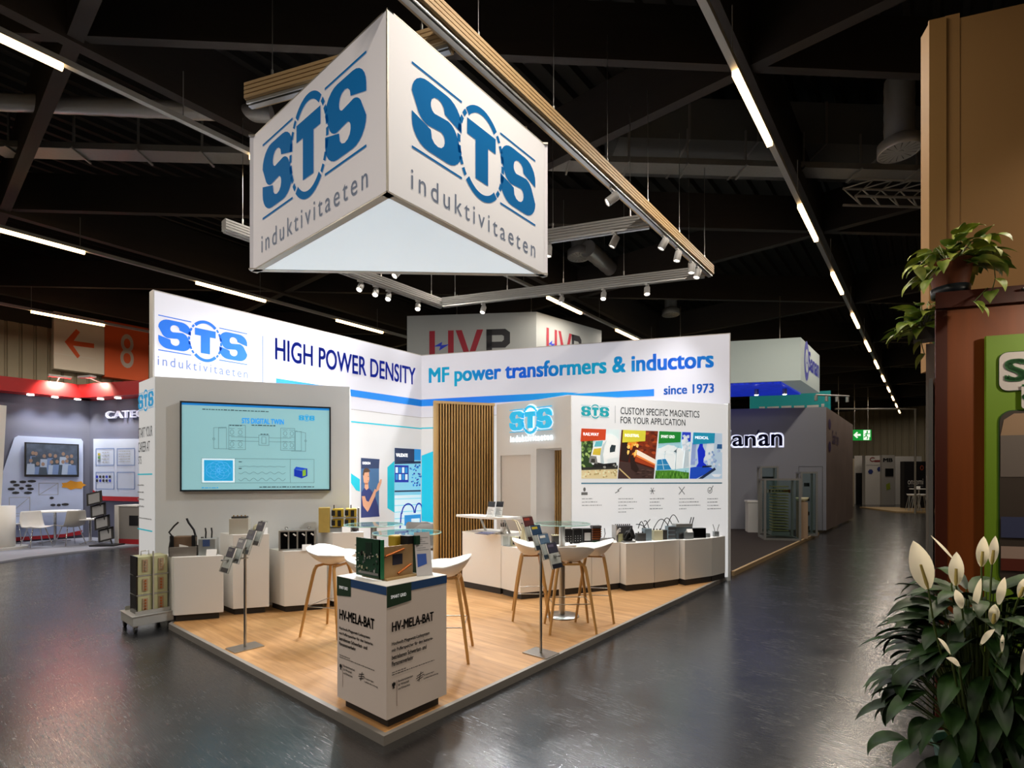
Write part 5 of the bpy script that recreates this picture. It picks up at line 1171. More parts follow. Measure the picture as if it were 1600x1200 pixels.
for k in range(4): MB().cyl((0, 0, 0), .005, 0, .016, STEEL, 8, M=Matrix.Translation((-.16, -.12, .06+.05*k)) @ Matrix.Rotation(-PI/2, 4, 'Y')).build('pin', STEEL, b_)
MB().box(.095, .125, -.125, -.105, .012, .265).build('board_edge', mat('bright_board', '#1a6a44', .4), b_)
MB().box(.10, .112, -.10, .14, .012, .215).build('copper_plate', mat('tan_plate', '#b4946a', .4, .3), t)
MB().box(.112, .115, -.03, .05, .09, .16).build('chip', mat('dark_chip', '#2c2c3a', .3), t)
for a, b2 in (((.118, -.09, .155), (.118, .06, .19)), ((.118, .01, .03), (.118, .12, .08))): MB().tube([a, b2], .008, COPPER, 8).build('copper_strap', COPPER, t)
MB().box(.02, .11, .10, .17, .20, .27).build('black_relay', BLACK, t); MB().box(-.06, .03, .06, .14, .19, .27).build('tape_winding', YEL, t, bevel=.01)
MB().box(-.06, .12, .165, .178, .012, .26).build('rear_board', PCB, t); MB().box(.10, .135, .15, .185, .21, .27).build('connector', mat('dark_green_plug', '#103a28', .5), t)
t = thing('leaflet_holder', 'white tilted leaflet with blue picture on the printed pedestal', 'leaflet holder', (FPX0+.46, FPY0+.38, zt), 1.15); Mx = Matrix.Rotation(-.25, 4, 'X')
MB().box(-.055, .055, 0, .004, 0, .30, M=Mx).build('leaflet', mat('grey_white_leaflet', '#cfcdd0', .5), t); MB().box(-.055, .055, -.02, .09, 0, .004).build('acrylic_foot', ACRYL, t)
MB().add([(-.045, -.002, .06), (.02, -.002, .08), (.02, -.002, .15), (-.045, -.002, .15)], [(0, 1, 2, 3)], M=Mx).build('cover_picture', mat('leaflet_blue', '#3f62b8', .5), t)
m = MB()
for k in range(7): m.box(-.045, .04-.02*(k % 3), -.001, 0, .175+.014*k, .180+.014*k, M=Mx)
m.build('cover_print', INKL, t)

# coil trolley
ta = math.atan2(.287, .10); TX = c2w(-3.93, 5.28); tw, td_ = .37, .44
t = thing('trolley', 'low grey wheeled trolley carrying the stacked coils', 'trolley', (TX[0], TX[1], 0), PI/2)
TRG = mat('trolley_grey', '#a8a8a4', .5, .2); MB().box(0, tw, 0, td_, .075, .17).build('tray', TRG, t, bevel=.003)
m = MB(); m.box(-.008, tw+.008, -.008, td_+.008, .17, .178); m.box(.03, tw-.03, .03, .034, .178, .22); m.box(.03, tw-.03, td_-.034, td_-.03, .178, .22); m.build('rim', TRG, t)
for x in (.03, tw-.03):
    for y in (.03, td_-.03):
        M = Matrix.Translation((x, y, .032)) @ Matrix.Rotation(PI/2, 4, 'Y'); MB().cyl((0, 0, 0), .032, -.012, .012, BLACK, 18, M=M).build('caster', BLACK, t)
        MB().box(x-.02, x+.02, y-.012, y+.012, .05, .075).build('fork', CHROME, t)
c = thing('coil_stack', 'stack of six olive resin coils clamped to a steel post', 'coil', (TX[0], TX[1], .178), PI/2)
for i in range(2):
    for j in range(3):
        x = .06+i*.143; z = .0+j*.2055; b_ = MB().box(x, x+.130, .07, .30, z, z+.195).build('coil_block', OLIVE, c, bevel=.006)
        m = MB(); 
        m.box(x+.042, x+.09, .062, .07, z+.035, z+.165); m.build('terminal_strip', mat('strip_tan', '#a48c70', .5), b_)
        for k in range(4): MB().cyl((0, 0, 0), .009, 0, .008, COPPER if j < 2 else STEEL, 10, M=Matrix.Translation((x+.066, .062, z+.055+.03*k)) @ Matrix.Rotation(PI/2, 4, 'X')).build('terminal', COPPER if j < 2 else STEEL, b_)
for j in range(1, 3): MB().box(.05, .34, .065, .305, .2055*j-.0095, .2055*j-.0005).build('shelf_plate', TRG, c)
MB().box(.05, .0595, .07, .30, 0, .61).build('side_cover', BLACKG, c)
MB().box(.191, .202, .05, .07, 0, .66).build('post', ALU, c)
MB().tube([(.11, .15, .615), (.11, .15, .66), (.18, .15, .66), (.18, .15, .615)], .006, ALU, 8).build('lifting_handle', ALU, c)
# ------------------------------------------------------------------ neighbouring stands
def cube_sign(name, label, pn, L1, d1, L2, d2, z0, z1, m, m2=None):
    """box sign: near corner pn, two visible faces along unit vectors d1 (to the left) and d2 (to the right, away)"""
    t = thing(name, label, 'hanging sign', (pn[0], pn[1], z0), 0)
    p1 = (d1[0]*L1, d1[1]*L1); p2 = (d2[0]*L2, d2[1]*L2)
    MB().prism([(0, 0), p2, (p1[0]+p2[0], p1[1]+p2[1]), p1], 0, z1-z0, m).build('body', m, t)
    c = MB()
    for p in ((p1[0]*.15+p2[0]*.2, p1[1]*.15+p2[1]*.2), (p1[0]*.8+p2[0]*.3, p1[1]*.8+p2[1]*.3)): MB().tube([(p[0], p[1], z1-z0), (p[0], p[1], 6.7-z0)], .01, STEEL, 6).build('cable', STEEL, t)
    return t
def put_on(root, wl, objs):
    for o in objs:
        o.parent = root; o.location = (wl.p[0]-root.location.x, wl.p[1]-root.location.y, 0); o.rotation_euler.z = wl.a
    bpy.data.objects.remove(wl.o)
UX, VY = (1, 0), (0, 1)
# cube with red and grey letters, behind the stand
HV = mat('grey_sign_fabric', '#8f9392', .7, emit=.16, var=.1, scale=.6)
pn = atd(838, 13.2); z1 = zat(487, 13.2); z0 = z1-1.9
e = atd(636, 13.55); dx = Vector((e[0]-pn[0], e[1]-pn[1])); L1 = dx.length; d1 = (dx.x/L1, dx.y/L1)
hv = cube_sign('cube_sign', 'grey cube sign with dark red and black letters behind the stand', pn, L1, d1, 2.6, (.18, .98), z0, z1, HV)
RED = mat('sign_dark_red', '#7e1f2c', .7, emit=.25); BLK = mat('sign_black', '#23242a', .7, emit=.1); BLU = mat('bolt_blue', '#20309a', .7, emit=.3)
def hvp(wl, X, y0, y1):
    q = lambda *p: wl.quad(p); a, b_, c, d = X; out = []
    def H(px, t_): return (px, t_)
    z1_ = (wl.at(a[0], y0[0])[1]+wl.at(d[0], y0[1])[1])/2; z0_ = z1_-(z1_-wl.at(a[0], y1)[1])
    W = [wl.at(p, 520)[0] for p in (a[0], a[1], b_[0], b_[1], c[0], c[1], d[0], d[1])]
    hh = z1_-z0_; g = G2(); g.y = -.01; sw_ = (W[1]-W[0])*.23
    g.rect(W[0], W[0]+sw_, z0_, z1_); out.append(g.build('lettering', RED)); g = G2(); g.y = -.01; g.rect(W[1]-sw_, W[1], z0_, z1_); out.append(g.build('lettering', RED)); g = G2(); g.y = -.01
    wx0, wx1 = W[2], W[3]; mm = (wx0+wx1)/2; g.poly([(wx0, z1_), (wx0+sw_*1.1, z1_), (mm, z0_+hh*.25), (wx1-sw_*1.1, z1_), (wx1, z1_), (mm+sw_*.55, z0_), (mm-sw_*.55, z0_)]); out.append(g.build('lettering', RED))
    g = G2(); g.y = -.012; x0, x1 = W[0]+sw_*.8, W[1]-sw_*.8; zc = z0_+hh*.50; w_ = x1-x0; g.poly([(x0, zc-.02), (x0+w_*.55, zc+.10), (x0+w_*.5, zc+.01), (x1, zc+.03), (x0+w_*.35, zc-.13), (x0+w_*.42, zc-.02)]); out.append(g.build('bolt', BLU))
    g = G2(); g.y = -.01; x0, x1 = W[4], W[5]; w_ = x1-x0; g.rect(x0, x0+w_*.24, z0_, z1_); g.poly([(x0, z1_), (x0+w_*.8, z1_), (x1, z1_-hh*.12), (x1, z1_-hh*.48), (x0+w_*.8, z1_-hh*.62), (x0, z1_-hh*.62), (x0, z1_-hh*.42), (x0+w_*.66, z1_-hh*.42), (x0+w_*.74, z1_-hh*.36), (x0+w_*.74, z1_-hh*.24), (x0+w_*.66, z1_-hh*.2), (x0, z1_-hh*.2)]); out.append(g.build('lettering', BLK)); return out
wl = Wall('x', '', '', e, pn, z0); put_on(hv, wl, hvp(wl, [(671, 709), (712, 755), (760, 797), (797, 797)], (519, 512), 564))
pr = (pn[0]+.18*2.6, pn[1]+.98*2.6); wl = Wall('x', '', '', pn, pr, z0); put_on(hv, wl, hvp(wl, [(853.5, 870), (872, 893), (893, 908), (908, 908)], (514, 524), 560))

# stand on the right of the back wall
SG = mat('stand_grey_wall', '#8a8d96', .55); t = thing('exhibition_stand', 'grey neighbouring stand wall with raised dark blue letters and white glow', 'exhibition stand', (*atd(1291, 15.4), 0), 0)
b0, b1 = atd(1291, 15.4), atd(1120, 15.9); L_ = math.hypot(b1[0]-b0[0], b1[1]-b0[1]); zt_ = zat(636, 15.4)
wl = Wall('x', '', '', b1, b0); root = t
o1 = MB().box(0, L_, 0, .2, .08, zt_).build('front_wall', SG)
q = wl.box(1136, 1221, 679, 697); LN = mat('letter_navy', '#26264e', .4); LG = mat('letter_glow_white', '#e9ecff', .5, emit=.6); oo = []
for s_, xa, xb, zt2 in (('San', 1126, 1179.5, q[3]+(q[3]-q[2])*.36), ('an', 1185, 1221, q[3])):
    xa, xb = wl.at(xa, 688)[0], wl.at(xb, 688)[0]; g = G2(); g.y = -.02; g.text(s_, xa, xb, q[2], zt2, bold=.008); oo.append(g.solid(.04).build('lettering', LN))
    g = G2(); g.y = -.008; g.text(s_, xa-.03, xb+.03, q[2]-.03, zt2+.03, bold=.03); oo.append(g.build('letter_glow', LG))
g = G2(); g.y = -.02; g.poly([wl.at(1181, 679), wl.at(1183, 679), wl.at(1186, 672), wl.at(1183.5, 672)]); oo.append(g.solid(.04).build('lettering', LN))
g = G2(); x0, x1, z0_, z1_ = wl.box(1248, 1285, 729, 830); g.line([(x0, z0_), (x0, z1_), (x1, z1_), (x1, z0_)], .015); o4 = g.build('door_seam', mat('seam_dark', '#4c4e54', .6))
put_on(t, wl, [o1, o4]+oo)
sidew = mat('stand_side_print', '#8d7d78', .6, var=.35, scale=.8); s1 = (b0[0]+.0, b0[1]); wl = Wall('x', '', '', b0, (b0[0]+.02, b0[1]+6.5))
o1 = MB().box(.01, 6.5, 0, .2, .08, zt_).build('side_wall', sidew); q = wl.at(1297, 690)
g = G2(); g.y = -.01; x, z = wl.at(1296, 680); g.disc(x, z+.35, .25, .16, None); g.disc(x, z-.35, .25, .16, None); g.text("San'an", x+.5, x+1.9, z-.22, z+.22); o2 = g.build('lettering', mat('letter_purple', '#4a3a6a', .5)); put_on(t, wl, [o1, o2])
nb = [(.0, 6.92), (.0, 22), (-6, 22), (-6, 4.2)]; CAR = mat('dark_brown_carpet', '#2b2422', .95)
p2 = thing('platform', 'low carpeted platform of the neighbouring stand with beige edge', 'platform', (0, 0, 0)); MB().prism([(-.06, 7.1), (-.06, 15.3), (-6, 14.5), (-6, 4.5)], 0, .07).build('carpet', CAR, p2); MB().box(-.055, -.01, 7.05, 15.3, 0, .075).build('edge_trim', mat('beige_edge', '#b59a72', .5), p2)
# box sign above it
pn = atd(1251, 13.6); z1 = zat(527, 13.6); z0 = zat(594, 13.6); SF = mat('sign_pale_green', '#aebab6', .7, emit=.22, var=.06, scale=.6)
cs = cube_sign('box_sign', 'pale box sign with round blue emblem and blue lit underside', pn, 4.2, (-math.cos(WDIR+.05), -math.sin(WDIR+.05)), 2.6, (.02, 1), z0, z1, SF)
wl = Wall('x', '', '', pn, (pn[0]+.05, pn[1]+2.6), z0); g = G2(); g.y = -.01; x, z = wl.at(1260, 564); g.disc(x, z, .30, .55, None); ob = [g.build('emblem', mat('emblem_blue', '#2f3392', .6, emit=.3))]
g = G2(); g.y = -.013; g.disc(x, z, .19, .33, None); ob.append(g.build('emblem_centre', SF)); g = G2(); g.y = -.016; g.text('A', x-.1, x+.1, z-.2, z+.2); ob.append(g.build('emblem_letter', MATS['emblem_blue'])); g = G2(); g.y = -.01; x0, x1, za, zb = wl.box(1263, 1279, 556, 584); g.text('Sanan', x0, x1, za, zb, bold=.02); ob.append(g.build('lettering', MATS['emblem_blue'])); put_on(cs, wl, ob)
c_, s_ = -math.cos(WDIR+.05), -math.sin(WDIR+.05)
MB().prism([(c_*.5, s_*.5+.1), (c_*4.2, s_*4.2+.1), (c_*4.2+.05, s_*4.2+2.5), (c_*.5+.05, s_*.5+2.5)], -.05, -.0).build('underside_screen', mat('blue_underside', '#1c34c8', .3, emit=.55, var=.8, scale=5, stretch=(1, 4, 1)), cs)
# teal banner behind
tb = thing('banner', 'teal banner above the grey stand wall with white lettering', 'banner', (*atd(1172, 18.5), zat(645, 18.5)), 0); e = atd(1298, 17.6); a = atd(1172, 18.5); wl = Wall('x', '', '', a, e, zat(645, 18.5))
TBM = mat('teal_banner', '#1f8d8c', .6, emit=.25); o1 = MB().box(0, wl.L, 0, .15, 0, zat(617, 18.5)-zat(645, 18.5)).build('panel', TBM); g = G2(); g.y = -.01; x0, x1, za, zb = wl.box(1186, 1288, 634, 638); g.lines(x0, za, [x1-x0], .11, .1, None); o2 = g.build('lettering', PAPER)
o3 = MB().box(wl.L-.02, wl.L, -.0, 3.5, -1.6, zat(617, 18.5)-zat(645, 18.5)).build('side_panel', TBM); put_on(tb, wl, [o1, o2, o3])
tr = thing('spot_bar', 'thin bar with small spotlights over the teal banner', 'lighting bar', (*atd(1275, 17), zat(617, 17)), .5); MB().tube([(0, 0, 0), (1.2, .5, 0)], .03, ALU, 8).build('bar', ALU, tr)
for k in range(4): MB().cyl((k*.38, k*.16, 0), .05, -.2, -.03, ALU, 10).build('spot_head', ALU, tr)
for px, py, l in ((1182, 617, 'small lit spotlight left under the pale box sign'), (1226, 616, 'small lit spotlight right under the pale box sign')):
    xy = atd(px, 14.6); z = zat(py, 14.6); s = thing('spotlight', l, 'spotlight', (*xy, z), .4, 'small spotlights under the pale box sign'); MB().cyl((0, 0, 0), .06, 0, .16, ALU, 12).build('head', ALU, s); MB().cyl((0, 0, 0), .05, -.012, 0, LED, 12).build('lens', LED, s); MB().tube([(0, 0, .16), (0, 0, cs.location.z-.052-z)], .012, ALU, 6).build('arm', ALU, s)
# glass cases
def case(px, d, wp, hp, dep, label, inner, rz=WDIR, gr='framed glass cases on the neighbouring stand'):
    xy = atd(px, d); w_ = wp*d/FPX; h = hp*d/FPX; t = thing('glass_case', label, 'display case', (*xy, .07), rz, gr); k = .05; m = MB()
    for x in (0, w_-k):
        for y in (0, dep-k): m.box(x, x+k, y, y+k, 0, h)
    for z in (0, h-k): m.box(k, w_-k, 0, k, z, z+k); m.box(k, w_-k, dep-k, dep, z, z+k); m.box(0, k, k, dep-k, z, z+k); m.box(w_-k, w_, k, dep-k, z, z+k)
    m.build('frame', ALUD, t)
    MB().box(k, w_-k, .02, .026, k, h-k, GLASS).build('pane', GLASS, t)
    return t, w_, h
t, w_, h = case(1194, 13.0, 52, 96, .8, 'large framed glass case holding a stack of discs', 1)
m = MB()
for k in range(16): MB().box(w_*.28, w_*.72, .2, .6, .22+k*.075, .25+k*.075).build('disc', mat('disc_tan', '#8c8258', .5), t)
for k in range(7): MB().cyl((w_*(.22+.09*k), .4, 0), .055, h*.76, h*.82, COPPER if k > 4 else CHROME, 10).build('knob', COPPER if k > 4 else CHROME, t)
MB().box(w_*.25, w_*.75, .2, .6, .1, .2).build('pedestal', GREY, t)
t, w_, h = case(1188, 14.6, 26, 105, .5, 'tall narrow glass case behind the disc case, left', 0); MB().cyl((w_/2, .25, 0), .16, h-.42, h-.3, BLACK, 14).build('hub', BLACK, t)
t, w_, h = case(1251, 14.0, 24, 100, .5, 'tall narrow glass case right of the disc case', 0)
for k in range(4): MB().cyl((w_/2, .25, 0), .07, .15+.4*k, .25+.4*k, BLACK, 12).build('hub', BLACK, t)
def simple_box(name, label, cat, px, d, wp, hp, dep, m, z=.07, rz=WDIR, nm='body'):
    t = thing(name, label, cat, (*atd(px, d), z), rz); MB().box(0, wp*d/FPX, 0, dep, 0, hp*d/FPX).build(nm, m, t); return t
t = simple_box('display_pedestal', 'white pedestal in the shade beside the disc case', 'pedestal', 1169, 14.9, 15, 47, .5, LGREY); MB().box(-.02, 15*14.9/FPX+.02, -.02, .52, 47*14.9/FPX, 47*14.9/FPX+.05).build('top', WHITE, t)
t = simple_box('display_pedestal', 'tan pedestal with a bowl right of the disc case', 'pedestal', 1249, 13.3, 12, 57, .3, mat('tan_side', '#a58c74', .6)); MB().lathe([(0, .0), (.12, .02), (.16, .12), (.14, .12), (0, .05)], CREAM, 16, (.1, .15, 57*13.3/FPX)).build('bowl', CREAM, t)

# hall end: far stands
def farwall(name, label, cat, px0, px1, y0, d, m, d2=None, z0=0):
    p, q_ = atd(px0, d), atd(px1, d2 or d); wl = Wall(name, label, cat, p, q_, z0); MB().box(0, wl.L, 0, .3, 0, zat(y0, d)-z0).build('wall', m, wl.o); return wl
FW1 = mat('far_white', '#cfcbc6', .7); FW2 = mat('far_grey', '#a5a19c', .7); FBL = mat('far_black', '#1c1c20', .6)
wl = farwall('exhibition_stand', 'far white stand wall with two dark blue hexagons and red emblem', 'exhibition stand', 1352, 1378, 712, 33, FW1)
for px, py in ((1360, 737), (1374, 733)): g = G2(); g.y = -.02; a = wl.at(px, py); g.disc(a[0], a[1], .17, .17, None, n=6); g.build('hexagon', mat('far_blue', '#2c3a78', .7), wl.o); g = G2(); g.y = -.02; a = wl.at(1366, 718); g.ring(a[0]-.12, a[1], .18, .15, .06, None, a0=.6, a1=5.6); g.rect(a[0], a[0]+.4, a[1]-.16, a[1]-.04); g.build('emblem', mat('far_red', '#a8484a', .7), wl.o)
g = G2(); g.y = -.02; x0, x1, za, zb = wl.box(1353, 1378, 726, 727); g.rect(x0, x1, za, zb); g.build('seam', FW2, wl.o)
wl = farwall('exhibition_stand', 'far grey stand wall panel with dark screen and yellow-green poster', 'exhibition stand', 1378.2, 1398, 711, 32.8, FW2)
g = G2(); g.y = -.02; x0, x1, za, zb = wl.box(1380, 1394, 716, 721.5); g.text('MB', x0, x1, za, zb, bold=.03); g.build('lettering', INK, wl.o)
x0, x1, za, zb = wl.box(1383, 1395, 732, 744); MB().box(x0, x1, -.06, 0, za, zb).build('screen', BLACK, wl.o)
g = G2(); g.y = -.02; g.poly(wl.quad([(1384, 757), (1390, 754), (1391, 764), (1385, 766)])); g.build('poster', mat('far_lime', '#8d9a2e', .7), wl.o)
wl = farwall('exhibition_stand', 'far black stand wall with thin white lettering', 'exhibition stand', 1413, 1470, 721, 28, FBL)
g = G2(); g.y = -.02; x0, x1, za, zb = wl.box(1418, 1442, 748, 757); g.text('onsemi', x0, x1, za, zb); g.build('lettering', PAPER, wl.o)
g = G2(); g.y = -.02; a = wl.at(1440, 731); g.ring(a[0], a[1], .1, .14, .04, None, n=10); g.build('emblem', mat('far_orange', '#b0553a', .6), wl.o)
g = G2(); g.y = -.02; x0, x1, za, zb = wl.box(1418, 1442, 759, 760); g.lines(x0, za, [x1-x0], .04, .1, None); g.build('small_print', INKL, wl.o)
wl = farwall('exhibition_stand', 'far pale stand wall behind the black wall with lettering', 'exhibition stand', 1399, 1440, 713, 33.5, FW1)
wl = farwall('exhibition_stand', 'far pale stand wall with dark doorway beside the grey stand', 'exhibition stand', 1335, 1351, 712, 34, FW1)
x0, x1, za, zb = wl.box(1337, 1348, 739, 782); MB().box(x0, x1, -.02, .0, 0, zb).build('doorway', FBL, wl.o)
wl = farwall('exhibition_stand', 'far narrow stand with blue edge strip right of the grey stand', 'exhibition stand', 1311, 1335, 712, 27, mat('far_tan', '#b8aa92', .7), 31)
MB().box(0, .18, -.05, 0, 0, zat(712, 27)).build('blue_strip', mat('far_cyan', '#2c86c0', .6), wl.o)
fp = thing('platform', 'far pale wood stand floor by the black lettered wall', 'platform', (*atd(1399, 25), 0), WDIR); MB().box(0, 3.4, 0, 4.5, 0, .06).build('deck', mat('far_wood', '#b59a70', .6), fp)
def far_table(px, d, label):
    t = thing('bar_table', label, 'bar table', (*atd(px, d), .06), 0); MB().cyl((0, 0, 0), .4, 1.06, 1.1, PAPER, 20).build('table_top', PAPER, t); MB().cyl((0, 0, 0), .04, .02, 1.06, ALU, 10).build('column', ALU, t); MB().cyl((0, 0, 0), .22, 0, .02, ALU, 16).build('base', ALU, t)
    MB().box(-.15, .05, -.1, .1, 1.1, 1.22).build('papers', PAPER, t)
far_table(1436, 26.2, 'far white bar table with papers before the black wall')
for px, d, l in ((1424, 25.6, 'far white stool left of the bar table'), (1430, 25.2, 'far white stool in front of the bar table'), (1441, 25.4, 'far white stool right of the bar table')):
    t = thing('far_stool', l, 'bar stool', (*atd(px, d), .06), .3, 'far white stools by the black wall'); MB().lathe([(0, .74), (.16, .76), (.21, .84), (.2, .84), (.15, .78), (0, .77)], PAPER, 14).build('seat', PAPER, t)
    for sx in (-1, 1):
        for sy in (-1, 1): MB().tube([(.2*sx, .2*sy, 0), (.08*sx, .08*sy, .75)], .015, ALU, 6).build('leg', ALU, t)
pf = thing('goal_frame', 'thin pale pipe frame standing far down the aisle', 'frame', (*atd(1305, 24), 0), 0); a, c = atd(1305, 24), atd(1430, 24); z = zat(639, 24); MB().tube([(0, 0, z), (c[0]-a[0], c[1]-a[1], z), (c[0]-a[0], c[1]-a[1], 0)], .045, mat('pale_pipe', '#8f8a80', .5), 8).build('pipe', None, pf)
# exit sign and far orange sign
GRN = mat('exit_green', '#14a03c', .4, emit=.55); EW = mat('exit_white', '#f4fff4', .4, emit=.8)
wl = Wall('exit_sign', 'green emergency exit sign with white arrow and running figure', 'exit sign', atd(1331.5, 28), atd(1361.5, 28), zat(688, 28)); H_ = zat(671.5, 28)-zat(688, 28); L = wl.L
MB().box(0, L, 0, .1, 0, H_).build('housing', GRN, wl.o); f = lambda u, v: (u*L, v*H_)
g = G2(); g.y = -.01; g.poly([f(.06, .5), f(.24, .8), f(.3, .72), f(.23, .6), f(.44, .6), f(.44, .42), f(.23, .42), f(.3, .28), f(.24, .2)]); g.build('arrow', EW, wl.o)
g = G2(); g.y = -.01; g.poly([f(.58, .04), f(.58, .96), f(.93, .96), f(.93, .3), f(.88, .3), f(.88, .04)]); g.build('door_symbol', EW, wl.o)
g = G2(); g.y = -.02; g.disc(*f(.77, .82), .05, .05, None, n=10); g.line([f(.77, .72), f(.72, .45)], .06); g.line([f(.72, .45), f(.80, .3), f(.76, .12)], .05); g.line([f(.72, .45), f(.64, .32), f(.6, .3)], .05); g.line([f(.77, .68), f(.86, .6), f(.9, .66)], .04); g.line([f(.76, .68), f(.67, .62), f(.66, .5)], .04); g.build('running_figure', GRN, wl.o)
for x in (.15, .85): MB().tube([(x*L, .05, H_), (x*L, .05, 6.9-zat(688, 28))], .015, STEEL, 6).build('hanger', STEEL, wl.o)
wl = Wall('hall_sign', 'far orange hall sign with a grey numeral beyond the grey stand', 'sign', atd(1300, 26), atd(1324, 26), zat(694, 26)); H_ = zat(664, 26)-zat(694, 26); MB().box(0, wl.L, 0, .15, 0, H_).build('board', mat('sign_orange_dark', '#8f3a1c', .6), wl.o); g = G2(); g.y = -.01; x0, x1, za, zb = wl.box(1308, 1313, 672, 688); g.text('8', x0, x1, za, zb); g.build('numeral', MATS['sign_numeral'], wl.o)
MB().tube([(wl.L/2, .1, H_), (wl.L/2, .1, 6.9-wl.z0)], .015, STEEL, 6).build('hanger', STEEL, wl.o)

# left neighbour: slate grey stand with red fascia ---------------------------------
K0 = atd(140, 14.0); KL = (K0[0], K0[1]-4.6); KR = (K0[0]+3.3*W2[0], K0[1]+3.3*W2[1])
SL = mat('slate_wall', '#5b5e72', .7); REDM = mat('red_fascia', '#b3141a', .45)
wlL = Wall('exhibition_stand', 'slate grey stand wall with red fascia on the far left, screen poster on it', 'exhibition stand', KL, K0); wlR = Wall('exhibition_stand', 'slate grey stand wall right of the corner with white wordmark, far left', 'exhibition stand', K0, KR)
for wl, ex in ((wlL, 0), (wlR, 0)):
    MB().box(0, wl.L, 0, .12, .03, 3.77).build('wall', SL, wl.o); MB().box(0 if wl is wlR else 0, wl.L, -.5, .12, 3.77, 4.12).build('red_fascia', REDM, wl.o)
def fl(wl, px, k):
    x = wl.at(px, 620)[0]; MB().cyl((x, -.25, 3.765), .07, -.02, 0, LED, 12).build('downlight', LED, wl.o)
    ld = bpy.data.lights.new('lamp', 'SPOT'); ld.energy = 60; ld.spot_size = 1.7; ld.spot_blend = .9; ld.color = (.92, .94, 1); ld.shadow_soft_size = .06; lo = bpy.data.objects.new('lamp', ld); C.objects.link(lo); lo.parent = wl.o; lo.location = (x, -.3, 3.7)
for px in (45, 83, 118): fl(wlL, px, 0)
for px in (172, 199): fl(wlR, px, 0)
def flood(wl, px):
    x = wl.at(px, 602)[0]; MB().tube([(x, -.3, 4.12), (x, -.75, 4.22)], .015, ALU, 8).build('lamp_arm', ALU, wl.o); MB().box(x-.22, x+.22, -.85, -.7, 4.2, 4.25).build('flood_lamp', ALU, wl.o)
    ld = bpy.data.lights.new('lamp', 'SPOT'); ld.energy = 170; ld.spot_size = 2.0; ld.spot_blend = .8; ld.color = (1, .92, .7); ld.shadow_soft_size = .05; lo = bpy.data.objects.new('lamp', ld); C.objects.link(lo); lo.parent = wl.o; lo.location = (x, -.82, 4.16); lo.rotation_euler = (math.radians(52), 0, 0)
flood(wlL, 84); flood(wlR, 184)
q = wlR.box(169, 228, 642, 653); g = G2(); g.y = -.02; g.text('CATEC', q[0], q[1], q[2], q[3], bold=.01); g.solid(.05); g.build('lettering', mat('wordmark_white', '#dcdce8', .5, emit=.3), wlR.o)
# printed boards
SKY = mat('sky_board', '#a9b6d8', .6, var=.2, scale=1.2)
def prism_board(wl, pts, m, nm, th=.06):
    q = wl.quad(pts); o = MB().prism(q, .0, th).build(nm, m, wl.o); o.rotation_euler.x = PI/2; return q
prism_board(wlL, [(22, 684), (28, 681), (126, 686), (129, 690), (129, 832), (-30, 846), (-14, 790)], SKY, 'poster_board')
g = G2(); g.y = -.07; a = [wlL.at(*p) for p in ((-14, 842), (100, 834), (128, 828), (126, 835), (100, 839), (-14, 848))]; g.poly(a); g.build('red_stripe', mat('poster_red', '#a51c26', .6), wlL.o)
r_ = random.Random(11); g = G2(); g.y = -.07
for px, py in ((20, 753), (35, 753), (49, 752), (25, 758), (44, 759), (17, 764), (33, 763), (47, 764), (24, 770), (43, 770), (80, 778), (82, 789), (91, 789), (101, 788)): a = wlL.at(px, py); g.disc(a[0], a[1], r_.uniform(.04, .09), .035, None, n=8)
g.build('product_prints', INK, wlL.o); g = G2(); g.y = -.07; a = wlL.at(114, 758); g.poly([(a[0]+(.22 if k % 2 else .27)*math.cos(k*.4488), a[1]+(.09 if k % 2 else .13)*math.sin(k*.4488)) for k in range(14)]); g.build('burst_print', mat('burst_amber', '#c88a22', .6), wlL.o)
g = G2(); g.y = -.07; 
for px0, px1, py0, py1 in ((14, 46, 777, 802), (14, 46, 806, 826), (60, 90, 755, 773)): x0, x1, za, zb = wlL.box(px0, px1, py0, py1); g.line([(x0, za), (x1, za), (x1, zb), (x0, zb), (x0, za)], .012); g.line([(x0, za), ((x0+x1)/2, (za+zb)/2), (x1, zb)], .012)
g.build('chart_lines', INKL, wlL.o)
prism_board(wlR, [(149.5, 686), (240, 686), (240, 780), (149.5, 776)], mat('pale_board', '#b9c3dc', .6, var=.12, scale=1.5), 'poster_board')
g = G2(); g.y = -.07; g.poly([wlR.at(*p) for p in ((149, 765), (165, 775), (240, 777), (240, 784), (165, 782), (149, 781))]); g.build('red_stripe', MATS['poster_red'], wlR.o)
g = G2(); g.y = -.07
for a in ((154, 182, 701, 727), (187, 214, 701, 727), (154, 182, 738, 764), (187, 214, 738, 764)): x0, x1, za, zb = wlR.box(*a); g.line([(x0, za), (x1, za), (x1, zb), (x0, zb), (x0, za)], .02)
g.build('frame_lines', mat('board_blue_line', '#6f86b8', .6), wlR.o); g = G2(); g.y = -.075
for k in range(3): a = wlR.at(159, 710+5*k); g.rect(a[0]-.04, a[0]+.05, a[1]-.03, a[1]+.03, (mat('sw_yellow', '#b7a63a', .6), mat('sw_green', '#5c8a4c', .6), mat('sw_grey', '#6a7480', .6))[k])
for k in range(10): a = wlR.at(156+(k % 5)*5, 745+6*(k//5)); g.disc(a[0], a[1], .045, .04, INK if k % 3 else BLU, n=8)
for k in range(4): a = wlR.at(164, 708+5*k); g.lines(a[0], a[1], [.25], .03, .1, INKL)
for k in range(5): a = wlR.at(190, 706+4*k); g.lines(a[0], a[1], [.4], .02, .1, INKL)
g.build('product_prints', None, wlR.o)
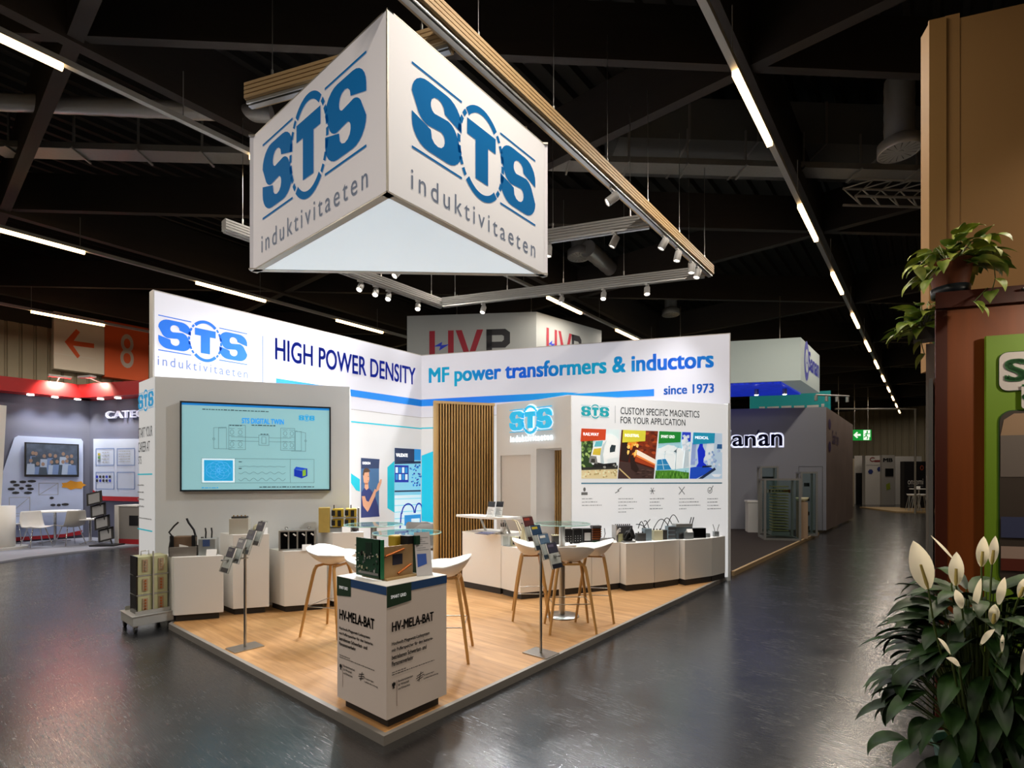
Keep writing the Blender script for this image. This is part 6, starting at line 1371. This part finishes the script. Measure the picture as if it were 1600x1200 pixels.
# screen on the left poster
q = wlL.quad([(37, 691), (121, 695), (120, 746), (37, 744)]); x0, x1 = q[0][0], q[1][0]; z0, z1 = (q[2][1]+q[3][1])/2, (q[0][1]+q[1][1])/2; tv = Wall('flat_screen', 'dark flat screen showing a crowd on the far left poster wall', 'screen', KL, K0)
MB().box(x0, x1, -.17, -.10, z0, z1).build('bezel', BLACK, tv.o); cm = mat('crowd_picture', '#3c4658', .3, emit=.25, var=.9, scale=7); g = G2(); g.y = -.172; g.rect(x0+.03, x1-.03, z0+.05, z1-.03); g.build('display', cm, tv.o)
g = G2(); g.y = -.175; r_ = random.Random(2)
for k in range(16): xx = x0+.12+(x1-x0-.24)*(k % 8+r_.uniform(-.3, .3))/7; hh = z0+(.55 if k < 8 else .36)+r_.uniform(-.05, .06); ww = r_.uniform(.06, .11); g.poly([(xx-ww, z0+.06), (xx+ww, z0+.06), (xx+ww*.8, hh-.08), (xx-ww*.8, hh-.08)], (mat('crowd_coat', '#5c7098', .4, emit=.2), mat('crowd_coat_dark', '#34404f', .4, emit=.2), mat('crowd_coat_pale', '#8694ac', .4, emit=.2))[k % 3], .0004*k); g.disc(xx, hh, .035, .05, mat('crowd_face', '#7c685e', .4, emit=.2), .0004*k, n=10)
g.build('crowd', None, tv.o)
# white slanted pylon, carpet, furniture
py_ = thing('pylon', 'white slanted pylon with red edge at the far left', 'pylon', (*atd(-13, 12.05), .03), WDIR*0+.35); MB().prism([(0, 0), (.28, 0), (.58, 3.3), (.0, 3.3)], 0, .25).build('body', WHITE, py_).rotation_euler.x = PI/2
cp = thing('carpet', 'pale grey carpet of the slate stand on the far left', 'carpet', (0, 0, 0)); a1, a2, a3 = gp(-60, 890, 0), gp(40, 873, 0), gp(183, 856, 0); MB().prism([a1, a2, a3, KR, K0, KL], 0, .03).build('carpet', mat('pale_carpet', '#8f93a2', .95), cp)
cn = thing('counter', 'white rounded counter with small dark items at the left edge', 'counter', (*atd(2, 11.6), .03), 0); MB().lathe([(0, 0), (.24, 0), (.24, .98), (0, .98)], WHITE, 28).build('body', WHITE, cn); MB().cyl((0, 0, 0), .46, 0, .05, LGREY, 28).build('base', LGREY, cn)
MB().box(-.1, -.02, -.15, -.08, .98, 1.03).box(.06, .12, -.15, -.1, .98, 1.02).build('small_item', BLACK, cn)
def shell_chair(px, d, rz, label, back='#dcdcdc'):
    t = thing('shell_chair', label, 'chair', (*atd(px, d), .03), rz, 'white shell chairs on the slate stand'); m_ = mat('shell_'+back[1:], back, .4)
    v = []; f = []; prof = [(-.22, .47), (-.05, .45), (.12, .45), (.2, .5), (.235, .62), (.25, .80), (.25, .84)]; n = 9
    for i, (y, z) in enumerate(prof):
        for k in range(n): x = (k/(n-1)-.5)*2; v.append((x*(.22-.02*max(0, i-4)), y-.05*abs(x)**2*(i > 2), z+.04*x*x*(i < 4)))
    for i in range(len(prof)-1):
        for k in range(n-1): f.append((i*n+k, i*n+k+1, (i+1)*n+k+1, (i+1)*n+k))
    o = MB().add(v, f, m_, True).build('shell', m_, t); s = o.modifiers.new('thickness', 'SOLIDIFY'); s.thickness = .015
    for sx in (-1, 1):
        for sy in (-1, 1): MB().tube([(.22*sx, .2*sy, 0), (.12*sx, .1*sy, .45)], .01, CHROME, 6).build('leg', CHROME, t)
shell_chair(57, 11.9, 1.9, 'white shell chair facing right at the slate stand')
shell_chair(110, 12.3, -1.2, 'beige-grey shell chair turned away at the slate stand', '#a5a29c')
shell_chair(26, 12.7, 2.6, 'white shell chair half behind the rounded white counter')
def small_table(px, d, r, h, label):
    t = thing('cafe_table', label, 'table', (*atd(px, d), .03), 0); MB().cyl((0, 0, 0), r, h-.025, h, PAPER, 28).build('table_top', PAPER, t); MB().cyl((0, 0, 0), .03, .03, h-.025, CHROME, 12).build('column', CHROME, t)
    for k in range(4): a = k*PI/2+.4; MB().tube([(0, 0, .06), (r*.7*math.cos(a), r*.7*math.sin(a), .015)], .014, CHROME, 6).build('foot', CHROME, t)
small_table(86, 12.8, .5, .80, 'round white cafe table between the shell chairs'); small_table(141, 12.6, .34, .62, 'small low white table beside the brochure rack')
rk = thing('brochure_rack', 'black zigzag brochure rack with four grey leaflets', 'brochure rack', (*atd(166, 12.2), .03), .75)
for k in range(4):
    Mx = Matrix.Translation((.0, .0, .12+k*.29)) @ Matrix.Rotation(-.35, 4, 'X') @ Matrix.Rotation(-.28, 4, 'Y')
    MB().box(-.17, .17, 0, .015, 0, .32, BLACK, M=Matrix.Translation((-.09*k, 0, 0)) @ Mx).build('tray', BLACK, rk); b_ = MB().box(-.12, .12, -.012, 0, .03, .27, M=Matrix.Translation((-.09*k, 0, 0)) @ Mx).build('leaflet', mat('rack_leaflet', '#8b8d90', .5), rk)
MB().box(-.25, .3, -.2, .2, 0, .03).build('base', BLACK, rk); MB().tube([(.1, .05, .03), (-.3, .10, 1.3)], .015, BLACK, 8).build('pole', BLACK, rk)
cb = thing('counter', 'white and grey counter with red base right of the brochure rack', 'counter', (*atd(181, 12.6), .03), .45); MB().box(0, .9, 0, .5, .12, .92).build('body', mat('counter_grey', '#8d8a86', .6), cb); MB().box(0, .9, -.004, .5, 0, .12).build('red_base', MATS['poster_red'], cb); MB().box(-.02, .10, -.02, .52, .0, .95).build('white_side', WHITE, cb); MB().box(.1, .92, -.02, .52, .92, .95).build('top', WHITE, cb); MB().box(.42, .7, -.006, 0, .45, .7).build('dark_plate', BLACK, cb)
bn = thing('waste_bin', 'small pale paper bag under the low white table', 'bag', (*atd(153, 12.9), .03), .3); MB().box(0, .22, 0, .16, 0, .38).build('body', LGREY, bn)
# ------------------------------------------------------------------ right foreground: brown booth and plants
BEIGE = mat('beige_wall', '#9a7546', .7, var=.03, scale=1); MAHO = mat('reddish_wood', '#7a3d14', .45, var=.35, scale=3, stretch=(4, 4, .35)); MAHD = mat('dark_red_wood', '#45190c', .45, var=.25, scale=3, stretch=(4, 4, .35))
p = atd(1462, 3.25); RD = (math.cos(math.radians(15)), math.sin(math.radians(15))); q = (p[0]+2.6*RD[0], p[1]+2.6*RD[1])
# orientation seen from the camera: nearly frontal, right end slightly nearer
RD = (math.cos(math.radians(22)), math.sin(math.radians(22))); q = (p[0]+2.6*RD[0], p[1]+2.6*RD[1])
CW_ = Wall('wooden_cabinet', 'tall reddish brown wooden cabinet wall at the right edge', 'cabinet', p, q); ztop = zat(459, 3.25)
DV = lambda k: (.375*k, .927*k)
MB().prism([(0, .012), (2.6, .012), (2.8, .5), DV(.54)], .0, ztop-.1).build('body', MAHO, CW_.o)
x1 = CW_.at(1480, 700)[0]; MB().box(0, x1, 0, .012, 0, ztop-.1).build('corner_post', MAHD, CW_.o); MB().prism([(-.01, -.02), (2.6, -.02), (2.8, .5), DV(.54)], ztop-.1, ztop).build('cornice', MAHD, CW_.o)
m = MB().prism([(-.028, .02), (-.006, .02), (DV(.3)[0]-.006, DV(.3)[1]), (DV(.3)[0]-.028, DV(.3)[1])], 0, zat(590, 3.25)); m.build('alu_profile', ALU, CW_.o); MB().prism([(DV(.32)[0]-.055, DV(.32)[1]), (DV(.32)[0]-.006, DV(.32)[1]), (DV(.6)[0]-.006, DV(.6)[1]), (DV(.6)[0]-.055, DV(.6)[1])], 0, ztop-.25).build('side_post', mat('post_grey', '#6e6862', .5), CW_.o)
# green panel with print
x0 = CW_.at(1538, 700)[0]; z1 = CW_.at(1560, 525)[1]; GR = mat('green_panel', '#6d8f1e', .55, var=.12, scale=1.5)
GPN = Wall('green_sign', 'green panel with rounded white plate and big green letter', 'sign', p, q); MB().box(x0, 1.2, -.02, .0, .25, z1).build('panel', GR, GPN.o)
def rrect(x0, x1, z0, z1, r, n=6):
    o = []
    for cx, cz, a0 in ((x1-r, z1-r, 0), (x0+r, z1-r, 90), (x0+r, z0+r, 180), (x1-r, z0+r, 270)):
        o += [(cx+r*math.cos(math.radians(a0+90*k/n)), cz+r*math.sin(math.radians(a0+90*k/n))) for k in range(n+1)]
    return o
a = CW_.at(1557, 553); b_ = CW_.at(1557, 612); g = G2(); g.y = -.026; x0 = a[0]; z1 = a[1]; z0 = b_[1]; g.poly(rrect(x0-.004, x0+.62, z0-.004, z1+.004, .05), mat('plate_outline', '#234a14', .6)); g.poly(rrect(x0, x0+.62, z0, z1, .045), mat('plate_grey_white', '#c9c2be', .5), .002); g.build('white_plate', None, GPN.o)
sx = CW_.at(1567, 580)[0]; sx1 = CW_.at(1597, 580)[0]; zz1 = CW_.at(1567, 564)[1]; zz0 = CW_.at(1567, 597)[1]; g = G2(); g.y = -.032; g.text('S', sx, sx1, zz0, zz1, bold=.022); g.build('lettering', mat('letter_green', '#17602a', .5), GPN.o)
g = G2(); g.y = -.032; g.rect(sx1+.006, sx1+.04, zz0, zz1+.01); g.build('lettering', INK, GPN.o)
g = G2(); g.y = -.036; X = lambda px: CW_.at(px, 610)[0]; Zf = lambda py: CW_.at(1590, py)[1]; g.poly(rrect(X(1590), X(1590)+.3, Zf(640), Zf(602), .02), MATS['plate_grey_white']); g.text('T', X(1592), X(1592)+.05, Zf(615), Zf(603), MATS['letter_green'], bold=.04, dy=.002); g.text('C', X(1592), X(1592)+.06, Zf(627), Zf(616), MATS['letter_green'], bold=.03, dy=.002); g.build('small_plate', None, GPN.o)
x0 = CW_.at(1558, 760)[0]; z1 = CW_.at(1575, 643)[1]; z0 = CW_.at(1575, 912)[1]
g = G2(); g.y = -.024; g.poly(rrect(x0-.006, x0+.9, z0-.006, z1+.006, .07), MATS['plate_outline']); g.poly(rrect(x0, x0+.9, z0, z1, .065), mat('print_dark_wall', '#3d332c', .6), .002); H_ = z1-z0
Z = lambda k: z0+H_*k
g.poly([(x0+.003, Z(.86)), (x0+.6, Z(.86)), (x0+.6, Z(.985)), (x0+.07, Z(.985)), (x0+.02, Z(.95))], mat('print_tan', '#9a7d62', .6), .004); g.rect(x0+.003, x0+.6, Z(.62), Z(.86), mat('print_brown_grey', '#6c625c', .6), .004); g.rect(x0+.13, x0+.6, Z(.36), Z(.70), mat('print_wood', '#5f432a', .6), .006)
g.rect(x0+.003, x0+.6, Z(.27), Z(.39), mat('print_navy', '#3a3f5e', .6), .008); g.rect(x0+.003, x0+.6, Z(.15), Z(.22), mat('print_cream', '#a48c80', .6), .008); g.rect(x0+.003, x0+.6, Z(.08), Z(.15), mat('print_red_brown', '#5c2417', .6), .008); g.build('room_picture', None, GPN.o)
# beige wall behind, standing on the booth
pb = atd(1450, 3.95); qb = (pb[0]+3.0*RD[0], pb[1]+3.0*RD[1]); BWL = Wall('beige_wall_panel', 'tall plain beige wall panel above the wooden cabinet', 'wall panel', pb, qb); zb = zat(35, 3.95)
MB().box(.0, 3.0, .0, .12, 2.45, zb-.02).build('panel', BEIGE, BWL.o); MB().box(.4, 2.8, .02, .1, 0, 2.45).build('support', DGREY, BWL.o); MB().box(0, .11, -.02, .0, 2.45, zb).build('edge_batten', mat('beige_batten', '#94703f', .7), BWL.o); MB().box(.11, .2, -.005, 0, 2.45, zb+.015).build('joint_strip', BEIGE, BWL.o)
# picture clip lamp rail on the cornice
MB().tube([(.42, -.035, ztop-.03), (1.6, -.035, ztop-.01)], .008, BLACK, 6).build('cable', BLACK, CW_.o)

# unseen arm lamps added on the beige wall to warm the aisle side
for x in (1.15, 2.3):
    MB().tube([(x, .05, zb-.02), (x, .02, zb+.12), (x, -.45, zb+.16)], .015, BLACK, 8).build('lamp_arm', BLACK, BWL.o); MB().box(x-.11, x+.11, -.56, -.42, zb+.12, zb+.17).build('unseen_arm_lamp', BLACK, BWL.o)
    ld = bpy.data.lights.new('lamp', 'SPOT'); ld.energy = 420; ld.spot_size = 2.3; ld.spot_blend = .8; ld.color = (1, .84, .66); ld.shadow_soft_size = .06; lo = bpy.data.objects.new('lamp', ld); C.objects.link(lo); lo.parent = BWL.o; lo.location = (x, -.5, zb+.10); lo.rotation_euler = (math.radians(-38), 0, 0)

MB().tube([(1.25, .03, ztop), (1.25, -.1, ztop+.16), (1.25, -.62, ztop+.18)], .012, BLACK, 8).build('lamp_arm', BLACK, CW_.o); MB().box(1.15, 1.35, -.72, -.60, ztop+.13, ztop+.18).build('unseen_arm_lamp', BLACK, CW_.o)  # arm lamp added out of view to brighten the cabinet and flowers
ld = bpy.data.lights.new('lamp', 'SPOT'); ld.energy = 90; ld.spot_size = 2.2; ld.spot_blend = .8; ld.color = (1, .86, .68); ld.shadow_soft_size = .06; lo = bpy.data.objects.new('lamp', ld); C.objects.link(lo); lo.parent = CW_.o; lo.location = (1.25, -.66, ztop+.11); lo.rotation_euler = Vector((-.9, .66, -1.7)).to_track_quat('-Z', 'Y').to_euler()
# plants -----------------------------------------------------------------
def leafmat(name, a, b_, vein=.12):
    m = bpy.data.materials.new(name); m.use_nodes = True; nt = m.node_tree; bs = nt.nodes['Principled BSDF']; tc = nt.nodes.new('ShaderNodeTexCoord'); n = nt.nodes.new('ShaderNodeTexNoise'); n.inputs['Scale'].default_value = 9; r = nt.nodes.new('ShaderNodeValToRGB')
    r.color_ramp.elements[0].color = lin(a); r.color_ramp.elements[1].color = lin(b_); r.color_ramp.elements[0].position = .35; r.color_ramp.elements[1].position = .68
    nt.links.new(tc.outputs['Object'], n.inputs['Vector']); nt.links.new(n.outputs['Fac'], r.inputs[0]); nt.links.new(r.outputs[0], bs.inputs['Base Color']); bs.inputs['Roughness'].default_value = .5; bs.inputs['Specular IOR Level'].default_value = .3; return m
LILYL = leafmat('lily_leaf', '#0f220d', '#274519'); POTH = leafmat('pothos_leaf', '#47691c', '#a3ab48'); STEM = mat('green_stem', '#4b5a26', .5); SPA = mat('cream_spathe', '#fff6dc', .5, var=.04, scale=8)
def translucent(m, k):
    nt = m.node_tree; b_ = nt.nodes['Principled BSDF']; tr = nt.nodes.new('ShaderNodeBsdfTranslucent'); tr.inputs[0].default_value = b_.inputs['Base Color'].default_value; mx = nt.nodes.new('ShaderNodeMixShader'); mx.inputs[0].default_value = k
    nt.links.new(b_.outputs[0], mx.inputs[1]); nt.links.new(tr.outputs[0], mx.inputs[2]); nt.links.new(mx.outputs[0], nt.nodes['Material Output'].inputs[0])
translucent(SPA, .45); SPAD = mat('yellow_spadix', '#b8a45a', .6)
def leaf(m, base, az, el, L, W, droop, mt, heart=0, roll=0, n=9, fold=.25, ripple=0):
    """one leaf blade; az, el its starting direction, droop how much it bends down"""
    v = []; f = []; p = Vector(base); e = el; st = L/(n-1)
    for i in range(n):
        t = i/(n-1); e = el-droop*t; d = Vector((math.cos(az)*math.cos(e), math.sin(az)*math.cos(e), math.sin(e)))
        if i: p = p+d*st
        side = Vector((-math.sin(az), math.cos(az), 0)); nn = side.cross(d).normalized()*-1; side = (side*math.cos(roll)+nn*math.sin(roll)); nn = side.cross(d)*-1
        if heart: wv = W*math.sin(PI*min(1, (t*.93+.10))**.62)**1.0*(1 if t < .97 else .2)
        else: wv = W*math.sin(PI*min(1, t*.97+.03))**.8*(1-.35*t)
        if i == n-1: wv = .0005
        w_ = wv/2
        for k in (-1, -.5, 0, .5, 1): v.append(p+side*w_*k+nn*(abs(k)*w_*fold+ripple*w_*math.sin(t*22+k*2)*.5))
    for i in range(n-1):
        for k in range(4): f.append((i*5+k, i*5+k+1, (i+1)*5+k+1, (i+1)*5+k))
    m.add(v, f, mt, True); return p
def tocam(xy): return math.atan2(CAM[1]-xy[1], CAM[0]-xy[0])
# peace lilies in a floor planter
LP = atd(1530, 2.42)
t = thing('peace_lily', 'dark green peace lily with cream white flowers at lower right', 'potted plant', (LP[0], LP[1], 0), 0)
MB().lathe([(0, .0), (.13, 0), (.17, .30), (.19, .32), (.165, .32), (.16, .28), (0, .28)], mat('planter_teal', '#3e6b58', .4), 28).build('planter', None, t)
MB().cyl((0, 0, 0), .16, .28, .29, mat('potting_soil', '#1e150e', .95), 20).build('soil', None, t)
r_ = random.Random(21); fol = MB(); stm = MB()
def petiole(m, a, b_, r=.004): m.tube([a, ((a[0]*.6+b_[0]*.4), (a[1]*.6+b_[1]*.4), a[2]*.35+b_[2]*.65), b_], [r*1.3, r, r*.8], STEM, 6)
for k in range(230):
    az = r_.uniform(0, 2*PI); lay = r_.random(); R_ = .05+.24*lay**.7; zt = 1.0-.62*lay**1.3+r_.uniform(-.12, .10); bx, by = .07*math.cos(az), .07*math.sin(az); b_ = (R_*math.cos(az), R_*math.sin(az), zt)
    petiole(stm, (bx, by, .29), b_); leaf(fol, b_, az+r_.uniform(-.5, .5), .75-.75*lay+r_.uniform(-.2, .2), r_.uniform(.20, .31), r_.uniform(.075, .11), r_.uniform(.9, 1.9), LILYL, ripple=.10, roll=r_.uniform(-.4, .4))
o = fol.build('foliage', None, t); o['kind'] = 'stuff'; o = stm.build('petioles', None, t); o['kind'] = 'stuff'
def flower(px, py, d, L, W, tilt, roll, open_=1, az=None):
    """cream spathe whose middle stands at the picture point"""
    xy = atd(px, d); z = zat(py, d); base = Vector((xy[0]-LP[0], xy[1]-LP[1], z-L*.5)); a = tocam(xy)
    s = MB(); pr = Vector((RT[0], RT[1], 0)); bs = base-pr*math.sin(tilt)*L*.4
    v = []; f = []; n = 11; vw = Vector((math.cos(a), math.sin(a), 0))
    for i in range(n):
        tt = i/(n-1); up = Vector((0, 0, 1))*math.cos(tilt)+pr*math.sin(tilt); p_ = bs+up*L*tt+vw*(-.03*math.sin(PI*tt)+.03*tt*tt)
        wv = W*max(.02, math.sin(PI*min(1, tt*.95+.04))**.75*(1-.30*tt)) if i < n-1 else .001
        sd = (pr*math.cos(tilt)-Vector((0, 0, 1))*math.sin(tilt)); sd = sd*math.cos(roll)+vw*math.sin(roll)
        for k in (-1, -.5, 0, .5, 1): v.append(p_+sd*wv/2*k+vw*(abs(k)**2*wv*.22*open_))
    for i in range(n-1):
        for k in range(4): f.append((i*5+k, i*5+k+1, (i+1)*5+k+1, (i+1)*5+k))
    fl_ = s.add(v, f, SPA, True).build('flower', SPA, t)
    up = Vector((0, 0, 1))*math.cos(tilt)+pr*math.sin(tilt)
    if open_ > .5: q_ = bs+vw*.012; MB().tube([q_, q_+up*L*.12, q_+up*L*.5], [.003, .007, .005], SPAD, 8).build('spadix', SPAD, fl_)
    MB().tube([(base.x*.2, base.y*.2, .29), (base.x*.8, base.y*.8, z-L*1.3), bs], [.005, .0045, .004], STEM, 6).build('flower_stem', STEM, fl_)
for a in ((1441, 880, 2.25, .225, .125, -.30, .1), (1494, 888, 2.3, .155, .085, .02, .0), (1535, 861, 2.4, .145, .075, .08, .2), (1552, 859, 2.45, .14, .07, .12, -.5), (1499, 934, 2.2, .09, .05, -.32, .3, .4), (1526, 927, 2.25, .15, .055, .22, .8, .4), (1564, 922, 2.2, .125, .055, .22, .5, .4), (1553, 958, 2.2, .09, .06, .1, .2), (1598, 915, 2.2, .10, .06, .4, .3), (1541, 990, 2.1, .09, .04, .7, .8, .3), (1566, 1004, 2.1, .08, .022, .05, .3, .2), (1491, 1028, 2.05, .07, .03, -.9, .4, .3), (1599, 1030, 2.1, .13, .03, .15, .3, .2), (1476, 848, 2.4, .16, .025, -.75, .9, .2), (1477, 1005, 2.1, .09, .022, -.6, .5, .2)): flower(*a)
# pothos pots on the cabinet
def pothos(xy, z, label, pot, n, R_, seed, vines, up=.25):
    t = thing('potted_pothos', label, 'potted plant', (*xy, z), 0, 'trailing pothos plants on the wooden cabinet'); r = random.Random(seed)
    if pot: MB().lathe([(0, 0), (.085, 0), (.09, .05), (.115, .21), (.12, .215), (.105, .215), (.1, .16), (0, .16)], mat('terracotta_pot', '#7a3f22', .6, var=.2, scale=8), 24).build('pot', None, t); MB().lathe([(0, 0), (.098, 0), (.102, .055), (.09, .055), (.088, .01), (0, .01)], mat('dark_saucer', '#20262c', .4), 24).build('saucer', None, t)
    f_ = MB(); s_ = MB(); z0 = .2 if pot else .0
    for k in range(n):
        az = r.uniform(0, 2*PI); el = r.uniform(-.5, 1.2); L = r.uniform(.05, R_); b_ = (L*math.cos(az)*math.cos(el), L*math.sin(az)*math.cos(el), z0+L*math.sin(el)*(1.0 if el > 0 else .7))
        s_.tube([(0, 0, z0-.02), (b_[0]*.6, b_[1]*.6, b_[2]+.02), b_], .0025, STEM, 5); leaf(f_, b_, az+r.uniform(-.6, .6), el*.4+.2, r.uniform(.10, .165), r.uniform(.065, .10), r.uniform(.6, 1.7), POTH, heart=1, roll=r.uniform(-.5, .5), n=7)
    for vn in vines:
        pts = [Vector(q_) for q_ in vn]; s_.tube(pts, .0028, STEM, 5)
        for i, p_ in enumerate(pts[1:]): leaf(f_, p_, r.uniform(0, 2*PI), -.6, r.uniform(.09, .12), r.uniform(.055, .08), .8, POTH, heart=1, n=7)
    o = f_.build('foliage', None, t); o['kind'] = 'stuff'; o = s_.build('vines', None, t); o['kind'] = 'stuff'
lx = lambda dx_, dy_: (RT[0]*dx_+FW[0]*dy_, RT[1]*dx_+FW[1]*dy_)
P1 = atd(1485, 3.30); pp = lambda dx_, dy_, z: (*lx(dx_, dy_), z)
pothos(P1, ztop, 'trailing pothos in a terracotta pot on top of the wooden cabinet', True, 96, .21, 4, [[pp(0, 0, .2), pp(-.12, -.05, .26), pp(-.22, -.1, .22), pp(-.30, -.1, .14)], [pp(0, 0, .2), pp(-.15, -.12, .18), pp(-.26, -.15, .05)], [pp(.05, -.1, .2), pp(.12, -.16, .25), pp(.13, -.17, .05), pp(.10, -.18, -.03)], [pp(.1, -.15, .0), pp(.0, -.17, -.09), pp(.02, -.18, -.12)], [pp(0, 0, .2), pp(.05, -.02, .36), pp(.06, .0, .42)]])
P2 = atd(1444, 3.55)
pothos(P2, zat(508, 3.55), 'bushy pothos hanging on the aisle side of the wooden cabinet', False, 60, .17, 9, [[pp(0, 0, 0), pp(-.02, 0, -.12), pp(0, 0, -.2)]])
MB().box(-.06, .06, -.02, .12, -.10, .06).build('wall_pocket', DGREY, bpy.data.objects['potted_pothos.001'])
